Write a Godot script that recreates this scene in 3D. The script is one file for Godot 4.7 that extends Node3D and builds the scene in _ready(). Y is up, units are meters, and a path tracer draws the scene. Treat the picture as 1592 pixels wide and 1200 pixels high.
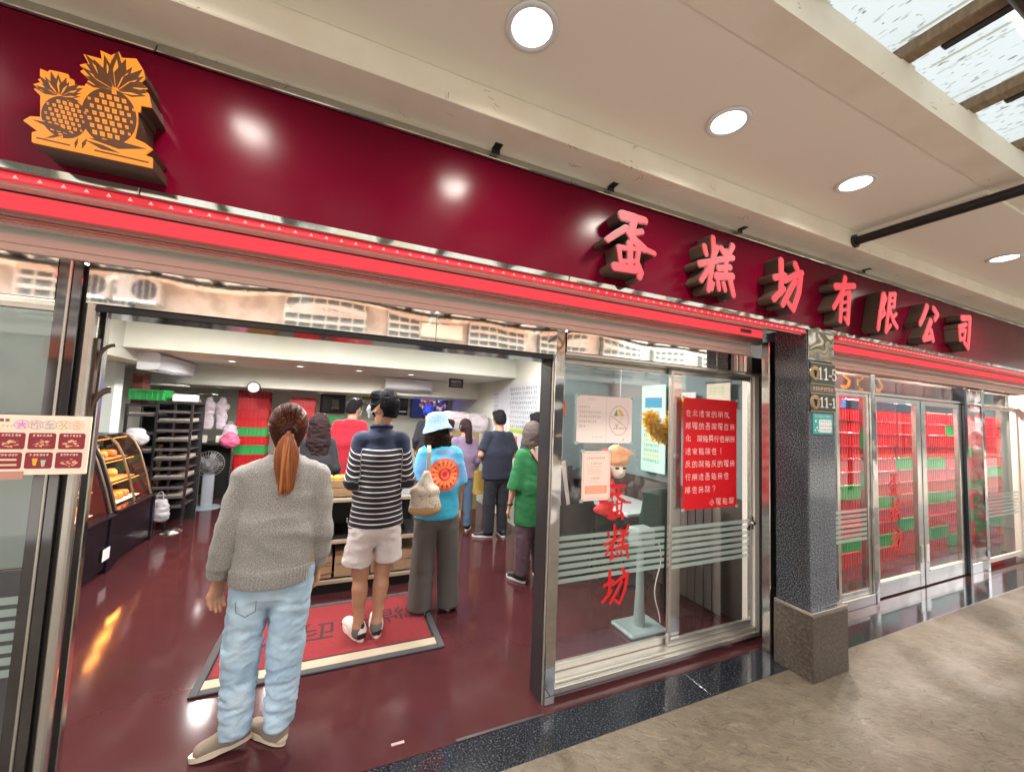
extends Node3D
# A pastry shop front under an arcade. Metres, y up, the shop front runs along x, the shop lies towards -z.

class MB:
	var v := PackedVector3Array()
	var n := PackedVector3Array()
	var uv := PackedVector2Array()
	var ix := PackedInt32Array()

	func poly(p: Array, nr: Vector3, t: Array = []) -> void:
		var i0 := v.size()
		var a: Vector3 = p[0]
		var b: Vector3 = p[1]
		var c: Vector3 = p[2]
		var ax := nr.abs()
		for k in p.size():
			var q: Vector3 = p[k]
			v.push_back(q)
			n.push_back(nr)
			if t.size():
				uv.push_back(t[k])
			elif ax.z >= ax.x and ax.z >= ax.y:
				uv.push_back(Vector2(q.x, -q.y))
			elif ax.y >= ax.x:
				uv.push_back(Vector2(q.x, q.z))
			else:
				uv.push_back(Vector2(q.z, -q.y))
		var ccw := (b - a).cross(c - a).dot(nr) > 0.0
		for k in range(1, p.size() - 1):
			if ccw:
				ix.append_array(PackedInt32Array([i0, i0 + k + 1, i0 + k]))
			else:
				ix.append_array(PackedInt32Array([i0, i0 + k, i0 + k + 1]))

	func quad(a: Vector3, b: Vector3, c: Vector3, d: Vector3, nr: Vector3, t: Array = []) -> void:
		poly([a, b, c, d], nr, t)

	func box(c: Vector3, s: Vector3, bev := 0.0) -> void:
		obox(Transform3D(Basis(), c), s, bev)

	func span(x0: float, x1: float, y0: float, y1: float, z0: float, z1: float, bev := 0.0) -> void:
		box(Vector3(x0 + x1, y0 + y1, z0 + z1) * 0.5, Vector3(x1 - x0, y1 - y0, z1 - z0).abs(), bev)

	func obox(xf: Transform3D, s: Vector3, bev := 0.0) -> void:
		var h := s * 0.5
		var b: float = minf(bev, minf(h.x, minf(h.y, h.z)) * 0.9)
		for k in 3:
			var k1 := (k + 1) % 3
			var k2 := (k + 2) % 3
			for sg in [-1.0, 1.0]:
				var pts := []
				var nr := Vector3()
				nr[k] = sg
				for cc in [[-1, -1], [1, -1], [1, 1], [-1, 1]]:
					var p := Vector3()
					p[k] = sg * h[k]
					p[k1] = cc[0] * (h[k1] - b)
					p[k2] = cc[1] * (h[k2] - b)
					pts.append(xf * p)
				poly(pts, (xf.basis * nr).normalized())
				if b > 0.0:
					for s1 in [-1.0, 1.0]:
						var q := []
						for e in [-1.0, 1.0]:
							var p := Vector3()
							p[k] = sg * h[k]
							p[k1] = s1 * (h[k1] - b)
							p[k2] = e * (h[k2] - b)
							q.append(p)
						for e in [1.0, -1.0]:
							var p := Vector3()
							p[k] = sg * (h[k] - b)
							p[k1] = s1 * h[k1]
							p[k2] = e * (h[k2] - b)
							q.append(p)
						var en := Vector3()
						en[k] = sg
						en[k1] = s1
						poly([xf * q[0], xf * q[1], xf * q[2], xf * q[3]], (xf.basis * en).normalized())
		if b > 0.0:
			for sx in [-1.0, 1.0]:
				for sy in [-1.0, 1.0]:
					for sz in [-1.0, 1.0]:
						var sv := Vector3(sx, sy, sz)
						var i := h - Vector3(b, b, b)
						poly([xf * (sv * Vector3(h.x, i.y, i.z)), xf * (sv * Vector3(i.x, h.y, i.z)), xf * (sv * Vector3(i.x, i.y, h.z))], (xf.basis * sv).normalized())

	func beam(a: Vector3, b: Vector3, w: float, h: float, up := Vector3.UP, bev := 0.0) -> void:
		var d := (b - a).normalized()
		var x := up.cross(d).normalized() if absf(up.dot(d)) < 0.99 else Vector3.RIGHT.cross(d).normalized()
		obox(Transform3D(Basis(x, d.cross(x), d), (a + b) * 0.5), Vector3(w, h, a.distance_to(b)), bev)

	func tube(path: Array, r, seg := 8, cap := true) -> void:
		var m := path.size()
		var up := Vector3.UP
		var i0 := v.size()
		var first := (path[1] - path[0] as Vector3).normalized()
		if absf(first.dot(up)) > 0.9:
			up = Vector3.RIGHT
		var acc := 0.0
		for k in m:
			var d: Vector3 = (path[mini(k + 1, m - 1)] - path[maxi(k - 1, 0)])
			d = d.normalized()
			var x := up.cross(d).normalized()
			up = d.cross(x).normalized()
			var rr: float = r[k] if r is Array else r
			if k:
				acc += (path[k] as Vector3).distance_to(path[k - 1])
			for j in seg + 1:
				var a := TAU * j / seg
				var o := x * cos(a) + up * sin(a)
				v.push_back(path[k] + o * rr)
				n.push_back(o)
				uv.push_back(Vector2(float(j) / seg, acc))
		for k in m - 1:
			for j in seg:
				var a := i0 + k * (seg + 1) + j
				var b := a + seg + 1
				ix.append_array(PackedInt32Array([a, b, a + 1, a + 1, b, b + 1]))
		if cap:
			for e in [0, m - 1]:
				var pts := []
				for j in seg:
					pts.append(v[i0 + e * (seg + 1) + j])
				poly(pts, (path[0] - path[1]).normalized() if e == 0 else (path[m - 1] - path[m - 2]).normalized())

	func lathe(prof: Array, xf: Transform3D, seg := 24) -> void:
		var i0 := v.size()
		var m := prof.size()
		for k in m:
			var p: Vector2 = prof[k]
			var d: Vector2 = prof[mini(k + 1, m - 1)] - prof[maxi(k - 1, 0)]
			var nn := Vector2(d.y, -d.x).normalized()
			for j in seg + 1:
				var a := TAU * j / seg
				v.push_back(xf * Vector3(p.x * cos(a), p.y, p.x * sin(a)))
				n.push_back((xf.basis * Vector3(nn.x * cos(a), nn.y, nn.x * sin(a))).normalized())
				uv.push_back(Vector2(float(j) / seg, float(k) / (m - 1)))
		for k in m - 1:
			for j in seg:
				var a := i0 + k * (seg + 1) + j
				var b := a + seg + 1
				ix.append_array(PackedInt32Array([a, a + 1, b, a + 1, b + 1, b]))

	func ball(c: Vector3, r: Vector3, seg := 12) -> void:
		var prof := []
		var h := maxi(4, seg / 2)
		for k in h + 1:
			var a := -PI / 2 + PI * k / h
			prof.append(Vector2(maxf(cos(a), 0.001), sin(a)))
		lathe(prof, Transform3D(Basis.from_scale(r), c), seg)

	func prism(p2: PackedVector2Array, xf: Transform3D, depth: float, uvs = null) -> void:
		var t := Geometry2D.triangulate_polygon(p2)
		var nf := (xf.basis * Vector3.BACK).normalized()
		for k in range(0, t.size(), 3):
			var q := [p2[t[k]], p2[t[k + 1]], p2[t[k + 2]]]
			var u := []
			if uvs != null:
				u = [uvs.call(q[0]), uvs.call(q[1]), uvs.call(q[2])]
			poly([xf * Vector3(q[0].x, q[0].y, 0), xf * Vector3(q[1].x, q[1].y, 0), xf * Vector3(q[2].x, q[2].y, 0)], nf, u)
			if depth > 0.0:
				poly([xf * Vector3(q[0].x, q[0].y, -depth), xf * Vector3(q[1].x, q[1].y, -depth), xf * Vector3(q[2].x, q[2].y, -depth)], -nf, u)
		if depth > 0.0:
			var cw := Geometry2D.is_polygon_clockwise(p2)
			for k in p2.size():
				var a := p2[k]
				var b := p2[(k + 1) % p2.size()]
				var d := (b - a).normalized()
				var o := Vector3(d.y, -d.x, 0) * (-1.0 if cw else 1.0)
				poly([xf * Vector3(a.x, a.y, 0), xf * Vector3(b.x, b.y, 0), xf * Vector3(b.x, b.y, -depth), xf * Vector3(a.x, a.y, -depth)], (xf.basis * o).normalized())

	func net(d: Array, xf := Transform3D()) -> void:
		var i0 := v.size()
		var vs: PackedVector3Array = d[0]
		var ns: PackedVector3Array = d[1]
		for k in vs.size():
			v.push_back(xf * vs[k])
			n.push_back((xf.basis * ns[k]).normalized())
		uv.append_array(d[3])
		for q in d[2]:
			ix.push_back(i0 + q)

	func mesh() -> ArrayMesh:
		var a := []
		a.resize(Mesh.ARRAY_MAX)
		a[Mesh.ARRAY_VERTEX] = v
		a[Mesh.ARRAY_NORMAL] = n
		a[Mesh.ARRAY_TEX_UV] = uv
		a[Mesh.ARRAY_INDEX] = ix
		var m := ArrayMesh.new()
		m.add_surface_from_arrays(Mesh.PRIMITIVE_TRIANGLES, a)
		return m


const EXPOSURE := 3.5

var fold_low := false   # folds gather towards the ankles
var names := {}
var mt := {}
var rng := RandomNumberGenerator.new()


func numbered(s: String) -> String:
	var k: int = names.get(s, -1) + 1
	names[s] = k
	return s if k == 0 else "%s_%03d" % [s, k]


func thing(called: String, label: String, cat: String, at := Vector3.ZERO, group := "", turn := 0.0) -> Node3D:
	var o := Node3D.new()
	o.name = numbered(called)
	o.position = at
	o.rotation.y = turn
	add_child(o)
	o.set_meta("label", label)
	o.set_meta("category", cat)
	if group:
		o.set_meta("group", group)
	return o


func part(called: String, m, material: Material, parent: Node3D, label := "") -> MeshInstance3D:
	var o := MeshInstance3D.new()
	o.name = called
	o.mesh = m.mesh() if m is MB else m
	o.material_override = material
	parent.add_child(o, true)
	if label:
		o.set_meta("label", label)
	return o


func single(called: String, m, material: Material, label: String, cat: String, group := "") -> MeshInstance3D:
	var o := part(numbered(called), m, material, self)
	o.set_meta("label", label)
	o.set_meta("category", cat)
	if group:
		o.set_meta("group", group)
	return o


func struct(called: String, m, material: Material, label := "", cat := "") -> MeshInstance3D:
	var o := part(numbered(called), m, material, self)
	o.set_meta("kind", "structure")
	if label:
		o.set_meta("label", label)
		o.set_meta("category", cat)
	return o


func bx(x0: float, x1: float, y0: float, y1: float, z0: float, z1: float, bev := 0.0) -> MB:
	var m := MB.new()
	m.span(x0, x1, y0, y1, z0, z1, bev)
	return m


func lin(r: float, g: float, b: float) -> Color:
	return Color(r, g, b).linear_to_srgb()


func mat(c: Color, rough := 0.6, metal := 0.0) -> StandardMaterial3D:
	var m := StandardMaterial3D.new()
	m.albedo_color = c
	m.roughness = rough
	m.metallic = metal
	return m


func glow(c: Color, e: float) -> StandardMaterial3D:
	var m := mat(Color(c.r * 0.45, c.g * 0.45, c.b * 0.45), 0.55)
	m.emission_enabled = true
	m.emission = c
	m.emission_energy_multiplier = e / EXPOSURE
	return m


func pane(alpha: float, tint := Color(0.9, 1.0, 0.97)) -> StandardMaterial3D:
	var m := mat(Color(tint.r, tint.g, tint.b, alpha), 0.02)
	m.transparency = BaseMaterial3D.TRANSPARENCY_ALPHA
	return m


func ntex(sd: int, freq: float, cols: Array, offs: Array = [], size := 256, octaves := 4, cell := false, stretch := 1.0) -> NoiseTexture2D:
	var f := FastNoiseLite.new()
	f.seed = sd
	f.frequency = freq
	f.fractal_octaves = octaves
	if cell:
		f.noise_type = FastNoiseLite.TYPE_CELLULAR
		f.cellular_return_type = FastNoiseLite.RETURN_CELL_VALUE
		f.fractal_type = FastNoiseLite.FRACTAL_NONE
	else:
		f.noise_type = FastNoiseLite.TYPE_SIMPLEX_SMOOTH
	var t := NoiseTexture2D.new()
	t.width = int(size * stretch)
	t.height = size
	t.seamless = true
	t.noise = f
	var g := Gradient.new()
	var o := PackedFloat32Array()
	var cc := PackedColorArray()
	for k in cols.size():
		o.push_back(offs[k] if offs.size() else float(k) / (cols.size() - 1))
		cc.push_back(cols[k])
	g.offsets = o
	g.colors = cc
	t.color_ramp = g
	return t


func tri(m: StandardMaterial3D, sc: Vector3, t: Texture2D, bump: Texture2D = null, h := 0.3, world := false) -> StandardMaterial3D:
	m.albedo_texture = t
	m.uv1_triplanar = true
	m.uv1_world_triplanar = world
	m.uv1_scale = sc
	if bump:
		m.heightmap_enabled = true
		m.heightmap_texture = bump
		m.heightmap_scale = h
	return m


# ---- drawing flat print -------------------------------------------------
class Cv:
	var im: Image
	var w: int
	var h: int

	func _init(W: int, H: int, c: Color) -> void:
		w = W
		h = H
		im = Image.create(W, H, false, Image.FORMAT_RGBA8)
		im.fill(c)

	func rect(x: float, y: float, rw: float, rh: float, c: Color) -> void:
		im.fill_rect(Rect2i(int(x), int(y), maxi(1, int(rw)), maxi(1, int(rh))), c)

	func line(x0: float, y0: float, x1: float, y1: float, t: float, c: Color) -> void:
		var l := maxf(absf(x1 - x0), absf(y1 - y0))
		var st := maxi(1, int(l / maxf(t * 0.35, 1.0)))
		for k in st + 1:
			var a := float(k) / st
			if t <= 4.0:
				rect(lerpf(x0, x1, a) - t / 2, lerpf(y0, y1, a) - t / 2, t, t, c)
			else:
				disc(lerpf(x0, x1, a), lerpf(y0, y1, a), t / 2, t / 2, c)

	func disc(x: float, y: float, rx: float, ry: float, c: Color) -> void:
		for yy in range(int(y - ry), int(y + ry) + 1):
			var d := (yy - y) / maxf(ry, 0.5)
			if absf(d) <= 1.0:
				var hw := rx * sqrt(1.0 - d * d)
				rect(x - hw, yy, hw * 2.0, 1, c)

	func poly(p: Array, c: Color) -> void:
		var lo := 1e9
		var hi := -1e9
		for q in p:
			lo = minf(lo, q[1])
			hi = maxf(hi, q[1])
		for yy in range(int(lo), int(hi) + 1):
			var xs := []
			for k in p.size():
				var a = p[k]
				var b = p[(k + 1) % p.size()]
				if (a[1] <= yy) != (b[1] <= yy):
					xs.append(a[0] + (yy - a[1]) * (b[0] - a[0]) / float(b[1] - a[1]))
			xs.sort()
			for k in range(0, xs.size() - 1, 2):
				rect(xs[k], yy, xs[k + 1] - xs[k], 1, c)

	func rrect(x: float, y: float, rw: float, rh: float, r: float, c: Color) -> void:
		rect(x + r, y, rw - 2 * r, rh, c)
		rect(x, y + r, rw, rh - 2 * r, c)
		for q in [[x + r, y + r], [x + rw - r, y + r], [x + r, y + rh - r], [x + rw - r, y + rh - r]]:
			disc(q[0], q[1], r, r, c)

	func glyph(s: String, x: float, y: float, sz: float, t: float, c: Color) -> void:
		for st in s.split(";"):
			var q := st.split_floats(" ")
			line(x + q[0] * sz / 9.0, y + q[1] * sz / 9.0, x + q[2] * sz / 9.0, y + q[3] * sz / 9.0, t, c)

	func text(x: float, y: float, sz: float, count: int, t: float, c: Color, r: RandomNumberGenerator, gap := 1.15) -> void:
		for k in count:
			var gx := x + k * sz * gap
			for j in 3:
				var yy := y + sz * (0.1 + 0.38 * j) + r.randf_range(-0.05, 0.05) * sz
				rect(gx + sz * r.randf_range(0.0, 0.3), yy, sz * r.randf_range(0.4, 0.85), t, c)
			for j in 2:
				rect(gx + sz * r.randf_range(0.05, 0.85), y + sz * r.randf_range(0.0, 0.3), t, sz * r.randf_range(0.4, 0.8), c)

	func tex() -> ImageTexture:
		return ImageTexture.create_from_image(im)


func print_mat(cv: Cv, rough := 0.55) -> StandardMaterial3D:
	var m := mat(Color.WHITE, rough)
	m.albedo_texture = cv.tex()
	m.texture_repeat = false
	return m


# a flat sheet (poster) with its own thickness; print on the +z side
func sheet(m: MB, x0: float, x1: float, y0: float, y1: float, z: float, th := 0.003) -> void:
	m.poly([Vector3(x0, y1, z), Vector3(x1, y1, z), Vector3(x1, y0, z), Vector3(x0, y0, z)], Vector3.BACK, [Vector2(0, 0), Vector2(1, 0), Vector2(1, 1), Vector2(0, 1)])
	var u := [Vector2(0.01, 0.01), Vector2(0.01, 0.02), Vector2(0.02, 0.02), Vector2(0.02, 0.01)]
	m.poly([Vector3(x0, y1, z - th), Vector3(x1, y1, z - th), Vector3(x1, y0, z - th), Vector3(x0, y0, z - th)], Vector3.FORWARD, u)
	m.poly([Vector3(x0, y1, z), Vector3(x1, y1, z), Vector3(x1, y1, z - th), Vector3(x0, y1, z - th)], Vector3.UP, u)
	m.poly([Vector3(x0, y0, z), Vector3(x1, y0, z), Vector3(x1, y0, z - th), Vector3(x0, y0, z - th)], Vector3.DOWN, u)
	m.poly([Vector3(x0, y0, z), Vector3(x0, y1, z), Vector3(x0, y1, z - th), Vector3(x0, y0, z - th)], Vector3.LEFT, u)
	m.poly([Vector3(x1, y0, z), Vector3(x1, y1, z), Vector3(x1, y1, z - th), Vector3(x1, y0, z - th)], Vector3.RIGHT, u)


# ---- brush lettering: strokes are tapered round bars, filled as one outline ----------
# strokes: flat list x1 y1 x2 y2 r (millimetres)
func glyph_mesh(st: PackedFloat32Array, grow: float, depth: float, res := 4.0, sc := 0.001, curved := true) -> MB:
	var lo := Vector2(1e9, 1e9)
	var hi := Vector2(-1e9, -1e9)
	for k in range(0, st.size(), 5):
		for e in [0, 2]:
			var q := Vector2(st[k + e], st[k + e + 1])
			var r := Vector2.ONE * (st[k + 4] + grow + res * 2)
			lo = lo.min(q - r)
			hi = hi.max(q + r)
	var nx := int((hi.x - lo.x) / res) + 2
	var ny := int((hi.y - lo.y) / res) + 2
	var f := PackedFloat32Array()
	f.resize(nx * ny)
	f.fill(99.0)
	for k in range(0, st.size(), 5):
		var a := Vector2(st[k], st[k + 1])
		var b := Vector2(st[k + 2], st[k + 3])
		var r := st[k + 4]
		var ab := b - a
		var l2 := maxf(ab.length_squared(), 0.01)
		var R := r + grow + res * 2
		var i0 := maxi(0, int((minf(a.x, b.x) - R - lo.x) / res))
		var i1 := mini(nx - 1, int((maxf(a.x, b.x) + R - lo.x) / res) + 1)
		var j0 := maxi(0, int((minf(a.y, b.y) - R - lo.y) / res))
		var j1 := mini(ny - 1, int((maxf(a.y, b.y) + R - lo.y) / res) + 1)
		for j in range(j0, j1 + 1):
			for i in range(i0, i1 + 1):
				var p := lo + Vector2(i, j) * res
				var t := clampf((p - a).dot(ab) / l2, 0.0, 1.0)
				var d := p.distance_to(a + ab * t) - r * (1.0 - 0.12 * t) - grow
				var q := j * nx + i
				if d < f[q]:
					f[q] = d
	return fill_field(f, nx, ny, lo, res, depth, sc)


func fill_field(f: PackedFloat32Array, nx: int, ny: int, lo: Vector2, res: float, depth: float, sc: float) -> MB:
	var m := MB.new()
	var cx := [0, 1, 1, 0]
	var cy := [0, 0, 1, 1]
	for j in ny - 1:
		for i in nx - 1:
			var c := [f[j * nx + i], f[j * nx + i + 1], f[(j + 1) * nx + i + 1], f[(j + 1) * nx + i]]
			if c[0] > 0 and c[1] > 0 and c[2] > 0 and c[3] > 0:
				continue
			var pts: Array = []
			var cross: Array = []
			for k in 4:
				var k2 := (k + 1) % 4
				var p := lo + Vector2(i + cx[k], j + cy[k]) * res
				var q := lo + Vector2(i + cx[k2], j + cy[k2]) * res
				if c[k] <= 0:
					pts.append(p)
					cross.append(0)
				if (c[k] <= 0) != (c[k2] <= 0):
					var t: float = c[k] / (c[k] - c[k2])
					pts.append(p.lerp(q, t))
					cross.append(1 if c[k] <= 0 else 2)
			if pts.size() < 3:
				continue
			var p3 := []
			for q in pts:
				p3.append(Vector3(q.x, q.y, 0) * sc)
			m.poly(p3, Vector3.BACK)
			if depth > 0.0:
				for k in pts.size():
					var k2 := (k + 1) % pts.size()
					if cross[k] == 1 and cross[k2] == 2:
						var d: Vector2 = (pts[k2] - pts[k]).normalized()
						var a: Vector3 = p3[k]
						var b: Vector3 = p3[k2]
						var off := Vector3(0, 0, -depth)
						m.poly([a, b, b + off, a + off], Vector3(d.y, -d.x, 0))
	return m


func shifted(m: MB, o: Vector3) -> MB:
	for k in m.v.size():
		m.v[k] += o
	return m


# ---- soft bodies: tapered bars joined in a distance field, meshed as surface nets -------
# bar: [a, b, radius across a, depth radius a, across b, depth b, flags (1 flat at a, 2 flat at b, 4 carve away), side axis]
func bar(a: Vector3, b: Vector3, ra: float, rb: float, fl := 0) -> Array:
	return [a, b, ra, ra, rb, rb, fl, Vector3.RIGHT]


func slab(a: Vector3, b: Vector3, ra: float, za: float, rb: float, zb: float, fl := 0, side := Vector3.RIGHT) -> Array:
	return [a, b, ra, za, rb, zb, fl, side]


func soft(pr: Array, cell: float, k: float, fold := 0.0, ff := 9.0, sd := 1, uvf = null) -> Array:
	var lo := Vector3(1e9, 1e9, 1e9)
	var hi := -lo
	for p in pr:
		if p[6] & 4:
			continue
		var R: float = maxf(maxf(p[2], p[3]), maxf(p[4], p[5])) + cell * 3.0
		lo = lo.min((p[0] as Vector3).min(p[1]) - Vector3(R, R, R))
		hi = hi.max((p[0] as Vector3).max(p[1]) + Vector3(R, R, R))
	var nx := int((hi.x - lo.x) / cell) + 2
	var ny := int((hi.y - lo.y) / cell) + 2
	var nz := int((hi.z - lo.z) / cell) + 2
	var sy := nx
	var sz := nx * ny
	var f := PackedFloat32Array()
	f.resize(nx * ny * nz)
	f.fill(9.0)
	for p in pr:
		var a: Vector3 = p[0]
		var b: Vector3 = p[1]
		var ra: float = p[2]
		var za: float = p[3]
		var rb: float = p[4]
		var zb: float = p[5]
		var fl: int = p[6]
		var side: Vector3 = p[7]
		var ab := b - a
		var L := maxf(ab.length(), 0.0001)
		var l2 := L * L
		var R := maxf(maxf(ra, rb), maxf(za, zb)) + k + cell * 2.0
		var g0 := ((a.min(b) - Vector3(R, R, R)) - lo) / cell
		var g1 := ((a.max(b) + Vector3(R, R, R)) - lo) / cell
		for iz in range(maxi(0, int(g0.z)), mini(nz - 1, int(g1.z) + 1) + 1):
			for iy in range(maxi(0, int(g0.y)), mini(ny - 1, int(g1.y) + 1) + 1):
				var row := iz * sz + iy * sy
				for ixx in range(maxi(0, int(g0.x)), mini(nx - 1, int(g1.x) + 1) + 1):
					var o := lo + Vector3(ixx, iy, iz) * cell - a
					var t := o.dot(ab) / l2
					var tc := clampf(t, 0.0, 1.0)
					var over := -9.0
					if t < 0.0 and fl & 1:
						over = -t * L
						tc = t
					elif t > 1.0 and fl & 2:
						over = (t - 1.0) * L
						tc = t
					var q := o - ab * tc
					var te := clampf(tc, 0.0, 1.0)
					var rx := ra + (rb - ra) * te
					var rz := za + (zb - za) * te
					var ox := q.dot(side)
					var oz := q.length_squared() - ox * ox
					var d := (sqrt(ox * ox / (rx * rx) + oz / (rz * rz)) - 1.0) * minf(rx, rz)
					if over > d:
						d = over
					var i := row + ixx
					var e := f[i]
					if fl & 4:
						if -d > e:
							f[i] = -d
						continue
					if e > 8.0:
						f[i] = d
						continue
					var hh := k - absf(e - d)
					d = minf(e, d)
					if hh > 0.0 and not fl & 8:
						d -= hh * hh * 0.25 / k
					f[i] = d
	var vid := PackedInt32Array()
	vid.resize(f.size())
	vid.fill(-1)
	var vs := PackedVector3Array()
	var tris := PackedInt32Array()
	var offs := PackedInt32Array([0, 1, sy, sy + 1, sz, sz + 1, sz + sy, sz + sy + 1])
	var ep := PackedInt32Array([0, 1, 2, 3, 4, 5, 6, 7, 0, 2, 1, 3, 4, 6, 5, 7, 0, 4, 1, 5, 2, 6, 3, 7])
	var lim := cell * 3.0
	var act := PackedInt32Array()
	for iz in nz - 1:
		for iy in ny - 1:
			var i := iz * sz + iy * sy
			for ixx in nx - 1:
				if absf(f[i]) < lim:
					var neg := 0
					for o in offs:
						if f[i + o] < 0.0:
							neg += 1
					if neg > 0 and neg < 8:
						var s := Vector3()
						var cnt := 0
						for e in range(0, 24, 2):
							var u := ep[e]
							var w := ep[e + 1]
							var fu := f[i + offs[u]]
							var fw := f[i + offs[w]]
							if (fu < 0.0) != (fw < 0.0):
								var t := fu / (fu - fw)
								var pu := Vector3(u & 1, (u >> 1) & 1, u >> 2)
								var pw := Vector3(w & 1, (w >> 1) & 1, w >> 2)
								s += pu.lerp(pw, t)
								cnt += 1
						vid[i] = vs.size()
						vs.push_back(lo + (Vector3(ixx, iy, iz) + s / cnt) * cell)
						act.push_back(i)
				i += 1
	for i in act:
		var a := f[i] < 0.0
		for ax in 3:
			var st := 1 if ax == 0 else (sy if ax == 1 else sz)
			if a == (f[i + st] < 0.0):
				continue
			var u := sy if ax == 0 else (sz if ax == 1 else 1)
			var w := sz if ax == 0 else (1 if ax == 1 else sy)
			if i - u - w < 0:
				continue
			var v0 := vid[i]
			var v1 := vid[i - u]
			var v2 := vid[i - u - w]
			var v3 := vid[i - w]
			if v0 < 0 or v1 < 0 or v2 < 0 or v3 < 0:
				continue
			if a:
				tris.append_array(PackedInt32Array([v0, v2, v1, v0, v3, v2]))
			else:
				tris.append_array(PackedInt32Array([v0, v1, v2, v0, v2, v3]))
	var ns := smooth_normals(vs, tris)
	if fold > 0.0:
		var nz1 := FastNoiseLite.new()
		nz1.seed = sd
		nz1.frequency = ff
		nz1.fractal_octaves = 2
		for q in vs.size():
			var p := vs[q]
			var n1 := 1.0 - 2.6 * absf(nz1.get_noise_3d(p.x * 0.45 + p.y * 0.3, p.y, p.z * 0.5))
			var wt := clampf(1.25 - 1.35 * absf(p.y - 0.22), 0.35, 1.25) if fold_low else 1.0
			vs[q] = p + ns[q] * fold * wt * (0.7 * n1 + 0.24 * (1.0 - 2.6 * absf(nz1.get_noise_3d(p.x * 1.5 + p.y * 1.1 + 5.0, p.y * 2.3 - p.x * 0.8, p.z * 1.5))))
		ns = smooth_normals(vs, tris)
	var uvs := PackedVector2Array()
	for q in vs:
		uvs.push_back(uvf.call(q) if uvf != null else Vector2(q.x, -q.y))
	return [vs, ns, tris, uvs]


func smooth_normals(vs: PackedVector3Array, tris: PackedInt32Array) -> PackedVector3Array:
	var ns := PackedVector3Array()
	ns.resize(vs.size())
	for q in range(0, tris.size(), 3):
		var a := tris[q]
		var b := tris[q + 1]
		var c := tris[q + 2]
		var nr := (vs[c] - vs[a]).cross(vs[b] - vs[a])
		ns[a] += nr
		ns[b] += nr
		ns[c] += nr
	for q in ns.size():
		ns[q] = ns[q].normalized()
	return ns


func softpart(called: String, pr: Array, cell: float, k: float, material: Material, parent: Node3D, fold := 0.0, ff := 9.0, sd := 1, uvf = null, xf := Transform3D()) -> MeshInstance3D:
	var m := MB.new()
	m.net(soft(pr, cell, k, fold, ff, sd, uvf), xf)
	return part(called, m, material, parent)


func _ready() -> void:
	# camera
	var cam := Camera3D.new()
	cam.name = "camera"
	cam.position = Vector3(0, 1.6, 0)
	cam.rotation_order = EULER_ORDER_YXZ
	cam.rotation_degrees = Vector3(3.94, -23.515, 2.355)
	cam.fov = 89.25
	cam.near = 0.05
	cam.far = 400.0
	add_child(cam)
	cam.current = true
	# sky
	var sm := ProceduralSkyMaterial.new()
	sm.sky_top_color = lin(0.74, 0.80, 0.87)
	sm.sky_horizon_color = lin(0.95, 0.95, 0.93)
	sm.sky_curve = 0.2
	sm.ground_bottom_color = lin(0.25, 0.23, 0.21)
	sm.ground_horizon_color = lin(0.5, 0.48, 0.45)
	sm.sky_energy_multiplier = 1.4
	var env := Environment.new()
	env.background_mode = Environment.BG_SKY
	env.sky = Sky.new()
	env.sky.sky_material = sm
	env.tonemap_mode = Environment.TONE_MAPPER_LINEAR
	env.tonemap_exposure = EXPOSURE
	env.sdfgi_enabled = true
	env.ssao_enabled = true
	env.ssil_enabled = true
	var we := WorldEnvironment.new()
	we.name = "world_environment"
	we.environment = env
	add_child(we)
	# sun, over the street behind the viewer's right shoulder
	var sun := DirectionalLight3D.new()
	sun.name = "sun"
	sun.light_energy = 1.5
	sun.light_color = Color(1.0, 0.96, 0.89)
	sun.light_angular_distance = 0.5
	sun.shadow_enabled = true
	sun.look_at_from_position(Vector3(4.5, 8.0, -2.4), Vector3.ZERO)
	add_child(sun)
	rng.seed = 11
	materials()
	setting()
	skylight()
	sign_band()
	shutters()
	pillar()
	main_door()
	side_window()
	right_bay()
	arcade_lamps()
	shop_room()
	display_case()
	shop_things()
	people()
	street()


func lamp(called: String, at: Vector3, e: float, c: Color, ang := 80.0, size := 0.05, soft_edge := 0.15) -> void:
	var l := SpotLight3D.new()
	l.name = called
	l.position = at
	l.rotation_degrees = Vector3(-90, 0, 0)
	l.light_energy = e
	l.light_color = c
	l.spot_angle = ang
	l.spot_angle_attenuation = soft_edge
	l.spot_range = 12.0
	l.spot_attenuation = 2.0
	l.light_size = size
	l.shadow_enabled = true
	add_child(l, true)


func area(called: String, at: Vector3, rot: Vector3, size: Vector2, e: float, c: Color) -> void:
	var l := AreaLight3D.new()
	l.name = called
	l.position = at
	l.rotation_degrees = rot
	l.area_size = size
	l.light_energy = e
	l.light_color = c
	l.area_range = 12.0
	l.area_attenuation = 2.0
	l.shadow_enabled = true
	add_child(l, true)


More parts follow.
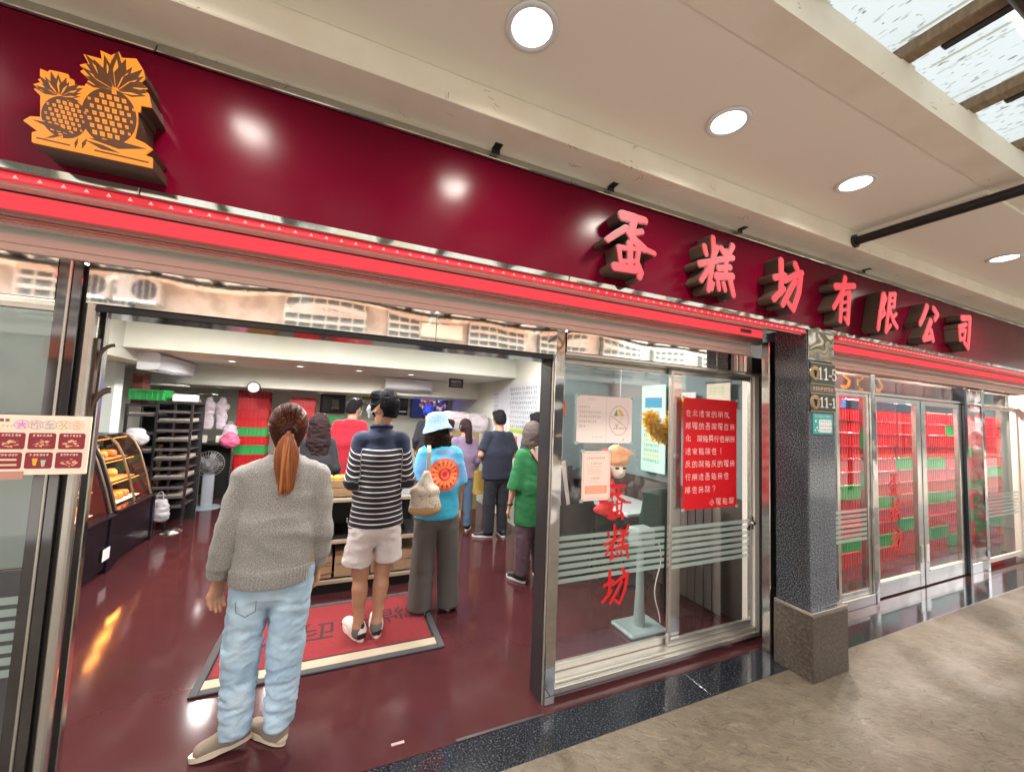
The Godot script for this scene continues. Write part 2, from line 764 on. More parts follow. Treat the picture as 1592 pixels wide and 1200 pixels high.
func materials() -> void:
	mt.paint = mat(lin(0.86, 0.81, 0.70), 0.75)
	mt.paint_beam = tri(mat(Color.WHITE, 0.7), Vector3(0.35, 0.35, 0.35), stain_tex(), null, 0, true)
	mt.pave = tri(mat(Color.WHITE, 0.55), Vector3(0.75, 0.75, 0.75), pave_tex(), ntex(6, 0.16, [Color.BLACK, Color.WHITE], [], 512, 3), 0.18, true)
	mt.pave.roughness_texture = ntex(8, 0.01, [Color(0.38, 0.38, 0.38), Color(0.75, 0.75, 0.75)])
	mt.pave.roughness = 1.0
	mt.granite = tri(mat(Color.WHITE, 0.1), Vector3(1.6, 1.6, 1.6), ntex(9, 0.09, [lin(0.008, 0.009, 0.012), lin(0.02, 0.022, 0.03), lin(0.10, 0.105, 0.12)], [0.3, 0.62, 0.9], 512, 3), null, 0, true)
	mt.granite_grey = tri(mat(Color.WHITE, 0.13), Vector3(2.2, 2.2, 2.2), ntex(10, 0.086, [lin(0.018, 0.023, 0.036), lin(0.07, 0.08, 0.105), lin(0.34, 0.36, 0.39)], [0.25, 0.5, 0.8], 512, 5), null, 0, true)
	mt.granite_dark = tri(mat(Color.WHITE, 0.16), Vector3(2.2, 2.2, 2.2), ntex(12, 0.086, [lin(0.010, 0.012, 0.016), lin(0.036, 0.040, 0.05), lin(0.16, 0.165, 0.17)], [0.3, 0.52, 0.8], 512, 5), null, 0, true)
	mt.granite_brown = tri(mat(Color.WHITE, 0.3), Vector3(2, 2, 2), ntex(13, 0.035, [lin(0.045, 0.034, 0.027), lin(0.075, 0.058, 0.046), lin(0.125, 0.10, 0.08)], [0.2, 0.55, 0.9], 512, 6), null, 0, true)
	mt.floor = tri(mat(Color.WHITE, 0.2), Vector3(0.8, 0.8, 0.8), ntex(14, 0.012, [lin(0.055, 0.0155, 0.0178), lin(0.061, 0.0175, 0.0198)], [], 512, 3), null, 0, true)
	mt.floor.roughness = 0.11
	mt.floor.metallic_specular = 0.45
	mt.wall = tri(mat(Color.WHITE, 0.8), Vector3(0.4, 0.4, 0.4), ntex(17, 0.01, [lin(0.58, 0.60, 0.52), lin(0.66, 0.67, 0.6)]), null, 0, true)
	mt.wall_pale = mat(lin(0.62, 0.66, 0.64), 0.75)
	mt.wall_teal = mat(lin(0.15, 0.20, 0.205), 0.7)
	mt.dado = mat(lin(0.05, 0.036, 0.03), 0.6)
	mt.steel = mat(lin(0.62, 0.59, 0.55), 0.16, 1.0)
	mt.steel.roughness_texture = ntex(18, 0.01, [Color(0.1, 0.1, 0.1), Color(0.28, 0.28, 0.28)])
	mt.steel.uv1_triplanar = true
	mt.steel.roughness = 1.0
	mt.mirror = mat(lin(0.80, 0.78, 0.75), 0.035, 1.0)
	mt.mirror.heightmap_enabled = true
	mt.mirror.heightmap_texture = ntex(19, 0.006, [Color.BLACK, Color.WHITE], [], 256, 1)
	mt.mirror.heightmap_scale = 0.14
	mt.mirror.uv1_triplanar = true
	mt.mirror.uv1_scale = Vector3(0.7, 0.7, 0.7)
	mt.trim = mat(lin(0.50, 0.475, 0.45), 0.07, 1.0)
	mt.trim.heightmap_enabled = true
	mt.trim.heightmap_texture = ntex(29, 0.012, [Color.BLACK, Color.WHITE], [], 256, 2)
	mt.trim.heightmap_scale = 0.5
	mt.trim.uv1_triplanar = true
	mt.alu = mat(lin(0.56, 0.53, 0.485), 0.27, 0.85)
	mt.alu_white = mat(lin(0.66, 0.61, 0.54), 0.45, 0.1)
	mt.dark = mat(lin(0.02, 0.018, 0.02), 0.35)
	mt.dark_gloss = mat(lin(0.012, 0.012, 0.016), 0.12)
	mt.black = mat(lin(0.012, 0.012, 0.013), 0.5)
	mt.rubber = mat(lin(0.05, 0.05, 0.055), 0.8)
	mt.white = mat(lin(0.74, 0.74, 0.74), 0.4)
	mt.glass = pane(0.014, Color(0.25, 0.32, 0.31))
	mt.glass_tint = pane(0.1, Color(0.75, 0.92, 0.88))
	mt.frost = mat(Color(0.72, 0.8, 0.78, 0.55), 0.8)
	mt.frost.transparency = BaseMaterial3D.TRANSPARENCY_ALPHA
	mt.red_print = mat(lin(0.62, 0.012, 0.015), 0.4)
	mt.wood = tri(mat(Color.WHITE, 0.6), Vector3(2, 9, 2), ntex(21, 0.02, [lin(0.28, 0.17, 0.085), lin(0.42, 0.28, 0.15)]))
	mt.card = tri(mat(Color.WHITE, 0.85), Vector3(1.5, 1.5, 1.5), ntex(22, 0.02, [lin(0.33, 0.21, 0.12), lin(0.40, 0.27, 0.165)]))
	mt.brown = mat(lin(0.075, 0.046, 0.032), 0.45)


func pave_tex() -> ImageTexture:
	# stone-chip paving: fine short strokes of light and dark over a soft mottle
	var f := FastNoiseLite.new()
	f.seed = 5
	f.frequency = 0.012
	f.fractal_octaves = 4
	var im := f.get_seamless_image(1024, 1024)
	var cv := Cv.new(1024, 1024, lin(0.25, 0.2, 0.155))
	for y in 256:
		for x in 256:
			cv.rect(x * 4, y * 4, 4, 4, lin(0.100, 0.080, 0.055).lerp(lin(0.153, 0.122, 0.085), im.get_pixel(x * 4, y * 4).r))
	var r := RandomNumberGenerator.new()
	r.seed = 18
	for k in 5200:
		var x := r.randf() * 1020
		var y := r.randf() * 1020
		var a := r.randfn(0.6, 0.5)
		var l := r.randf_range(8.0, 46.0)
		var c := lin(0.042, 0.031, 0.021).lerp(lin(0.24, 0.193, 0.137), r.randf())
		cv.line(x, y, x + cos(a) * l, y + sin(a) * l, r.randf_range(2.0, 9.0), c.lerp(cv.im.get_pixel(int(x), int(y)), 0.66))
	return cv.tex()


func stain_tex() -> ImageTexture:
	# cream paint with scuffs and chipped spots near the joints
	var cv := Cv.new(1024, 1024, lin(0.84, 0.79, 0.67))
	var f := FastNoiseLite.new()
	f.seed = 4
	f.frequency = 0.006
	for y in 256:
		for x in 256:
			var t := f.get_noise_2d(x * 4, y * 4)
			cv.rect(x * 4, y * 4, 4, 4, lin(0.84, 0.79, 0.67).lerp(lin(0.76, 0.675, 0.545), clampf(t * 0.9 + 0.3, 0, 1)))
	var r := RandomNumberGenerator.new()
	r.seed = 8
	for k in 130:
		var x := r.randf() * 1024
		var y := r.randf() * 1024
		var a := r.randf_range(-0.9, 0.9)
		var l := r.randf_range(2, 16)
		var c := lin(0.38, 0.25, 0.16).lerp(lin(0.2, 0.13, 0.09), r.randf())
		for q in r.randi_range(1, 4):
			cv.line(x, y, x + cos(a) * l, y + sin(a) * l, r.randf_range(1.0, 2.2), c.lerp(lin(0.8, 0.7, 0.56), r.randf() * 0.7))
			x += r.randf_range(-14, 14)
			y += r.randf_range(-8, 8)
			a += r.randf_range(-0.5, 0.5)
	return cv.tex()


func setting() -> void:
	# ground
	struct("pavement", bx(-30, 60, -0.2, 0.0, -1.70, 2.0), mt.pave)
	struct("road", bx(-30, 60, -0.3, -0.12, 2.0, 7.5), tri(mat(Color.WHITE, 0.8), Vector3(1, 1, 1), ntex(31, 0.05, [lin(0.15, 0.145, 0.135), lin(0.21, 0.20, 0.185)]), null, 0, true))
	struct("far_pavement", bx(-30, 60, -0.2, 0.0, 7.5, 9.0), mt.pave)
	struct("ground", bx(-200, 200, -0.6, -0.31, -200, 200), mat(lin(0.2, 0.19, 0.18), 0.9))
	# polished strip before the doors, slab by slab
	var strip := thing("granite_strip", "polished black granite strip along the shop doors", "paving", Vector3.ZERO)
	strip.set_meta("kind", "structure")
	var x := -2.4
	while x < 9.0:
		part("slab", bx(x, x + 0.898, -0.05, 0.001, -1.915, -1.7005, 0.002), mt.granite, strip)
		x += 0.9
	struct("shop_floor", bx(-3.1, 3.05, -0.2, 0.0, -9.0, -1.917), mt.floor)
	struct("bay_floor", bx(3.053, 10.7, -0.2, 0.0, -5.5, -1.917), mt.floor)
	# arcade ceiling
	struct("arcade_ceiling", bx(-12, 3.0, 2.861, 2.98, -1.374, -0.82), mt.paint)
	struct("arcade_ceiling_step", bx(3.002, 40, 2.838, 2.98, -1.374, -0.82), mt.paint)
	struct("arcade_edge_beam", bx(-12, 40, 2.858, 2.985, -0.818, -0.70), mt.paint_beam)
	struct("arcade_beam", bx(-12, 40, 2.75, 3.1, -2.1, -1.376, 0.004), mt.paint_beam)
	# the building over the shop
	var wallm := tri(mat(Color.WHITE, 0.8), Vector3(0.6, 0.6, 0.6), ntex(33, 0.01, [lin(0.42, 0.38, 0.33), lin(0.55, 0.5, 0.44)]), null, 0, true)
	struct("upper_wall", bx(-30, 60, 3.12, 4.2, -10, -0.84), wallm)
	struct("end_wall", bx(8.45, 40, 0.0, 2.75, -2.1, -1.98), mt.paint)
	struct("left_neighbour_wall", bx(-14, -3.12, 0.0, 2.75, -10, -2.0), mt.paint)
	# shop walls and ceilings
	struct("shop_wall", bx(-3.1, -2.98, 0, 2.75, -9.0, -2.12), mt.wall, "pale wall behind the pastry display", "wall")
	struct("back_wall", bx(-3.1, 2.6, 0, 2.75, -9.1, -8.9), mt.wall, "pale back wall of the shop behind the red crates", "wall")
	struct("right_wall", bx(2.36, 2.5, 0, 2.75, -8.9, -3.92), mt.wall, "pale wall with the price boards", "wall")
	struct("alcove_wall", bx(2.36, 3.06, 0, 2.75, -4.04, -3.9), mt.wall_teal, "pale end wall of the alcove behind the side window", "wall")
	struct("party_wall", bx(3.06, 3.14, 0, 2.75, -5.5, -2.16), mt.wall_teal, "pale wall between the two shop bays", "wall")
	struct("alcove_dado", bx(3.045, 3.0595, 0, 0.97, -3.9, -2.2), mt.dado)
	struct("alcove_dado", bx(2.36, 3.044, 0, 0.97, -3.8995, -3.885), mt.dado)
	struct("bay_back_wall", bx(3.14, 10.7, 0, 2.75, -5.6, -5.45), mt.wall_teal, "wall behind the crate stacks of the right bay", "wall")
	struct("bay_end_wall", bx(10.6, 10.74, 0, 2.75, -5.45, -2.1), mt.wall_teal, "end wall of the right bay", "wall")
	struct("front_ceiling", bx(-3.1, 3.1, 2.62, 2.74, -5.29, -2.1), mt.wall)
	struct("rear_ceiling", bx(-3.1, 2.4, 2.12, 2.61, -9.0, -5.295), mt.wall)
	struct("ceiling_header", bx(-3.1, 2.36, 1.826, 2.119, -8.9, -7.0), mt.wall)
	struct("side_soffit", bx(-2.98, -2.1, 2.005, 2.618, -8.0, -2.15), mt.wall)
	struct("bay_ceiling", bx(3.1, 10.7, 2.4, 2.74, -5.5, -2.1), mt.wall)
	struct("wall_pier", bx(-2.98, -2.42, 0, 2.003, -6.2, -6.0), mt.wall_pale, "white wall pier left of the tray racks", "wall")


func skylight() -> void:
	# roof of frosted sheets on timber bars, falling towards the street
	var slope := 0.0
	var yat := func(z: float) -> float: return 3.0 + slope * (z + 0.81)
	var tan_m := tri(mat(Color.WHITE, 0.5), Vector3(2, 2, 8), ntex(41, 0.02, [lin(0.16, 0.10, 0.055), lin(0.30, 0.2, 0.11)]))
	var roof := thing("skylight_roof", "frosted skylight roof over the arcade walk on timber bars", "roof", Vector3.ZERO)
	var cv := Cv.new(512, 512, lin(0.40, 0.42, 0.41))
	var r := RandomNumberGenerator.new()
	r.seed = 5
	for k in 90:
		var x := r.randf() * 512
		var l := r.randf_range(60, 300)
		var y := r.randf() * 512
		cv.line(x, y, x + r.randf_range(-14, 14), y + l, r.randf_range(1, 9), lin(0.16, 0.155, 0.09).lerp(lin(0.40, 0.41, 0.37), r.randf_range(0.35, 0.95)))
	for k in 1500:
		cv.disc(r.randf() * 512, r.randf() * 512, r.randf_range(0.8, 2.6), r.randf_range(1.2, 5.5), lin(0.12, 0.13, 0.12).lerp(lin(0.4, 0.42, 0.41), r.randf()))
	var gm := mat(Color.WHITE, 0.5)
	gm.albedo_texture = cv.tex()
	gm.backlight_enabled = true
	gm.backlight = Color(1, 1, 1)
	var gm2: StandardMaterial3D = gm.duplicate()
	gm2.albedo_color = lin(0.96, 0.84, 0.68)
	var xs := []
	for k in 31:
		xs.append(-4.772 + 0.556 * k)
	for k in 30:
		for s in [[-0.79, 0.56], [0.57, 1.70]]:
			var m := MB.new()
			var y0: float = yat.call(s[0]) + 0.052
			var y1: float = yat.call(s[1]) + 0.052
			var o := r.randf()
			m.quad(Vector3(xs[k], y0, s[0]), Vector3(xs[k + 1], y0, s[0]), Vector3(xs[k + 1], y1, s[1]), Vector3(xs[k], y1, s[1]), Vector3.DOWN, [Vector2(o, 0), Vector2(o + 0.45, 0), Vector2(o + 0.45, 1), Vector2(o, 1)])
			part("frosted_sheet", m, gm if s[0] < 0.0 else gm2, roof)
	for xx in xs:
		var m := MB.new()
		m.beam(Vector3(xx - 0.018, yat.call(-0.81) + 0.018, -0.81), Vector3(xx - 0.018, yat.call(1.70) + 0.018, 1.70), 0.06, 0.05, Vector3.UP, 0.004)
		part("timber_bar", m, tan_m, roof)
		var m2 := MB.new()
		m2.beam(Vector3(xx + 0.035, yat.call(-0.5) + 0.012, -0.62), Vector3(xx + 0.035, yat.call(1.70) + 0.012, 1.70), 0.034, 0.04, Vector3.UP, 0.004)
		part("steel_bar", m2, mt.dark, roof)
		part("bar_foot", bx(xx - 0.045, xx + 0.055, 2.985, 3.004, -0.81, -0.70, 0.003), mt.paint_beam, roof)
	for zz in [-0.42, 0.75, 1.66]:
		var m := MB.new()
		var y: float = yat.call(zz) - 0.03
		m.tube([Vector3(-4.9, y, zz), Vector3(12.1, y, zz)], 0.028, 10)
		part("purlin", m, mt.dark, roof)
	for xx in [-4.8, 12.0]:
		part("post", bx(xx - 0.04, xx + 0.04, 0, yat.call(1.66), 1.60, 1.68, 0.004), mt.dark, roof)
	# black pipe from the ceiling beam out to the street
	var p := thing("black_pipe", "black steel pipe running from the ceiling beam towards the street", "pipe", Vector3(2.96, 2.79, -1.374))
	var pm := MB.new()
	pm.tube([Vector3(0, 0, 0.004), Vector3(0.02, 0, 0.5), Vector3(0.05, -0.01, 2.9)], 0.027, 14)
	part("tube", pm, mat(lin(0.03, 0.026, 0.026), 0.3, 0.5), p)
	var fm := MB.new()
	fm.tube([Vector3(0, 0, 0.0), Vector3(0, 0, 0.012)], 0.042, 16)
	part("flange", fm, mt.dark, p)


func arcade_lamps() -> void:
	var k := 0
	var where := ["nearest the viewer, above the blank middle of the sign", "second along, left of the first sign character", "third along, above the sign characters", "beyond the black pipe", "", "", ""]
	for x in [0.493, 1.42, 2.37, 4.24, -0.45, -1.4, 5.2]:
		var yc := 2.861 if x < 3.0 else 2.838
		var lb: String = "round recessed ceiling lamp " + where[k] if where[k] else ["recessed ceiling lamp left of the viewer, out of the photo", "recessed ceiling lamp above the left end of the sign, out of the photo", "recessed ceiling lamp farthest along the arcade"][k - 4]
		var t := thing("ceiling_lamp", lb, "ceiling lamp", Vector3(x, yc, -1.09), "recessed lamps in the arcade ceiling")
		var ring := MB.new()
		ring.lathe([Vector2(0.070, 0.0), Vector2(0.088, 0.0), Vector2(0.086, -0.006), Vector2(0.076, -0.009), Vector2(0.066, -0.004)], Transform3D(Basis(), Vector3(0, -0.0005, 0)), 40)
		part("lamp_ring", ring, mt.white, t)
		var d := MB.new()
		d.lathe([Vector2(0.001, -0.0035), Vector2(0.067, -0.0035)], Transform3D(), 40)
		part("diffuser", d, glow(Color(1, 0.98, 0.95), 5.0), t)
		lamp("downlight", Vector3(x, yc - 0.012, -1.09), 0.5, Color(1.0, 0.97, 0.92), 80, 0.065, 0.9)
		k += 1


# brush characters of the sign, strokes in millimetres about each character's centre
var brush := {
	"egg": [-46, 143, 29, 148, 19, 29, 148, 92, 150, 15, 25, 144, 8, 69, 16, 19, 70, 73, 90, 11, -25, 85, -74, 50, 11, -74, 50, -133, 4, 10, -21, 83, 19, 39, 13, 19, 39, 89, 5, 17, 89, 5, 155, -5, 10, -65, -19, -53, -82, 9, -62, -19, 52, -4, 9, 55, -6, 48, -62, 10, -53, -86, 50, -66, 8, 0, 12, 8, -111, 13, -85, -117, 35, -112, 16, 52, -87, 71, -118, 14, 71, -118, 64, -142, 13],
	"cake": [-86, 107, -73, 69, 12, -21, 168, -15, 61, 12, 11, 119, -9, 77, 12, -118, 5, 8, 46, 13, -17, 68, -31, -7, 14, -31, -7, -54, -128, 12, -41, 6, -108, -83, 12, 45, 121, 72, 92, 13, 134, 154, 107, 108, 13, 23, 53, 138, 88, 12, 23, 5, 115, 29, 13, 86, 111, 74, -30, 13, 9, -41, 131, -20, 17, -21, -87, -30, -119, 10, 19, -76, 27, -109, 11, 62, -72, 75, -106, 11, 118, -55, 142, -124, 14],
	"shop": [-45, 154, -44, 18, 17, -44, 18, -53, -46, 16, -103, 40, -9, 71, 15, -113, -91, -22, -14, 15, 85, 49, 33, -24, 16, 33, -24, -33, -114, 15, 92, 159, 113, 129, 16, -8, 39, 79, 83, 14, 79, 83, 158, 116, 16, 142, 85, 125, -13, 18, 125, -13, 69, -130, 16, 69, -130, 19, -95, 13],
	"have": [-70, 92, 145, 131, 20, 39, 167, 10, 75, 18, 10, 75, -96, -53, 16, -3, 47, -26, -133, 16, -3, 47, 89, 80, 13, 84, 72, 61, -137, 17, 61, -137, 27, -106, 11, -1, -8, 69, 11, 8, -6, -60, 64, -41, 8],
	"limit": [-23, 125, -63, -1, 18, -63, -1, -98, -127, 18, -6, 137, 13, 111, 15, 13, 111, -26, 42, 14, -26, 42, -8, -4, 13, -8, -4, -50, -38, 13, 72, 141, 39, 2, 16, 39, 2, 6, -136, 16, 73, 146, 151, 164, 14, 144, 158, 125, 65, 15, 70, 96, 134, 112, 9, 55, 47, 125, 65, 10, 6, -136, 70, -82, 13, 67, 28, 109, -43, 15, 109, -43, 159, -84, 17, 154, 13, 99, -22, 12],
	"public": [9, 139, -44, 60, 22, -44, 60, -107, -14, 20, 119, 137, 179, 99, 21, 179, 99, 133, 52, 19, 62, 27, -4, -60, 22, -4, -60, -56, -125, 19, -56, -127, 78, -97, 21, 62, -51, 89, -120, 21],
	"office": [3, 129, 153, 150, 22, 153, 150, 130, 19, 23, 130, 19, 95, -118, 21, 95, -118, 33, -81, 18, -54, 45, 75, 83, 18, -51, 9, -46, -60, 15, -51, 9, 63, 34, 15, 57, 29, 33, -45, 15, -46, -61, 33, -42, 15],
}


func strokes(key: String, k := 1.0, bold := 1.0) -> PackedFloat32Array:
	var o := PackedFloat32Array()
	for q in brush[key]:
		o.push_back(q * k * (bold if o.size() % 5 == 4 else 1.0))
	return o


func sign_band() -> void:
	var s := thing("sign_board", "long glossy maroon sign board above the shop doors with steel edges", "sign board", Vector3.ZERO)
	var red := mat(lin(0.115, 0.0012, 0.013), 0.13)
	red.roughness_texture = ntex(51, 0.012, [Color(0.17, 0.17, 0.17), Color(0.25, 0.25, 0.25)])
	red.roughness = 1.0
	red.uv1_triplanar = true
	red.metallic_specular = 0.25
	var xs := [-4.0, 9.4]
	for k in xs.size() - 1:
		part("sign_panel", bx(xs[k] + 0.0006, xs[k + 1] - 0.0006, 2.258, 2.705, -1.60, -1.565, 0.0015), red, s)
	part("sign_box", bx(-4.0, 9.4, 2.302, 2.70, -1.9, -1.601), mt.dark, s)
	var lo := [-4.0, -0.62, 0.95, 2.3, 3.9, 5.6, 7.4, 9.4]
	for k in lo.size() - 1:
		part("lower_trim", bx(lo[k] + 0.0006, lo[k + 1] - 0.0006, 2.229, 2.2575, -1.62, -1.557, 0.003), mt.trim, s)
	for k in lo.size() - 1:
		var m := MB.new()
		m.obox(Transform3D(Basis.from_euler(Vector3(-0.35, 0, 0)), Vector3((lo[k] + lo[k + 1]) * 0.5, 2.7275, -1.572)), Vector3(lo[k + 1] - lo[k] - 0.002, 0.042, 0.022), 0.003)
		part("upper_trim", m, mt.trim, s)
	# clips holding the upper edge
	var cl := ["on the sign's upper edge, left of the first character", "on the sign's upper edge, just left of the first character", "on the sign's upper edge, above the second character", "on the sign's upper edge, above the limited-company characters"]
	var k := 0
	for x in [0.55, 1.17, 2.12, 3.45]:
		var c := thing("black_clip", "small black metal clip " + cl[k], "clip", Vector3(x, 2.745, -1.55), "clips on the sign's upper edge")
		part("plate", bx(-0.02, 0.02, -0.018, 0.002, 0.0, 0.004, 0.001), mt.black, c)
		part("tab", bx(-0.018, 0.018, 0.002, 0.005, 0.0, 0.045, 0.001), mt.black, c)
		k += 1
	var face := glow(lin(1.0, 0.06, 0.085), 0.95)
	var cx := [1.235, 1.825, 2.43, 3.02, 3.555, 4.17, 4.78]
	var keys := ["egg", "cake", "shop", "have", "limit", "public", "office"]
	var nm := ["first red lit character of the sign, egg", "second red lit character of the sign, cake", "third red lit character of the sign, workshop", "fourth red lit character of the sign, have", "fifth red lit character of the sign, limit", "sixth red lit character of the sign, public", "last red lit character of the sign, manage"]
	for q in 7:
		var t := thing("sign_character", nm[q] + ", a deep box letter", "sign letter", Vector3(cx[q], 2.43, -1.477), "red lit characters on the maroon sign")
		part("letter_box", glyph_mesh(strokes(keys[q], 1.0, 1.22 if q < 3 else 1.1), 6.0, 0.085, 4.0), mt.brown, t)
		part("lit_face", shifted(glyph_mesh(strokes(keys[q], 1.0, 1.22 if q < 3 else 1.1), 0.5, 0.006, 4.0), Vector3(0, 0, 0.0045)), face, t)
	pineapple()
	# red diode strips under the sign, one per bay
	led_strip(-3.9, 2.79, "red diode strip under the sign over the main doors")
	led_strip(3.16, 8.6, "red diode strip under the sign over the right bay")


func led_strip(x0: float, x1: float, label: String) -> void:
	var t := thing("led_strip", label, "light strip", Vector3(x0, 2.215, -1.583))
	var base := mat(lin(0.5, 0.02, 0.03), 0.4)
	base.emission_enabled = true
	base.emission = lin(1.0, 0.03, 0.06)
	base.emission_energy_multiplier = 0.5 / EXPOSURE
	part("strip", bx(0, x1 - x0, -0.011, 0.012, -0.006, 0.014, 0.002), base, t)
	var dm := MB.new()
	dm.poly([Vector3(-0.009, -0.006, 0.015), Vector3(0.009, -0.006, 0.015), Vector3(0.0, 0.006, 0.016)], Vector3.BACK)
	dm.poly([Vector3(-0.009, -0.006, 0.015), Vector3(0.009, -0.006, 0.015), Vector3(0.0, 0.0, 0.021)], Vector3(0, -1, 1).normalized())
	dm.poly([Vector3(-0.009, -0.006, 0.015), Vector3(0.0, 0.008, 0.016), Vector3(0.0, 0.0, 0.021)], Vector3(-1, 0.3, 1).normalized())
	dm.poly([Vector3(0.009, -0.006, 0.015), Vector3(0.0, 0.008, 0.016), Vector3(0.0, 0.0, 0.021)], Vector3(1, 0.3, 1).normalized())
	var mesh := dm.mesh()
	var dmat := glow(lin(1.0, 0.42, 0.38), 1.3)
	var x := 0.03
	if x0 < 0:
		x = 2.6
	while x < x1 - x0:
		var d := part("diode", mesh, dmat, t)
		d.position = Vector3(x, 0, 0)
		d.scale = Vector3(0.7, 0.75, 1.0)
		x += 0.0505
	var n := int((x1 - x0) / 1.1) + 1
	var w := (x1 - x0) / n
	for k in n:
		area("led_light", Vector3(x0 + w * (k + 0.5), 2.20, -1.606), Vector3(6, 0, 0), Vector2(w, 0.012), 0.014, lin(1.0, 0.02, 0.045))


func pineapple() -> void:
	var o := [-124, -126, -122, -152, 132, -149, 130, -119, 111, -116, 128, -92, 110, -80, 85, -73, 88, -25, 85, 11, 90, 11, 91, 32, 115, 35, 105, 74, 93, 84, 101, 89, 85, 103, 93, 118, 86, 144, 70, 168, 37, 157, 30, 173, 15, 155, -9, 160, -4, 136, -43, 134, -31, 112, -48, 100, -39, 89, -45, 82, -25, 67, -33, 42, -54, 36, -57, 52, -66, 52, -69, 63, -82, 63, -105, 61, -109, 54, -124, 57, -122, 28, -126, 25, -120, 19, -133, 8, -125, 3, -131, -5, -117, -18, -112, -78, -131, -83, -143, -99, -114, -119]
	var p := PackedVector2Array()
	for k in range(0, o.size(), 2):
		p.push_back(Vector2(o[k], o[k + 1]) * 0.001)
	# the print: brown line drawing of two pineapples on glowing orange
	var W := 640.0
	var cv := Cv.new(640, 640, lin(1.0, 0.285, 0.016))
	var br := lin(0.10, 0.028, 0.004)
	var og := lin(1.0, 0.30, 0.025)
	var X := func(x: float) -> float: return (x + 150.0) / 330.0 * W
	var Y := func(y: float) -> float: return (180.0 - y) / 340.0 * W
	for f in [[27, -27, 60, 84, 9.5, 10], [-64, -62, 47, 60, 7.4, 7]]:
		cv.disc(X.call(f[0]), Y.call(f[1]), f[2] / 330.0 * W, f[3] / 340.0 * W, br)
		for j in 9:
			for i in 9:
				var u: float = (i - 4 + (0.5 if j % 2 else 0.0)) * 0.27
				var v: float = (j - 4) * 0.225
				if u * u + v * v > 0.86:
					continue
				var ww: float = f[4] * sqrt(maxf(0.2, 1.0 - u * u)) * 0.7
				var x: float = f[0] + u * f[2] + v * 4.0
				var y: float = f[1] + v * f[3]
				cv.poly([[X.call(x - ww), Y.call(y + ww)], [X.call(x + ww * 0.7), Y.call(y + ww * 1.0)], [X.call(x + ww), Y.call(y - ww)], [X.call(x - ww * 0.6), Y.call(y - ww)]], og)
				cv.rect(X.call(x) - 3, Y.call(y) - 1, 7, 4, br.lerp(og, 0.35))
	var r := RandomNumberGenerator.new()
	r.seed = 3
	for f in [[32, 52, 118, 17], [-80, -8, 70, 14]]:
		for k in f[3]:
			var a := lerpf(-1.45, 1.45, k / (f[3] - 1.0)) + r.randf_range(-0.06, 0.06)
			var l: float = f[2] * r.randf_range(0.72, 1.0) * (1.0 - 0.25 * absf(a) / 1.45)
			var d := Vector2(sin(a), cos(a))
			var q := Vector2(d.y, -d.x)
			var b := Vector2(f[0], f[1]) + d * l * 0.1
			for e in [[1.0, br, 0.15], [0.74, og, 0.06]]:
				if e[1] == og and k % 2:
					continue
				var tip: Vector2 = b + d * l * e[0]
				var mid: Vector2 = b + d * l * 0.45
				var w: float = l * e[2]
				cv.poly([[X.call(b.x), Y.call(b.y)], [X.call(mid.x + q.x * w), Y.call(mid.y + q.y * w)], [X.call(tip.x), Y.call(tip.y)], [X.call(mid.x - q.x * w), Y.call(mid.y - q.y * w)]], e[1])
	for l in [[-34, -108, -128, -90, 12], [-13, -105, 118, -96, 16], [-20, -112, 60, -128, 9], [-60, -112, -100, -136, 5], [-32, -110, -36, -146, 5], [-14, -106, -22, -142, 6]]:
		var a := Vector2(l[0], l[1])
		var b := Vector2(l[2], l[3])
		var q: Vector2 = (b - a).orthogonal().normalized() * l[4]
		var m := a.lerp(b, 0.5)
		cv.poly([[X.call(a.x), Y.call(a.y)], [X.call(m.x + q.x), Y.call(m.y + q.y)], [X.call(b.x), Y.call(b.y)], [X.call(m.x - q.x * 0.5), Y.call(m.y - q.y * 0.5)]], br)
	cv.line(X.call(-112), Y.call(-138), X.call(-48), Y.call(-138), 9, br)
	cv.line(X.call(5), Y.call(-136), X.call(122), Y.call(-136), 9, br)
	var fm := mat(Color(0.3, 0.3, 0.3), 0.35)
	fm.albedo_texture = cv.tex()
	fm.emission_enabled = true
	fm.emission_texture = fm.albedo_texture
	fm.emission_operator = BaseMaterial3D.EMISSION_OP_MULTIPLY
	fm.emission = Color.WHITE
	fm.emission_energy_multiplier = 1.05 / EXPOSURE
	fm.texture_repeat = false
	var t := thing("pineapple_sign", "orange lit box sign of two pineapples at the left of the sign board", "sign", Vector3(-0.69, 2.43, -1.462))
	var uvf := func(q: Vector2) -> Vector2: return Vector2((q.x * 1000.0 + 150.0) / 330.0, (180.0 - q.y * 1000.0) / 340.0)
	var m := MB.new()
	m.prism(p, Transform3D(Basis(), Vector3(0, 0, 0.004)), 0.006, uvf)
	part("lit_face", m, fm, t)
	var bm := MB.new()
	bm.prism(p, Transform3D(Basis.from_scale(Vector3(1.004, 1.004, 1)), Vector3(0, 0, -0.003)), 0.0995)
	part("box_side", bm, mt.brown, t)


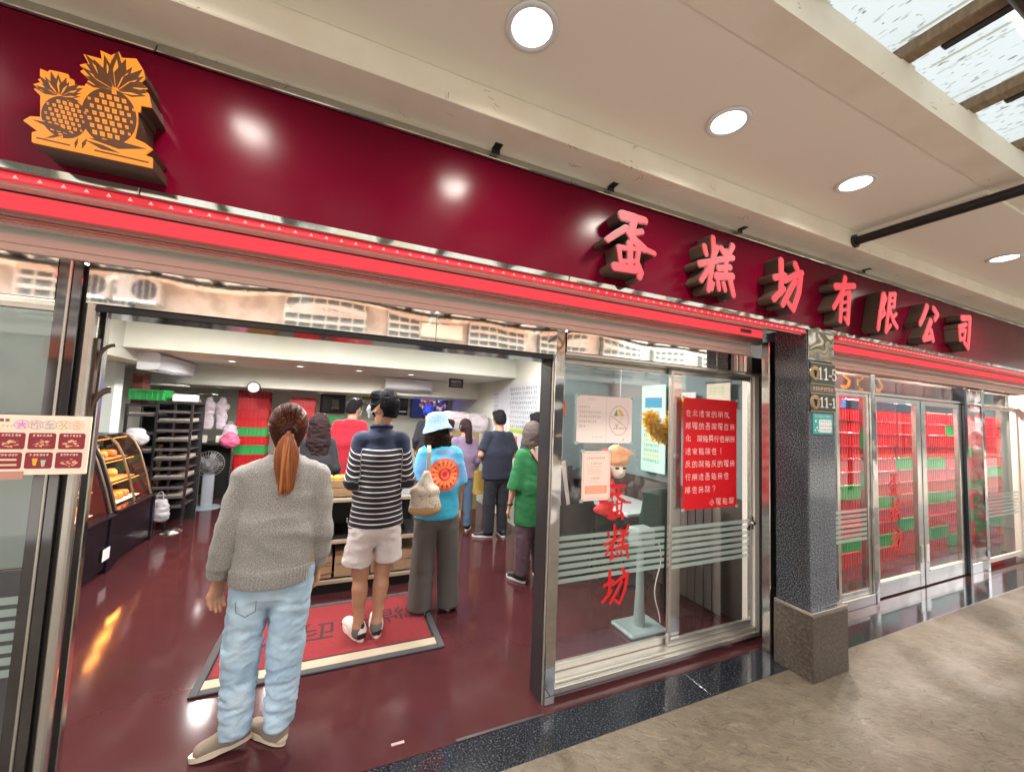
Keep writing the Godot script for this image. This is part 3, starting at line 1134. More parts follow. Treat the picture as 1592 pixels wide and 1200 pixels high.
func shutters() -> void:
	# shutter boxes under the sign: soffit, lit band, slats, slot, cover plate
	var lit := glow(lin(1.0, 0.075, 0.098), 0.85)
	for b in [[-3.1, 2.79, "rolled shutter housing over the main doors, lit red by diodes"], [3.16, 8.6, "rolled shutter housing over the right bay, lit red by diodes"]]:
		var t := thing("shutter_housing", b[2], "shutter", Vector3.ZERO)
		var x0: float = b[0]
		var x1: float = b[1]
		part("soffit_plate", bx(x0, x1, 2.281, 2.30, -1.87, -1.5985, 0.002), mt.alu_white, t)
		part("front_lip", bx(x0, x1, 2.2, 2.281, -1.602, -1.5985, 0.001), mt.alu_white, t)
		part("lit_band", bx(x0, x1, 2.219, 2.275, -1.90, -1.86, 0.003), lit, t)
		part("band_edge", bx(x0, x1, 2.2755, 2.2805, -1.90, -1.858, 0.001), mt.dark, t)
		for k in 4:
			part("slat", bx(x0, x1, 2.2175 - (k + 1) * 0.0125, 2.2175 - k * 0.0125 - 0.001, -1.90, -1.858 + 0.004 * (k % 2), 0.003), mt.alu, t)
		part("slot", bx(x0, x1, 2.185, 2.218, -1.945, -1.9005), mt.dark, t)
		part("cover_plate", bx(x0, x1, 2.128, 2.22, -1.97, -1.946, 0.002), mt.alu_white, t)
		part("rear_plate", bx(x0, x1, 2.101, 2.1275, -1.985, -1.953, 0.002), mt.alu_white, t)
		part("inner_box", bx(x0, x1, 2.23, 2.62, -2.12, -1.975), mt.alu_white, t)
	var s := thing("sensor_box", "small grey sensor box on the red-lit band near the pillar", "sensor", Vector3(2.60, 2.248, -1.86))
	part("case", bx(-0.05, 0.05, -0.012, 0.012, 0.0, 0.014, 0.002), mat(lin(0.12, 0.09, 0.09), 0.5), s)


func digits(txt: String, size: float, depth: float, font_name := "Droid Serif") -> TextMesh:
	var f := SystemFont.new()
	f.font_names = PackedStringArray([font_name])
	var t := TextMesh.new()
	t.text = txt
	t.font = f
	t.font_size = 64
	t.pixel_size = size / 64.0
	t.depth = depth
	t.curve_step = 2.0
	return t


func pillar() -> void:
	var t := thing("granite_pillar", "speckled granite pillar with brown base between the two bays", "pillar", Vector3(2.96, 0, -1.68))
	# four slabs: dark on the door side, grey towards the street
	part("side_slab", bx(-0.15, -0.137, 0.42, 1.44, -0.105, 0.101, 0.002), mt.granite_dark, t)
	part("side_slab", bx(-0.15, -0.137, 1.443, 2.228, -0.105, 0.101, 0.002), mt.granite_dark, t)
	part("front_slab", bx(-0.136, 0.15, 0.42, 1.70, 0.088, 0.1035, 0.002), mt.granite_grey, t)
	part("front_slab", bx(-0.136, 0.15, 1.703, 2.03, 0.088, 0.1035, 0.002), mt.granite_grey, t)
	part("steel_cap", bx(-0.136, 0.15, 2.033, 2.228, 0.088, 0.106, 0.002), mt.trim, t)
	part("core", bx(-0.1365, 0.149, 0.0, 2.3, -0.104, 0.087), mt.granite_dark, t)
	part("rear_cladding", bx(0.06, 0.149, 0.0, 2.3, -0.47, -0.1045), mt.dark, t)
	part("base_block", bx(-0.165, 0.215, 0.0, 0.40, -0.115, 0.132, 0.004), mt.granite_brown, t)
	part("base_ledge", bx(-0.163, 0.213, 0.401, 0.42, -0.113, 0.128, 0.002), mt.steel, t)
	# the number plates
	var plate := mat(lin(0.016, 0.015, 0.014), 0.3)
	var brass := mat(lin(0.35, 0.26, 0.13), 0.35, 0.8)
	var ink := mat(lin(0.75, 0.70, 0.60), 0.4)
	for q in [[1.872, 2.022, "11-5", "upper black number plate 11-5 on the pillar"], [1.69, 1.818, "11-1", "lower black number plate 11-1 on the pillar"]]:
		var n := thing("number_plate", q[3], "number plate", Vector3(2.965, (q[0] + q[1]) * 0.5, -1.5735), "number plates on the pillar")
		var h: float = (q[1] - q[0]) * 0.5
		part("plate", bx(-0.135, 0.145, -h, h, -0.002, 0.006, 0.002), plate, n)
		part("rim", bx(-0.135, 0.145, h - 0.007, h - 0.001, 0.006, 0.0075), brass, n)
		part("rim", bx(-0.135, 0.145, -h + 0.001, -h + 0.007, 0.006, 0.0075), brass, n)
		var d := MB.new()
		d.lathe([Vector2(0.0, 0.008), Vector2(0.034, 0.006), Vector2(0.046, 0.009), Vector2(0.05, 0.0)], Transform3D(Basis(Vector3.RIGHT, PI / 2), Vector3(-0.092, 0, 0.005)), 28)
		var medal := part("medallion", d, brass, n)
		var nm := MB.new()
		nm.beam(Vector3(-0.11, 0.014, 0.0145), Vector3(-0.074, 0.02, 0.0145), 0.004, 0.008, Vector3.BACK)
		nm.beam(Vector3(-0.104, 0.02, 0.0145), Vector3(-0.09, -0.026, 0.0145), 0.004, 0.008, Vector3.BACK)
		nm.beam(Vector3(-0.082, 0.014, 0.0145), Vector3(-0.09, -0.02, 0.0145), 0.004, 0.008, Vector3.BACK)
		part("emblem", nm, plate, medal)
		var tx := part("lettering", digits(q[2], h * 1.5, 0.003), ink, n)
		tx.position = Vector3(0.052, 0.0, 0.0075)
	var cv := Cv.new(512, 76, lin(0.10, 0.055, 0.04))
	var r := RandomNumberGenerator.new()
	r.seed = 2
	cv.text(60, 14, 46, 8, 5, lin(0.6, 0.5, 0.4), r)
	var m := MB.new()
	sheet(m, -0.135, 0.145, -0.022, 0.022, 0.003, 0.005)
	single("name_strip", m, print_mat(cv, 0.4), "narrow brown engraved strip between the two number plates", "name plate").position = Vector3(2.965, 1.846, -1.574)
	var cg := Cv.new(256, 160, lin(0.02, 0.34, 0.34))
	cg.rrect(74, 46, 168, 100, 14, lin(0.8, 0.82, 0.8))
	cg.text(84, 54, 20, 7, 3, lin(0.15, 0.3, 0.35), r)
	cg.text(84, 86, 20, 7, 3, lin(0.15, 0.3, 0.35), r)
	cg.text(84, 116, 20, 7, 3, lin(0.2, 0.3, 0.35), r)
	cg.text(20, 12, 20, 5, 2, lin(0.7, 0.8, 0.8), r)
	cg.text(140, 12, 20, 4, 2, lin(0.7, 0.8, 0.8), r)
	for q in [[34, 60, 10], [50, 110, 9], [26, 130, 8], [62, 132, 7]]:
		cg.disc(q[0], q[1], q[2], q[2], lin(0.7, 0.85, 0.84))
	var g := MB.new()
	sheet(g, -0.105, 0.112, -0.068, 0.068, 0.003, 0.005)
	single("green_notice", g, print_mat(cg, 0.35), "teal green notice plate on the pillar under the number plates", "notice").position = Vector3(2.965, 1.612, -1.5735)
	# steel shutter rails either side of the pillar
	var q := thing("shutter_rail", "steel shutter rail left of the pillar, beside the side window", "shutter rail", Vector3(2.86, 0, -1.87))
	part("channel", bx(-0.012, 0.1, 0.0, 2.2, -0.04, 0.02, 0.004), mt.steel, q)
	part("groove", bx(0.198, 0.28, 0.0, 2.2, -0.24, -0.19), mt.dark, q)
	var q2 := thing("shutter_rail", "steel shutter rail right of the pillar at the right bay", "shutter rail", Vector3(3.19, 0, -1.87))
	part("channel", bx(-0.07, 0.0, 0.0, 2.16, -0.02, 0.055, 0.003), mt.steel, q2)
	var q3 := thing("shutter_rail", "cream shutter rail at the far end of the right bay", "shutter rail", Vector3(8.45, 0, -1.95))
	part("channel", bx(-0.05, 0.16, 0.0, 2.13, -0.1, 0.1, 0.004), mt.alu_white, q3)


func framed_pane(t: Node3D, x0: float, x1: float, y0: float, y1: float, z: float, gl: Material, fr: Material, st := 0.04, bot := 0.05, top := 0.04, d := 0.03, sheet_glass := false) -> void:
	part("stile", bx(x0, x0 + st, y0, y1, z - d / 2, z + d / 2, 0.003), fr, t)
	part("stile", bx(x1 - st, x1, y0, y1, z - d / 2, z + d / 2, 0.003), fr, t)
	part("bottom_rail", bx(x0 + st, x1 - st, y0, y0 + bot, z - d / 2 + 0.002, z + d / 2 - 0.002, 0.003), fr, t)
	part("top_rail", bx(x0 + st, x1 - st, y1 - top, y1, z - d / 2 + 0.002, z + d / 2 - 0.002, 0.003), fr, t)
	if sheet_glass:
		part("glass", glass_sheet(x0 + st - 0.004, x1 - st + 0.004, y0 + bot - 0.004, y1 - top + 0.004, z), gl, t)
	else:
		part("glass", bx(x0 + st - 0.004, x1 - st + 0.004, y0 + bot - 0.004, y1 - top + 0.004, z - 0.003, z + 0.003), gl, t)


func glass_sheet(x0: float, x1: float, y0: float, y1: float, z: float) -> MB:
	var m := MB.new()
	m.quad(Vector3(x0, y0, z), Vector3(x1, y0, z), Vector3(x1, y1, z), Vector3(x0, y1, z), Vector3.BACK)
	return m


func stripes(t: Node3D, x0: float, x1: float, z: float) -> void:
	for k in 7:
		var y := 0.86 - 0.0425 * k
		var m := MB.new()
		m.quad(Vector3(x0, y, z), Vector3(x1, y, z), Vector3(x1, y - 0.027, z), Vector3(x0, y - 0.027, z), Vector3.BACK)
		part("frosted_stripe", m, mt.frost, t)


func main_door() -> void:
	# mirror-steel transom over the doors
	var t := thing("transom", "mirror polished steel band over the open doorway", "transom", Vector3.ZERO)
	for s in [[-2.95, -0.985], [-0.90, 0.42], [0.422, 1.13]]:
		part("mirror_panel", bx(s[0], s[1], 1.946, 2.0995, -1.99, -1.965, 0.001), mt.mirror, t)
	part("door_track", bx(-0.90, 1.115, 1.918, 1.945, -2.13, -1.972, 0.003), mt.dark_gloss, t)
	part("track_cover", bx(-0.90, 1.115, 1.946, 2.1, -2.13, -1.992), mt.dark, t)
	# left jamb, left door leaf
	var j := thing("door_jamb", "steel door jamb at the left of the open doorway", "door jamb", Vector3.ZERO)
	var dm := mat(lin(0.16, 0.155, 0.16), 0.06, 1.0)
	part("post", bx(-0.985, -0.9535, 0.0, 2.10, -2.046, -1.968, 0.002), dm, j)
	part("bright_edge", bx(-0.953, -0.945, 0.0, 2.10, -1.985, -1.962, 0.002), mt.alu, j)
	part("post", bx(-0.9445, -0.916, 0.0, 2.10, -2.046, -1.968, 0.002), dm, j)
	part("tube", bx(-0.9, -0.872, 0.0, 2.10, -2.0, -1.968, 0.006), mt.alu, j)
	part("seal", bx(-0.9155, -0.902, 0.0, 2.095, -2.046, -1.987), mt.dark, j)
	var d := thing("glass_door", "left glass door leaf slid open beside the menu board", "glass door", Vector3.ZERO)
	framed_pane(d, -2.0, -0.872, 0.01, 1.955, -2.07, mt.glass, mt.steel, 0.026, 0.06, 0.04, 0.03)
	stripes(d, -1.97, -0.99, -2.064)
	framed_pane(d, -2.95, -2.0, 0.01, 1.955, -2.105, mt.glass, mt.steel, 0.03, 0.06, 0.04, 0.03)
	var bl := thing("frosted_screen", "pale green grey screen standing inside behind the left glass door", "screen panel", Vector3(-2.0, 0, -2.33))
	part("panel", bx(-0.93, 0.92, 0.88, 1.96, -0.012, 0.012, 0.003), mat(lin(0.22, 0.28, 0.27), 0.5), bl)
	part("lower_panel", bx(-0.93, 0.92, 0.03, 0.872, -0.012, 0.012, 0.003), mat(lin(0.05, 0.055, 0.065), 0.35), bl)
	for q in [-0.93, 0.90]:
		part("post", bx(q, q + 0.03, 0.0, 2.0, -0.03, -0.0125, 0.003), mt.steel, bl)
	# middle jamb
	var k := thing("door_jamb", "steel door jamb between the doorway and the side window", "door jamb", Vector3.ZERO)
	part("post", bx(1.13, 1.195, 0.0, 2.10, -2.13, -1.975, 0.003), mt.trim, k)
	part("edge", bx(1.122, 1.1295, 0.0, 2.11, -2.0, -1.985, 0.001), mt.alu, k)
	part("seal", bx(1.118, 1.1295, 0.0, 2.11, -2.13, -2.002), mt.dark, k)
	# floor track of the doorway
	part("floor_track", bx(0.62, 1.1, 0.0005, 0.003, -1.935, -1.918, 0.001), mt.dark, d)
	# coat hooks behind the jamb
	var h := thing("coat_hooks", "dark curved coat hooks on an upright bar just inside the doorway's left jamb", "coat hooks", Vector3(-0.868, 0, -2.0))
	part("bar", bx(-0.006, 0.004, 1.50, 1.82, -0.012, 0.012, 0.002), mt.brown, h)
	for q in [[0.9, -0.3, 1.70], [0.8, -0.6, 1.53], [1.0, -0.2, 1.52]]:
		var hm := MB.new()
		var pts := []
		for a in 9:
			var u := a / 8.0
			pts.append(Vector3(q[0] * 0.05 * (1 - cos(u * 1.57)), q[2] + 0.1 * sin(u * 1.57), q[1] * 0.05 * (1 - cos(u * 1.57))))
		hm.tube(pts, 0.007, 8)
		part("hook", hm, mt.brown, h)
	# menu board fixed to the open leaf
	var cv := menu_print()
	var mb := thing("menu_board", "cream menu board with eight dark red picture tiles on the left door", "menu board", Vector3(-0.83, 1.42, -1.93))
	var sm := MB.new()
	sheet(sm, -0.40, 0.0, -0.103, 0.103, 0.0, 0.006)
	part("printed_sheet", sm, print_mat(cv, 0.3), mb)
	part("tape", bx(-0.26, -0.16, -0.118, -0.09, 0.0005, 0.0015), mat(lin(0.5, 0.25, 0.2), 0.4), mb)
	part("spacer", bx(-0.36, -0.14, -0.02, 0.02, -0.118, -0.0065), mt.white, mb)


func menu_print() -> Cv:
	var cv := Cv.new(1120, 580, lin(0.88, 0.74, 0.62))
	var r := RandomNumberGenerator.new()
	r.seed = 21
	for y in 58:
		cv.rect(0, y * 10, 1120, 10, lin(0.88, 0.74, 0.62).lerp(lin(0.9, 0.63, 0.52), absf(sin(y * 0.05))))
	for k in 9:
		cv.rect(200 + k * 38, 38, 28, 28, lin(0.22, 0.06, 0.05).lerp(lin(0.3, 0.12, 0.1), r.randf()))
	cv.text(330, 96, 26, 5, 3, lin(0.3, 0.42, 0.1), r)
	cv.text(480, 96, 26, 3, 3, lin(0.3, 0.42, 0.1), r)
	var cols := [lin(0.62, 0.25, 0.5), lin(0.5, 0.35, 0.35), lin(0.48, 0.38, 0.36), lin(0.55, 0.42, 0.2), lin(0.72, 0.4, 0.25)]
	for k in 5:
		cv.disc(620 + k * 98, 92, 58, 48, cols[k].lerp(lin(0.85, 0.7, 0.6), 0.25))
		cv.disc(620 + k * 98, 92, 50, 40, lin(0.9, 0.74, 0.68).lerp(cols[k], 0.3))
		cv.glyph(["5 0 5 3;0 3 9 3;2 4 7 4;1 6 8 6;4 4 2 9;5 4 8 9", "1 1 1 8;0 4 3 3;5 0 3 5;4 2 9 2;6 4 6 9;8 4 9 7", "4 0 1 4;1 3 8 3;2 5 8 5;5 3 5 9;1 8 9 8", "2 1 4 3;8 0 3 9;1 6 4 4;6 5 8 8", "5 0 1 4;5 0 9 4;2 5 8 5;5 3 5 9;2 7 3 9;8 7 7 9"][k], 584 + k * 98, 58, 70, 9, cols[k])
	for row in 2:
		for c in 5:
			var x := 20 + c * 216 + (8 if row == 0 else 0)
			var y := 172 + row * 190
			cv.rrect(x, y, 196, 160, 18, lin(0.235, 0.022, 0.035))
			cv.text(x + 30, y + 14, 20, 6, 4, lin(0.85, 0.62, 0.55), r)
			var kind := (row * 5 + c) % 5
			if kind == 1 or kind == 2 and row == 1:
				cv.rrect(x + 34, y + 62, 128, 18, 6, lin(0.8, 0.6, 0.42))
				cv.rrect(x + 34, y + 112, 132, 18, 6, lin(0.8, 0.55, 0.4))
			elif kind == 0:
				cv.rect(x + 8, y + 60, 176, 88, lin(0.7, 0.62, 0.42))
				cv.text(x + 20, y + 76, 26, 5, 4, lin(0.35, 0.3, 0.16), r)
			elif kind == 3 and row == 1:
				cv.poly([[x + 50, y + 60], [x + 92, y + 60], [x + 82, y + 130], [x + 62, y + 130]], lin(0.9, 0.4, 0.03))
				cv.poly([[x + 112, y + 76], [x + 150, y + 76], [x + 142, y + 140], [x + 122, y + 140]], lin(0.5, 0.5, 0.38))
				cv.rect(x + 96, y + 66, 70, 10, lin(0.06, 0.08, 0.07))
			else:
				for q in 30:
					var a := r.randf() * TAU
					var d := sqrt(r.randf())
					cv.disc(x + 98 + cos(a) * d * 60, y + 104 + sin(a) * d * 36, r.randf_range(6, 16), r.randf_range(3, 8), lin(0.75, 0.32, 0.16).lerp(lin(0.85, 0.5, 0.4), r.randf()) if q % 3 else lin(0.36, 0.07, 0.05))
	return cv


func side_window() -> void:
	var w := thing("side_window", "glass sliding window right of the doorway with frosted stripes", "window", Vector3.ZERO)
	for s in [[1.2, 2.45], [2.452, 2.60]]:
		part("mirror_panel", bx(s[0], s[1], 1.975, 2.0995, -1.995, -1.968, 0.001), mt.mirror, w)
	part("head_rail", bx(1.2, 3.05, 1.955, 1.974, -2.14, -1.972, 0.003), mt.alu, w)
	part("head_infill", bx(1.2, 3.05, 1.975, 2.1, -2.14, -1.997), mt.dark, w)
	framed_pane(w, 1.2, 2.245, 0.075, 1.953, -2.115, mt.glass, mt.alu, 0.022, 0.045, 0.03, 0.03)
	framed_pane(w, 2.12, 2.966, 0.075, 1.953, -2.075, mt.glass, mt.alu, 0.022, 0.045, 0.03, 0.03)
	part("meeting_stile", bx(2.14, 2.25, 0.12, 1.95, -2.098, -2.0925, 0.001), mt.steel, w)
	stripes(w, 1.225, 2.12, -2.108)
	stripes(w, 2.145, 2.94, -2.068)
	part("sill_rail", bx(1.197, 2.966, 0.045, 0.074, -2.15, -2.03, 0.004), mt.alu, w)
	part("sill_rail", bx(1.197, 2.966, 0.028, 0.058, -2.028, -2.002, 0.004), mt.alu, w)
	part("sill_apron", bx(1.197, 2.966, 0.0, 0.044, -2.15, -2.03, 0.002), mt.steel, w)
	# uprights towards the pillar
	part("upright", bx(2.968, 3.055, 0.0, 2.10, -2.15, -2.045, 0.004), mt.alu_white, w)
	part("upright", bx(2.605, 2.84, 1.975, 2.10, -1.995, -1.975, 0.003), mt.alu, w)
	part("mullion", bx(2.66, 2.685, 1.975, 2.10, -1.974, -1.962, 0.003), mt.steel, w)
	part("mullion", bx(2.74, 2.765, 1.975, 2.10, -1.974, -1.962, 0.003), mt.steel, w)
	var lk := thing("door_lock", "round steel lock on the side window's right stile", "lock", Vector3(2.95, 0.835, -2.058))
	part("lock_plate", bx(-0.012, 0.02, -0.05, 0.05, -0.002, 0.006, 0.002), mt.steel, lk)
	var lm := MB.new()
	lm.lathe([Vector2(0.0, 0.02), Vector2(0.014, 0.018), Vector2(0.017, 0.0)], Transform3D(Basis(Vector3.RIGHT, PI / 2), Vector3(0.004, 0.0, 0.004)), 20)
	part("cylinder", lm, mt.trim, lk)
	var lm2 := MB.new()
	lm2.lathe([Vector2(0.0, 0.012), Vector2(0.018, 0.01), Vector2(0.022, 0.0)], Transform3D(Basis(Vector3.RIGHT, PI / 2), Vector3(-0.028, -0.032, -0.004)), 20)
	part("knob", lm2, mt.trim, lk)
	# papers taped to the glass
	var r := RandomNumberGenerator.new()
	r.seed = 31
	var a := Cv.new(720, 500, lin(0.90, 0.82, 0.80))
	a.rect(372, 0, 3, 500, lin(0.62, 0.42, 0.42))
	for k in 5:
		a.text(28, 112 + k * 50, 24, [5, 10, 10, 8, 3][k], 3, lin(0.42, 0.33, 0.33), r)
	a.text(140, 28, 20, 4, 2, lin(0.4, 0.35, 0.33), r)
	a.text(190, 430, 16, 8, 2, lin(0.5, 0.42, 0.42), r)
	a.text(590, 450, 28, 1, 3, lin(0.5, 0.2, 0.24), r)
	for k in 72:
		var t := k / 72.0 * TAU
		a.line(545 + cos(t) * 128, 256 + sin(t) * 158, 545 + cos(t + 0.09) * 128, 256 + sin(t + 0.09) * 158, 4, lin(0.5, 0.1, 0.16))
	for k in 4:
		var t0 := PI + 0.25 + k * 0.68
		a.poly([[545, 120], [545 + cos(t0) * 76, 206 + sin(t0) * 40], [545 + cos(t0 + 0.62) * 76, 206 + sin(t0 + 0.62) * 40]], [lin(0.1, 0.4, 0.18), lin(0.85, 0.75, 0.6), lin(0.85, 0.45, 0.1), lin(0.85, 0.5, 0.15)][k])
	a.poly([[474, 206], [508, 130], [530, 206]], lin(0.1, 0.38, 0.18))
	a.poly([[534, 206], [545, 124], [560, 206]], lin(0.88, 0.5, 0.16))
	a.poly([[566, 206], [558, 130], [616, 206]], lin(0.86, 0.44, 0.1))
	a.line(590, 220, 520, 300, 4, lin(0.5, 0.45, 0.4))
	a.poly([[488, 300], [540, 300], [512, 340]], lin(0.72, 0.45, 0.3))
	a.line(436, 206, 650, 330, 5, lin(0.5, 0.1, 0.16))
	a.text(470, 330, 22, 7, 3, lin(0.4, 0.15, 0.18), r)
	paper(a, 1.368, 1.805, 1.43, 1.732, -2.0985, "white notice with a crossed-out umbrella taped to the side window", "notice")
	var b := Cv.new(320, 460, lin(0.90, 0.70, 0.64))
	b.rect(14, 16, 292, 3, lin(0.5, 0.3, 0.26))
	b.rect(14, 440, 292, 3, lin(0.5, 0.3, 0.26))
	b.rect(14, 16, 3, 427, lin(0.5, 0.3, 0.26))
	b.rect(304, 16, 3, 427, lin(0.5, 0.3, 0.26))
	b.text(52, 56, 18, 10, 3, lin(0.4, 0.25, 0.18), r)
	b.text(98, 108, 18, 6, 3, lin(0.5, 0.3, 0.16), r)
	for k in 4:
		b.text(60 + 10 * (k % 2), 142 + k * 22, 12, 12 - 2 * (k % 2), 2, lin(0.72, 0.4, 0.28), r)
	b.text(100, 244, 18, 5, 3, lin(0.45, 0.28, 0.2), r)
	b.text(80, 276, 12, 8, 2, lin(0.7, 0.42, 0.3), r)
	b.rect(36, 322, 250, 74, lin(0.84, 0.36, 0.22))
	for k in 3:
		b.text(48, 330 + k * 22, 13, 14, 2, lin(0.9, 0.62, 0.5), r)
	paper(b, 1.418, 1.636, 1.066, 1.378, -2.0985, "pale pink notice with an orange block, lower left on the side window", "notice")
	# red poster with white handwriting
	var rp := Cv.new(560, 820, lin(0.68, 0.006, 0.016))
	var zi := "1 2 8 2;4 0 1 6;2 4 2 9;4 5 8 5;6 3 6 9;3 9 9 9"
	var bei := "3 0 3 9;0 3 3 3;0 8 3 6;6 0 6 8;6 4 9 2;6 8 9 8;9 8 9 7"
	var gang := "0 1 1 2;0 4 1 5;0 9 2 6;3 2 9 2;5 0 5 4;7 0 7 4;3 4 9 4;4 6 8 6;8 6 8 8;4 6 4 9;4 9 9 9"
	var jia := "4 0 5 1;0 2 9 2;0 2 0 3;9 2 9 3;2 4 8 4;5 4 2 6;4 5 6 8;6 8 4 9;5 6 1 8;8 5 6 6;6 6 9 9"
	var de := "2 0 1 2;0 2 4 2;0 2 0 9;4 2 4 9;0 5 4 5;0 9 4 9;6 0 5 4;6 2 9 2;9 2 9 9;9 9 7 8;6 4 7 6"
	var peng := "1 1 0 9;1 1 4 1;4 1 4 9;1 4 4 4;1 6 4 6;6 1 5 9;6 1 9 1;9 1 9 9;6 4 9 4;6 6 9 6"
	var you := "0 2 9 2;4 0 0 8;3 4 8 4;8 4 3 9;4 5 9 9;9 9 9 8"
	var na := "0 1 4 1;4 1 4 9;0 4 4 4;0 6 4 6;1 1 0 9;6 0 6 9;6 1 9 1;9 1 7 4;7 4 9 7;9 7 7 8"
	var wu := "1 0 8 0;5 0 4 4;2 2 7 2;7 2 7 4;0 4 9 4;1 6 8 6;1 6 1 9;8 6 8 9;1 9 8 9"
	var luo := "0 0 9 0;0 0 0 3;9 0 9 3;3 0 3 3;6 0 6 3;0 3 9 3;2 4 0 6;0 6 3 6;2 6 2 9;5 4 4 6;5 5 9 5;6 7 9 7;5 5 5 9;5 9 9 9;7 5 7 9"
	var bai := "0 1 9 1;5 1 3 3;1 3 8 3;1 3 1 9;8 3 8 9;1 6 8 6;1 9 8 9"
	var min_ := "1 1 8 1;8 1 8 4;1 4 8 4;1 1 1 9;1 9 4 7;1 5 9 5;5 4 7 9;7 9 9 7"
	var hua := "3 0 0 5;2 3 2 9;5 0 5 8;5 5 9 2;5 8 9 8;9 8 9 6"
	var nan := "1 0 8 0;1 0 1 5;8 0 8 5;4 0 4 5;1 2 8 2;1 5 8 5;0 6 9 6;9 6 8 9;5 5 1 9"
	var xing := "3 0 0 3;3 2 0 5;2 4 2 9;5 1 9 1;4 4 9 4;7 4 7 9;7 9 6 8"
	var xiao := "5 0 5 9;5 9 3 8;2 3 0 7;7 3 9 7"
	var fan := "1 1 8 0;2 1 0 9;2 3 8 3;8 3 2 9;3 4 9 9"
	var dan := "3 0 0 4;2 3 2 9;4 1 8 1;4 1 4 6;8 1 8 6;4 3 8 3;4 6 8 6;3 9 9 9"
	var long_ := "2 0 2 1;0 1 4 1;1 2 0 4;4 2 4 4;0 4 4 4;1 5 1 9;1 5 4 5;4 5 4 9;1 7 4 7;6 0 6 5;6 2 9 2;6 5 9 5;9 5 9 6;6 7 9 7;6 6 6 9;6 9 9 9"
	var yan := "1 0 0 2;0 2 4 2;3 0 3 4;0 5 4 5;0 5 0 8;4 5 4 8;0 8 4 8;6 0 6 9;6 1 9 1;9 1 9 4;6 4 9 4;5 6 9 6;7 6 9 9"
	var lines := [[zi, bei, gang, jia, de, peng, you, ""], [na, luo, de, wu, yan, luo, bai, min_], [hua, "", yan, long_, nan, xing, dan, peng, min_], [gang, jia, long_, yan, dan, "6 0 6 7;6 9 6 9"], [fan, de, yan, long_, fan, de, luo, min_], [xing, peng, gang, wu, long_, min_, dan], [na, dan, min_, yan, "2 2 4 0;4 0 7 1;7 1 7 3;7 3 5 5;5 5 5 7;5 9 5 9"]]
	for j in lines.size():
		for k in lines[j].size():
			if lines[j][k] != "":
				rp.glyph(lines[j][k], 26 + k * (66 if lines[j].size() < 9 else 58), 90 + j * 94, 46, 4.5, lin(0.85, 0.66, 0.64))
	for k in 4:
		rp.glyph([xiao, luo, long_, yan][k], 270 + k * 70, 752, 46, 4.5, lin(0.85, 0.66, 0.64))
	rp.line(470, 128, 478, 140, 4, lin(0.85, 0.66, 0.64))
	paper(rp, 2.235, 2.785, 0.97, 1.762, -2.0605, "large red poster with white handwritten lines on the side window", "poster")
	# red brush characters stuck down the glass
	var kk := 0
	for q in [["egg", 1.70, 1.04], ["cake", 1.70, 0.775], ["shop", 1.69, 0.495]]:
		var c := thing("glass_lettering", ["upper red brush character stuck on the side window glass", "middle red brush character stuck on the side window, behind the stripes", "lowest red brush character stuck on the side window glass"][kk], "window lettering", Vector3(q[1], q[2], -2.1045), "red characters down the side window")
		part("film", glyph_mesh(strokes(q[0], 0.74), 0.0, 0.0008, 4.0), mt.red_print, c)
		kk += 1
	# gold tinsel wreath inside the glass
	var ti := thing("gold_tinsel", "gold tinsel garland hanging inside the side window left of the red poster", "garland", Vector3(2.19, 1.6, -2.22))
	var gold := mat(lin(0.80, 0.50, 0.03), 0.3, 0.35)
	var path := []
	for k in 22:
		var u := k / 21.0
		path.append(Vector3(-0.12 + 0.30 * u, 0.02 - 0.2 * sin(u * 2.6) + 0.22 * u * u, 0.0))
	var tm := MB.new()
	for k in 4200:
		var u := rng.randf() * 20.99
		var c: Vector3 = (path[int(u)] as Vector3).lerp(path[int(u) + 1], u - int(u))
		var d := Vector3(rng.randfn(), rng.randfn(), rng.randfn()).normalized()
		var l := rng.randf_range(0.03, 0.085)
		var s := d.cross(Vector3(rng.randfn(), rng.randfn(), rng.randfn())).normalized() * 0.0028
		tm.poly([c + d * 0.004 - s, c + d * 0.004 + s, c + d * l + s, c + d * l - s], s.cross(d).normalized())
	part("tinsel_strands", tm, gold, ti)
	var cord := MB.new()
	cord.tube(path, 0.004, 5)
	part("cord", cord, gold, ti)
	# festive hanging figure: pale mask under a peach cap, red cloth below
	var hd := thing("hanging_mask", "pale face mask with a peach cap and red cloth hanging behind the side window", "mask", Vector3(1.83, 1.235, -2.26))
	var face := MB.new()
	face.net(soft([slab(Vector3(0, 0.015, 0), Vector3(0, -0.035, 0.006), 0.072, 0.03, 0.052, 0.03), bar(Vector3(0, 0.0, 0.028), Vector3(0, -0.02, 0.04), 0.008, 0.012)], 0.007, 0.02))
	part("face", face, mat(lin(0.72, 0.62, 0.54), 0.35), hd)
	for s in [-1.0, 1.0]:
		part("eye_hole", bx(s * 0.03 - 0.016, s * 0.03 + 0.016, 0.002, 0.016, 0.025, 0.034, 0.003), mt.black, hd)
	softpart("cap", [slab(Vector3(0.0, 0.065, -0.005), Vector3(-0.02, 0.12, -0.01), 0.082, 0.055, 0.06, 0.04), bar(Vector3(-0.02, 0.12, 0), Vector3(0.12, 0.11, 0.01), 0.045, 0.012)], 0.009, 0.03, mat(lin(0.82, 0.42, 0.22), 0.7), hd, 0.004, 14.0)
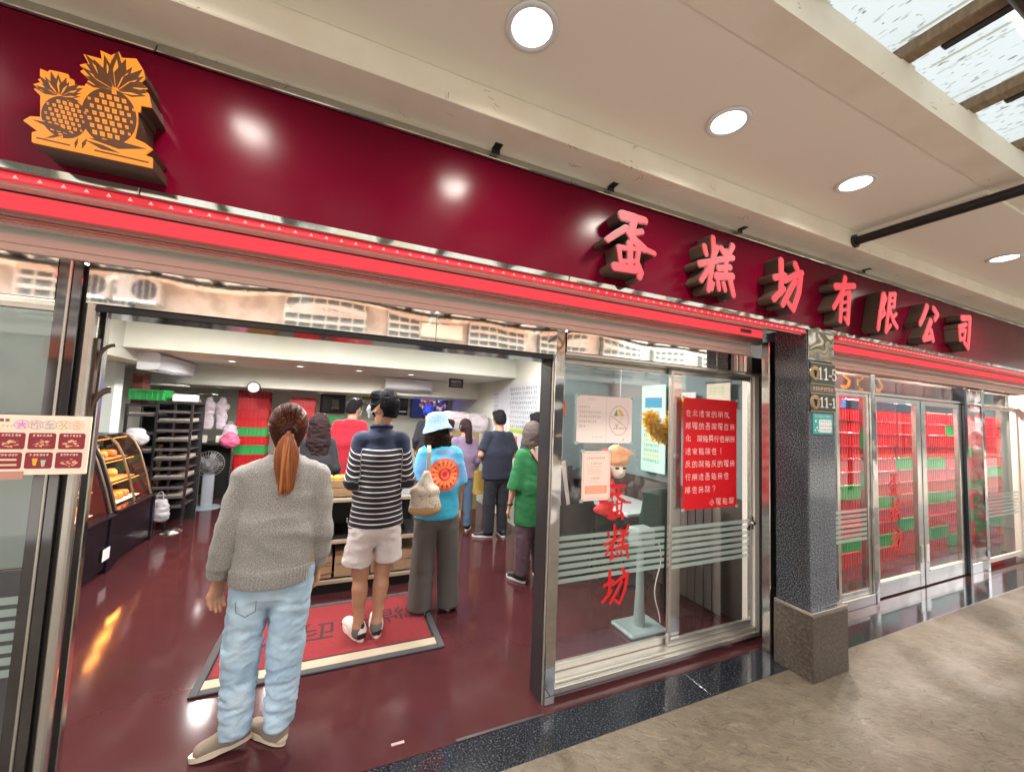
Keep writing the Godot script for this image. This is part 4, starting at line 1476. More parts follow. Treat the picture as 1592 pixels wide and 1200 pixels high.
	softpart("red_cloth", [slab(Vector3(-0.09, 0.12, -0.02), Vector3(-0.1, -0.05, -0.02), 0.04, 0.02, 0.05, 0.02), slab(Vector3(-0.06, -0.1, -0.02), Vector3(-0.09, -0.28, -0.02), 0.05, 0.02, 0.07, 0.025), slab(Vector3(-0.09, -0.28, -0.02), Vector3(-0.03, -0.34, -0.02), 0.05, 0.02, 0.03, 0.015)], 0.011, 0.04, mat(lin(0.62, 0.015, 0.02), 0.75), hd, 0.014, 11.0)
	var cm := MB.new()
	cm.tube([Vector3(0, 0.14, 0), Vector3(0.01, 0.76, 0)], 0.002, 5)
	part("string", cm, mt.white, hd)


func paper(cv: Cv, x0: float, x1: float, y0: float, y1: float, z: float, label: String, cat: String) -> void:
	var c := Vector3((x0 + x1) * 0.5, (y0 + y1) * 0.5, z)
	var t := thing("poster" if cat == "poster" else "notice", label, cat, c)
	var m := MB.new()
	sheet(m, x0 - c.x, x1 - c.x, y0 - c.y, y1 - c.y, 0.0, 0.0015)
	part("sheet", m, print_mat(cv, 0.45), t)
	for q in [[x0 - c.x, y1 - c.y], [x1 - c.x, y1 - c.y], [x0 - c.x, y0 - c.y], [x1 - c.x, y0 - c.y]]:
		part("tape", bx(q[0] - 0.014, q[0] + 0.014, q[1] - 0.009, q[1] + 0.009, 0.0004, 0.001), mt.frost, t)


func crate_mesh(w: float, h: float, d: float) -> MB:
	var m := MB.new()
	var t := 0.006
	m.span(-w / 2 + 0.01, w / 2 - 0.01, 0.0, 0.006, -d / 2 + 0.01, d / 2 - 0.01)
	for s in [-1.0, 1.0]:
		m.span(-w / 2 + 0.012, w / 2 - 0.012, 0.006, h - 0.02, s * (d / 2 - 0.014) - t / 2, s * (d / 2 - 0.014) + t / 2)
		m.span(s * (w / 2 - 0.014) - t / 2, s * (w / 2 - 0.014) + t / 2, 0.006, h - 0.02, -d / 2 + 0.012, d / 2 - 0.012)
		m.span(-w / 2, w / 2, h - 0.022, h, s * (d / 2 - 0.008) - 0.008, s * (d / 2 - 0.008) + 0.008, 0.003)
		m.span(s * (w / 2 - 0.008) - 0.008, s * (w / 2 - 0.008) + 0.008, h - 0.0225, h - 0.0005, -d / 2 + 0.017, d / 2 - 0.017, 0.003)
		var n := int(w / 0.055)
		for k in n + 1:
			var x := -w / 2 + 0.02 + (w - 0.04) * k / n
			m.span(x - 0.004, x + 0.004, 0.004, h - 0.0225, s * (d / 2 - 0.006) - 0.0055, s * (d / 2 - 0.006) + 0.0055)
		n = int(d / 0.055)
		for k in n + 1:
			var z := -d / 2 + 0.02 + (d - 0.04) * k / n
			m.span(s * (w / 2 - 0.006) - 0.0055, s * (w / 2 - 0.006) + 0.0055, 0.004, h - 0.0225, z - 0.004, z + 0.004)
	return m


func ordinal(k: int) -> String:
	return ["lowest", "second", "third", "fourth", "fifth", "sixth", "seventh", "eighth", "ninth", "tenth", "eleventh", "twelfth", "thirteenth", "fourteenth", "fifteenth"][k]


func stack(at: Vector3, cols: String, w: float, h: float, d: float, pitch: float, where: String) -> void:
	var key := "crate%d%d" % [int(w * 100), int(h * 100)]
	if not mt.has(key):
		mt[key] = crate_mesh(w, h, d).mesh()
	for k in cols.length():
		var g := cols[k] == "g"
		var t := single("crate", mt[key], mt.crate_green if g else mt.crate_red, "%s plastic crate, %s from the floor, %s" % ["green" if g else "red", ordinal(k), where], "crate", "crates in " + where)
		t.position = at + Vector3(rng.randf_range(-0.008, 0.008), 0.003 + k * pitch, rng.randf_range(-0.008, 0.008))
		t.rotation.y = rng.randf_range(-0.02, 0.02)


func right_bay() -> void:
	mt.crate_red = mat(lin(0.42, 0.005, 0.011), 0.4)
	mt.crate_green = mat(lin(0.02, 0.26, 0.06), 0.4)
	var b := thing("glazed_front", "steel framed glass front of the right bay with closed double doors", "shop front", Vector3.ZERO)
	for s in [[3.16, 4.62], [4.62, 6.60], [6.60, 8.42]]:
		part("transom_glass", glass_sheet(s[0] + 0.01, s[1] - 0.01, 1.945, 2.105, -2.082), mt.glass, b)
		part("transom_rail", bx(s[0], s[1], 1.915, 1.944, -2.11, -2.05, 0.003), mt.steel, b)
	framed_pane(b, 3.16, 4.10, 0.09, 1.91, -2.09, mt.glass, mt.steel, 0.03, 0.05, 0.03, 0.03, true)
	framed_pane(b, 4.06, 4.58, 0.09, 1.91, -2.055, mt.glass, mt.steel, 0.04, 0.05, 0.03, 0.03, true)
	stripes(b, 3.2, 4.5, -2.036)
	part("side_apron", bx(3.16, 4.62, 0.0, 0.088, -2.12, -2.02, 0.003), mt.steel, b)
	part("post", bx(4.585, 4.66, 0.0, 2.105, -2.12, -2.02, 0.003), mt.trim, b)
	part("post", bx(6.56, 6.62, 0.0, 2.105, -2.12, -2.03, 0.003), mt.dark_gloss, b)
	part("post", bx(6.63, 6.98, 0.0, 0.11, -2.11, -2.04, 0.003), mt.steel, b)
	part("post", bx(6.98, 7.05, 0.0, 2.105, -2.12, -2.02, 0.003), mt.trim, b)
	part("glass", glass_sheet(6.63, 6.98, 0.11, 1.914, -2.08), mt.glass, b)
	framed_pane(b, 7.06, 8.2, 0.05, 1.91, -2.08, mt.glass, mt.alu_white, 0.03, 0.05, 0.03, 0.03, true)
	stripes(b, 7.1, 8.15, -2.072)
	part("end_post", bx(8.2, 8.42, 0.0, 2.105, -2.13, -2.0, 0.004), mt.alu_white, b)
	var k := 0
	for s in [[4.665, 5.60], [5.62, 6.55]]:
		var d := thing("bay_door", ["left steel framed glass door of the right bay with red lettering", "right steel framed glass door of the right bay before the bright crates"][k], "glass door", Vector3.ZERO, "double doors of the right bay")
		framed_pane(d, s[0], s[1], 0.012, 1.908, -2.075, mt.glass, mt.steel, 0.09, 0.13, 0.05, 0.04, true)
		part("rail_lip", bx(s[0] + 0.09, s[1] - 0.09, 0.142, 0.158, -2.088, -2.05, 0.003), mt.alu_white, d)
		var hx: float = s[1] - 0.045 if k == 0 else s[0] + 0.045
		part("push_plate", bx(hx - 0.03, hx + 0.03, 0.25, 0.42, -2.054, -2.05, 0.001), mt.white if k == 1 else mt.steel, d)
		k += 1
	# red lettering on the left door
	for q in [["egg", 1.03, "upper"], ["cake", 0.79, "middle"], ["shop", 0.50, "lower"]]:
		var c := thing("glass_lettering", q[2] + " red brush character on the right bay's left door", "window lettering", Vector3(5.08, q[1], -2.0705), "red characters down the right bay's door")
		part("film", glyph_mesh(strokes(q[0], 0.72), 0.0, 0.0008, 6.0), mt.red_print, c)
	# banner behind the transom glass
	var cv := Cv.new(1024, 96, lin(0.13, 0.008, 0.012))
	var r := RandomNumberGenerator.new()
	r.seed = 9
	for j in 7:
		var x := 20 + j * 74 if j < 2 else 60 + j * 90
		var c := lin(0.9, 0.34, 0.02)
		if j >= 6:
			continue
		for q in 6:
			var a := r.randf() * TAU
			cv.line(x + 30 + cos(a) * 24, 46 + sin(a) * 32, x + 30 + cos(a + 1.6) * 26, 46 + sin(a + 1.6) * 34, 11, c)
	var m := MB.new()
	sheet(m, -1.7, 1.7, -0.09, 0.09, 0.0, 0.004)
	single("red_banner", m, print_mat(cv), "dark red banner with orange brush writing inside the right bay's transom", "banner").position = Vector3(4.95, 2.03, -2.16)
	single("blue_panel", bx(-0.75, 0.75, -0.05, 0.05, -0.02, 0.02, 0.004), mat(lin(0.01, 0.05, 0.16), 0.4), "blue valance hanging behind the right bay's doors", "valance").position = Vector3(5.55, 1.84, -2.35)
	# crates
	var w := ["right bay's first stack beside the pillar", "right bay's second stack", "right bay's third stack", "right bay's fourth stack", "right bay's fifth stack", "right bay's sixth stack", "right bay's seventh stack", "right bay's eighth stack", "right bay's ninth stack", "right bay's tenth stack"]
	var cl := ["rrgrrrgrrgrrr", "grrgrrgrrrgrr", "rgrgrgrrgrrrr", "rgrrrgrrrrrrr", "rgrrgrrrrrrrr", "rrgrrrrgrrrrr", "rgrrgrrgrrrr", "grrrgrrrrrgr", "rrgrrgrrgrrr", "rgrrrrgrrrrr"]
	for q in 10:
		stack(Vector3(3.55 + q * 0.66, 0, -2.78 - 0.03 * (q % 2)), cl[q], 0.52, 0.165, 0.36, 0.152, w[q])
	for q in 3:
		stack(Vector3(3.9 + q * 1.5, 0, -3.6), "rrgrrrrrgrrr", 0.52, 0.165, 0.36, 0.152, ["right bay's rear left stack", "right bay's rear middle stack", "right bay's rear right stack"][q])
	for x in [4.2, 5.8, 7.3, 8.9]:
		var t := thing("bay_lamp", "round ceiling lamp inside the right bay, %s from the pillar" % ("first" if x < 5 else ("second" if x < 7 else ("third" if x < 8 else "fourth"))), "ceiling lamp", Vector3(x, 2.4, -2.38), "ceiling lamps of the right bay")
		var d := MB.new()
		d.lathe([Vector2(0.0, -0.006), Vector2(0.06, -0.006), Vector2(0.075, 0.0)], Transform3D(), 24)
		part("diffuser", d, glow(Color(1, 0.98, 0.95), 4.0), t)
		lamp("bay_light", Vector3(x, 2.385, -2.38), 2.2, Color(1, 0.97, 0.93), 86, 0.06, 0.4)


func shop_room() -> void:
	var pos := ["leftmost of the four in the rear ceiling", "second from left in the rear ceiling", "third from left in the rear ceiling", "rightmost of the four in the rear ceiling"]
	var k := 0
	for x in [-1.322, -0.545, 0.21, 0.948]:
		shop_lamp(Vector3(x, 2.12, -6.05), "small round ceiling lamp, " + pos[k], 0.82)
		k += 1
	for z in [-2.9, -4.0]:
		for x in [-1.4, 0.0, 1.45]:
			var side: String = "left" if x < -0.5 else ("middle" if x < 0.5 else "right")
			shop_lamp(Vector3(x, 2.62, z), "round lamp in the shop's front ceiling, %s of the %s row" % [side, "front" if z > -4 else "second"], 1.38)
	for x in [-1.9, -0.35, 1.3]:
		shop_lamp(Vector3(x, 1.825, -8.05), "round lamp under the low rear ceiling, %s" % ("left end" if x < -1 else ("middle" if x < 0 else "right end")), 0.05)
	shop_lamp(Vector3(2.65, 2.62, -3.0), "round lamp in the alcove ceiling behind the side window", 0.08)
	# air conditioners
	aircon(Vector3(-2.1, 2.015, -6.2), -PI / 2 + PI, 1.15, "white wall air conditioner high on the left above the tray racks")
	aircon(Vector3(1.05, 2.015, -7.0), 0.0, 0.78, "white wall air conditioner at the back above the screens")
	# clock
	var c := thing("wall_clock", "round white wall clock with dark rim above the red crates", "clock", Vector3(-1.22, 1.825, -6.97))
	var m := MB.new()
	m.lathe([Vector2(0.0, 0.0), Vector2(0.088, 0.0), Vector2(0.088, 0.02), Vector2(0.078, 0.026), Vector2(0.074, 0.016)], Transform3D(Basis(Vector3.RIGHT, PI / 2), Vector3.ZERO), 32)
	part("rim", m, mt.dark, c)
	var d := MB.new()
	d.lathe([Vector2(0.0, 0.017), Vector2(0.075, 0.017)], Transform3D(Basis(Vector3.RIGHT, PI / 2), Vector3.ZERO), 32)
	part("dial", d, mt.white, c)
	for q in 12:
		var a := q * TAU / 12.0
		var t := MB.new()
		t.beam(Vector3(sin(a) * 0.055, cos(a) * 0.055, 0.018), Vector3(sin(a) * 0.068, cos(a) * 0.068, 0.018), 0.004, 0.002, Vector3.BACK)
		part("hour_mark", t, mt.black, c)
	for q in [[0.4, 0.038, 0.006], [2.1, 0.055, 0.004]]:
		var t := MB.new()
		t.beam(Vector3(0, 0, 0.02), Vector3(sin(q[0]) * q[1], cos(q[0]) * q[1], 0.02), q[2], 0.002, Vector3.BACK)
		part("hand", t, mt.black, c)


func shop_lamp(at: Vector3, label: String, e: float) -> void:
	var t := thing("shop_lamp", label, "ceiling lamp", at, "round lamps in the shop ceiling")
	var d := MB.new()
	d.lathe([Vector2(0.0, -0.006), Vector2(0.042, -0.006)], Transform3D(), 24)
	part("diffuser", d, glow(Color(1, 0.99, 0.96), 5.0), t)
	var r := MB.new()
	r.lathe([Vector2(0.0425, -0.001), Vector2(0.0425, -0.008), Vector2(0.055, -0.006), Vector2(0.058, -0.0005)], Transform3D(), 24)
	part("lamp_ring", r, mt.white, t)
	lamp("shop_light", at - Vector3(0, 0.016, 0), e, Color(1.0, 0.985, 0.96), 88, 0.05, 0.5)


func aircon(at: Vector3, turn: float, w: float, label: String) -> void:
	var t := thing("air_conditioner", label, "air conditioner", at, "", turn)
	var p := PackedVector2Array()
	for q in [[0.0, 0.1], [0.17, 0.1], [0.2, 0.075], [0.2, -0.05], [0.185, -0.085], [0.12, -0.1], [0.0, -0.1]]:
		p.push_back(Vector2(q[0], q[1]))
	var m := MB.new()
	m.prism(p, Transform3D(Basis(Vector3(0, 0, 1), Vector3(0, 1, 0), Vector3(-1, 0, 0)), Vector3(-w / 2, 0, 0)), w)
	part("housing", m, mat(lin(0.6, 0.62, 0.66), 0.4), t)
	var v := MB.new()
	v.obox(Transform3D(Basis.from_euler(Vector3(0.5, 0, 0)), Vector3(0, -0.092, 0.155)), Vector3(w - 0.06, 0.012, 0.07), 0.003)
	part("louver", v, mat(lin(0.25, 0.26, 0.28), 0.5), t)
	part("panel_seam", bx(-w / 2 + 0.01, w / 2 - 0.01, 0.028, 0.031, 0.2, 0.2015), mat(lin(0.3, 0.3, 0.32), 0.5), t)


func display_case() -> void:
	var gl := pane(0.012, Color(0.3, 0.3, 0.3))
	var blk := mat(lin(0.008, 0.008, 0.012), 0.25)
	blk.metallic_specular = 0.25
	var warm := lin(1.0, 0.36, 0.06)
	var bread := []
	for c in [[0.50, 0.22, 0.055], [0.58, 0.33, 0.10], [0.38, 0.15, 0.04]]:
		bread.append(tri(mat(Color.WHITE, 0.6), Vector3(5, 5, 5), ntex(61 + int(c[0] * 100), 0.02, [lin(c[0] * 0.7, c[1] * 0.6, c[2] * 0.6), lin(c[0], c[1], c[2])])))
	var loaf := MB.new()
	loaf.net(soft([slab(Vector3(-0.05, 0.02, 0), Vector3(0.05, 0.02, 0), 0.03, 0.036, 0.03, 0.036)], 0.01, 0.02, 0.003, 20.0))
	var loaf_mesh := loaf.mesh()
	var arch := PackedVector2Array()
	for q in [[0.0, 0.0], [0.0, 0.50], [-0.035, 0.52], [-0.09, 0.74], [-0.17, 1.0], [-0.22, 1.11], [-0.27, 1.165], [-0.34, 1.195], [-0.72, 1.2], [-0.72, 0.0]]:
		arch.push_back(Vector2(q[0], q[1]))
	var n := 0
	for s in [[-3.1, -4.90, 0.0, "near black pastry case with warm lit shelves along the left wall"], [-4.98, -5.82, -0.03, "far black pastry case with two tall glass panes by the tray racks"]]:
		var t := thing("display_case", s[3], "display case", Vector3(-1.85 + s[2], 0.0, 0.0), "black pastry cases along the left wall")
		var z0: float = s[0]
		var z1: float = s[1]
		part("lower_body", bx(-0.72, -0.012, 0.045, 0.488, z1 + 0.04, z0 - 0.04, 0.004), blk, t)
		part("kick_plate", bx(-0.70, -0.05, 0.0, 0.044, z1 + 0.04, z0 - 0.04), mt.black, t)
		part("front_ledge", bx(-0.10, 0.004, 0.489, 0.512, z1 + 0.041, z0 - 0.041, 0.006), mt.dark_gloss, t)
		for z in [[z0, 0.04], [z1 + (0.11 if n == 0 else 0.05), 0.11 if n == 0 else 0.05]]:
			var m := MB.new()
			m.prism(arch, Transform3D(Basis(), Vector3(0, 0, z[0])), z[1])
			part("end_panel", m, blk, t)
		part("rear_panel", bx(-0.72, -0.69, 0.489, 1.19, z1 + 0.041, z0 - 0.041), mat(lin(0.16, 0.09, 0.05), 0.4), t)
		part("top", bx(-0.69, -0.36, 1.17, 1.195, z1 + 0.041, z0 - 0.041, 0.003), blk, t)
		var np := 2
		var zz := (z0 - z1 - 0.08) / np
		for k in np:
			var m := MB.new()
			var a := z0 - 0.04 - zz * k - 0.012
			var b := z0 - 0.04 - zz * (k + 1) + 0.012
			for j in range(2, 7):
				var p := arch[j]
				var q := arch[j + 1]
				var nr := Vector3(q.y - p.y, -(q.x - p.x), 0).normalized()
				m.quad(Vector3(p.x, p.y, a), Vector3(q.x, q.y, a), Vector3(q.x, q.y, b), Vector3(p.x, p.y, b), nr)
			part("curved_glass", m, gl, t)
			for e in [a + 0.011, b - 0.011]:
				var fm := MB.new()
				var path := []
				for j in range(2, 8):
					path.append(Vector3(arch[j].x, arch[j].y, e))
				fm.tube(path, 0.011, 6)
				part("glass_frame", fm, mat(lin(0.2, 0.15, 0.09), 0.3, 0.7), t)
		for j in 3:
			var y: float = [0.53, 0.745, 0.955][j]
			var dep: float = [0.56, 0.5, 0.42][j]
			part("shelf", bx(-0.69, -0.69 + dep, y - 0.012, y, z1 + 0.05, z0 - 0.05, 0.002), mat(lin(0.35, 0.22, 0.1), 0.35) if j else mt.white, t)
			var z := z0 - 0.16
			while z > z1 + 0.12:
				for q in int(dep / 0.13):
					var l := part("pastry", loaf_mesh, bread[rng.randi() % 3], t)
					l.position = Vector3(-0.64 + q * 0.13 + rng.randf_range(-0.01, 0.01), y + 0.015, z + rng.randf_range(-0.015, 0.015))
					l.rotation.y = rng.randf_range(-0.4, 0.4)
					l.scale = Vector3(1, rng.randf_range(0.8, 1.3), 1) * rng.randf_range(0.85, 1.15)
				z -= 0.115
			part("light_tube", bx(-0.69 + dep - 0.03, -0.69 + dep - 0.018, [0.725, 0.935, 1.158][j], [0.732, 0.942, 1.168][j], z1 + 0.06, z0 - 0.06), glow(warm, 2.5 if n == 0 else 2.0), t)
			area("case_light", Vector3(-1.85 + s[2] - 0.69 + dep - 0.05, [0.722, 0.932, 1.155][j], (z0 + z1) * 0.5), Vector3(-90, 90, 0), Vector2(z0 - z1 - 0.14, 0.02), 0.30 if n == 0 else 0.2, warm)
		if n == 0:
			part("price_label", bx(0.0, 0.002, 0.13, 0.235, -4.82, -4.70), mt.white, t)
		n += 1
	# tray of shaped cakes shown through the left glass
	var tb := thing("counter_table", "low beige packing table behind the left glass door", "table", Vector3(-2.3, 0, -2.75))
	part("top", bx(-0.5, 0.7, 0.72, 0.75, -0.22, 0.25, 0.004), mt.wood, tb)
	for q in [[-0.46, -0.18], [0.66, -0.18], [-0.46, 0.21], [0.66, 0.21]]:
		part("leg", bx(q[0] - 0.02, q[0] + 0.02, 0, 0.72, q[1] - 0.02, q[1] + 0.02), mt.steel, tb)


func rack(at: Vector3, w: float, h: float, d: float, n: int, label: String) -> Node3D:
	var t := thing("tray_rack", label, "rack", at, "dark tray racks by the left wall")
	for x in [-w / 2, w / 2 - 0.025]:
		for z in [0.0, -d]:
			part("upright", bx(x, x + 0.025, 0, h, z - 0.025, z, 0.002), mt.dark, t)
	part("mid_upright", bx(-0.012, 0.012, 0, h, -0.02, 0.0, 0.002), mt.dark, t)
	part("top_board", bx(-w / 2, w / 2, h - 0.03, h, -d, 0.004), mt.dark, t)
	part("back_board", bx(-w / 2, w / 2, 0, h - 0.03, -d - 0.012, -d - 0.001), mt.black, t)
	for k in n:
		var y := 0.25 + (h - 0.4) * k / (n - 1)
		part("tray", bx(-w / 2 + 0.026, w / 2 - 0.026, y, y + 0.012, -d + 0.01, 0.02, 0.002), mat(lin(0.06, 0.05, 0.055), 0.4), t)
		part("tray_lip", bx(-w / 2 + 0.028, w / 2 - 0.028, y + 0.0125, y + 0.035, 0.008, 0.018, 0.002), mat(lin(0.09, 0.075, 0.075), 0.4), t)
		if k % 2 == 1:
			part("paper_liner", bx(-w / 2 + 0.04, w / 2 - 0.04, y + 0.0125, y + 0.05, -d + 0.04, 0.003, 0.003), mat(lin(0.32, 0.28, 0.25), 0.8), t)
	return t


func shop_things() -> void:
	var r := RandomNumberGenerator.new()
	r.seed = 77
	rack(Vector3(-1.90, 0, -6.2), 0.37, 1.57, 0.45, 11, "dark tray rack with many thin shelves, right of the other rack")
	rack(Vector3(-2.25, 0, -6.28), 0.32, 1.52, 0.45, 6, "dark tray rack with few shelves, next to the white wall pier")
	var gc := single("crate", crate_mesh(0.36, 0.13, 0.3), mt.crate_green, "green ribbed basket on top of the tray racks", "crate")
	gc.position = Vector3(-2.22, 1.575, -6.42)
	var sb := thing("box_stack", "tower of slim dark red boxes on the rack beside the wall pier", "box", Vector3(-2.36, 1.522, -6.5))
	for k in 9:
		part("box", bx(-0.055, 0.055 - 0.006 * (k % 2), k * 0.043, k * 0.043 + 0.04, -0.1, 0.1, 0.003), mat(lin(0.2, 0.04, 0.035).lerp(lin(0.3, 0.15, 0.1), r.randf() * 0.6), 0.5), sb)
	single("wall_shelf", bx(-0.4, 0.1, -0.012, 0.012, -0.3, 0.0, 0.003), mt.white, "white wall shelf under the left air conditioner", "shelf").position = Vector3(-2.1, 1.79, -6.7)
	single("card_pile", bx(-0.11, 0.11, 0.0, 0.09, -0.1, 0.1, 0.003), mat(lin(0.6, 0.56, 0.56), 0.7), "pale cardboard pile on top of the right tray rack", "box").position = Vector3(-1.86, 1.573, -6.4)
	softbag("white_bag", Vector3(-2.25, 1.15, -6.2), Vector3(0.12, 0.07, 0.1), "white plastic bag lying on the left tray rack's shelf")
	# plastic bags on hooks and in a heap
	var film := mat(Color(0.85, 0.8, 0.84, 0.72), 0.3)
	film.transparency = BaseMaterial3D.TRANSPARENCY_ALPHA
	for k in 3:
		var b := thing("hanging_bags", "bundle of clear plastic bags on a hook, %s of three" % ["left", "middle", "right"][k], "plastic bags", Vector3(-2.06 + k * 0.17, 1.64, -7.55), "bundles of clear bags on hooks")
		softpart("film", [slab(Vector3(0, 0, 0), Vector3(0, -0.12, 0), 0.035, 0.02, 0.075, 0.04), slab(Vector3(0, -0.12, 0), Vector3(0, -0.46, 0), 0.075, 0.04, 0.065, 0.03)], 0.02, 0.04, film, b, 0.018, 14.0, k)
		var hm := MB.new()
		hm.tube([Vector3(0, 0.01, 0), Vector3(0, 0.05, 0.0), Vector3(0.01, 0.06, -0.03), Vector3(0.01, 0.06, -1.33)], 0.004, 6)
		part("hook", hm, mt.steel, b)
	# table with bag holders
	var tb := thing("packing_table", "dark packing table with bag holders at the back left", "table", Vector3(-1.82, 0, -7.55))
	part("top", bx(-0.3, 0.34, 0.92, 0.95, -0.25, 0.2, 0.004), mt.dark, tb)
	part("back_panel", bx(-0.3, 0.34, 0.1, 0.919, -0.25, -0.23), mt.black, tb)
	for q in [[-0.28, 0.18], [0.32, 0.18], [-0.28, -0.22], [0.32, -0.22]]:
		part("leg", bx(q[0] - 0.015, q[0] + 0.015, 0, 0.919, q[1] - 0.015, q[1] + 0.015), mt.steel, tb)
	for k in 2:
		var h := thing("bag_holder", "cream upright bag holder on the packing table, %s" % ["left", "right"][k], "bag holder", Vector3(-1.9 + 0.2 * k, 0.952, -7.45), "bag holders on the packing table")
		part("stem", bx(-0.04, 0.04, 0.0, 0.11, -0.03, 0.03, 0.004), mat(lin(0.6, 0.58, 0.5), 0.5), h)
		var am := MB.new()
		var sd := -1.0 if k == 0 else 1.0
		am.beam(Vector3(0.02 * sd, 0.10, 0), Vector3(0.12 * sd, 0.17, 0), 0.05, 0.022, Vector3.UP, 0.004)
		part("arm", am, mat(lin(0.6, 0.58, 0.5), 0.5), h)
	softbag("pink_bag", Vector3(-1.55, 1.03, -7.4), Vector3(0.13, 0.09, 0.1), "pink tinted plastic bag heap on the packing table", Color(0.9, 0.42, 0.58, 0.8))
	softbag("clear_bag", Vector3(-1.58, 1.16, -7.5), Vector3(0.1, 0.12, 0.08), "clear plastic bag standing behind the pink bag", Color(0.86, 0.8, 0.86, 0.6))
	# box fan on its stand
	var f := thing("pedestal_fan", "grey pedestal fan with round guard by the packing table", "fan", Vector3(-1.75, 0, -7.28))
	var bm := MB.new()
	bm.lathe([Vector2(0.0, 0.04), Vector2(0.03, 0.04), Vector2(0.16, 0.02), Vector2(0.19, 0.0)], Transform3D(), 28)
	part("base", bm, mat(lin(0.2, 0.25, 0.28), 0.4), f)
	part("column", bx(-0.07, 0.07, 0.02, 0.5, -0.04, 0.04, 0.012), mat(lin(0.30, 0.32, 0.36), 0.4), f)
	var gd := MB.new()
	for k in 30:
		var a := TAU * k / 30.0
		gd.tube([Vector3(cos(a) * 0.03, 0.65 + sin(a) * 0.03, 0.08), Vector3(cos(a) * 0.13, 0.65 + sin(a) * 0.13, 0.075), Vector3(cos(a) * 0.19, 0.65 + sin(a) * 0.19, 0.02)], 0.003, 4)
	for q in [0.19, 0.13, 0.07]:
		var pts := []
		for k in 25:
			pts.append(Vector3(cos(TAU * k / 24) * q, 0.65 + sin(TAU * k / 24) * q, 0.02 if q > 0.18 else 0.076))
		gd.tube(pts, 0.004, 5, false)
	part("guard", gd, mat(lin(0.3, 0.3, 0.3), 0.3, 0.6), f)
	for k in 5:
		var a := TAU * k / 5.0
		var bl := MB.new()
		bl.obox(Transform3D(Basis(Vector3(0, 0, 1), a) * Basis(Vector3(1, 0, 0), 0.4), Vector3(cos(a) * 0.1, 0.65 + sin(a) * 0.1, 0.03)), Vector3(0.13, 0.07, 0.004), 0.001)
		part("blade", bl, mat(lin(0.16, 0.17, 0.19), 0.3), f)
	var hb := MB.new()
	hb.tube([Vector3(0, 0.65, -0.12), Vector3(0, 0.65, 0.085)], [0.06, 0.03], 16)
	part("motor", hb, mat(lin(0.2, 0.2, 0.22), 0.4), f)
	# wire trolley
	var w := thing("wire_trolley", "grey wire trolley with shelves left of the fan", "trolley", Vector3(-2.05, 0, -7.0))
	for q in [[-0.18, 0.12], [0.2, 0.12], [-0.18, -0.2], [0.2, -0.2]]:
		var m := MB.new()
		m.tube([Vector3(q[0], 0, q[1]), Vector3(q[0], 0.82, q[1])], 0.01, 6)
		part("leg", m, mt.steel, w)
	for y in [0.12, 0.25, 0.37, 0.49, 0.62]:
		part("shelf", bx(-0.18, 0.2, y, y + 0.012, -0.2, 0.12), mat(lin(0.2, 0.19, 0.19), 0.4, 0.4), w)
	var hm2 := MB.new()
	hm2.tube([Vector3(-0.18, 0.8, 0.12), Vector3(-0.12, 0.93, 0.12), Vector3(0.14, 0.93, 0.12), Vector3(0.2, 0.8, 0.12)], 0.01, 6)
	part("handle", hm2, mt.steel, w)
	softpart("dark_load", [slab(Vector3(-0.1, 0.66, -0.04), Vector3(0.12, 0.66, -0.04), 0.06, 0.06, 0.06, 0.06)], 0.02, 0.03, mat(lin(0.08, 0.08, 0.08), 0.8), w, 0.015, 12)
	single("timber_post", bx(-0.025, 0.025, 0, 1.0, -0.025, 0.025, 0.003), mt.wood, "upright wooden batten at the end of the pastry case", "batten").position = Vector3(-2.12, 0, -6.55)
	softbag("carrier_bag", Vector3(-1.90, 0.30, -6.02), Vector3(0.10, 0.19, 0.07), "white carrier bag hanging at the far end of the pastry case", Color(0.62, 0.6, 0.62, 1.0))
	var bo := MB.new()
	bo.lathe([Vector2(0.0, 0.055), Vector2(0.05, 0.05), Vector2(0.1, 0.02), Vector2(0.115, 0.0)], Transform3D(), 24)
	single("steel_bowl", bo, mt.steel, "upturned steel bowl on the floor by the pastry case", "bowl").position = Vector3(-1.78, 0.001, -6.05)
	# red crates at the back
	stack(Vector3(-1.31, 0, -7.75), "rrrrrgrgrrrr", 0.43, 0.16, 0.36, 0.1475, "tall back stack under the clock")
	stack(Vector3(-0.60, 0, -7.75), "rrgrrrrrrrr", 0.39, 0.16, 0.36, 0.155, "back stack right of the clock")
	stack(Vector3(-0.12, 0, -8.1), "rrrrrrrrg", 0.39, 0.16, 0.36, 0.155, "short back stack with a green top crate")
	# frames and screens on the back wall
	var fr := thing("dark_cabinet", "dark framed cabinet window with a pale label on the back wall", "cabinet", Vector3(-0.15, 1.64, -8.86))
	part("frame", bx(-0.235, 0.235, -0.2, 0.2, -0.03, 0.0, 0.004), mt.dark, fr)
	part("panel", bx(-0.19, 0.19, -0.16, 0.16, 0.0005, 0.006, 0.002), mt.dark_gloss, fr)
	part("label", bx(-0.02, 0.11, -0.05, 0.09, 0.0065, 0.009), mat(lin(0.3, 0.28, 0.24), 0.6), fr)
	part("label", bx(-0.02, 0.11, -0.11, -0.07, 0.0065, 0.009), mat(lin(0.4, 0.38, 0.33), 0.6), fr)
	single("wall_poster", bx(-0.14, 0.14, -0.08, 0.08, 0, 0.004), mat(lin(0.3, 0.28, 0.03), 0.6), "small olive and yellow poster on the back wall", "poster").position = Vector3(0.55, 1.84, -8.895)
	var tv := thing("wall_screen", "dark wall screen on the back wall behind the striped man", "screen", Vector3(1.19, 1.69, -8.85))
	part("housing", bx(-0.17, 0.17, -0.24, 0.24, -0.045, 0.0, 0.006), mt.black, tv)
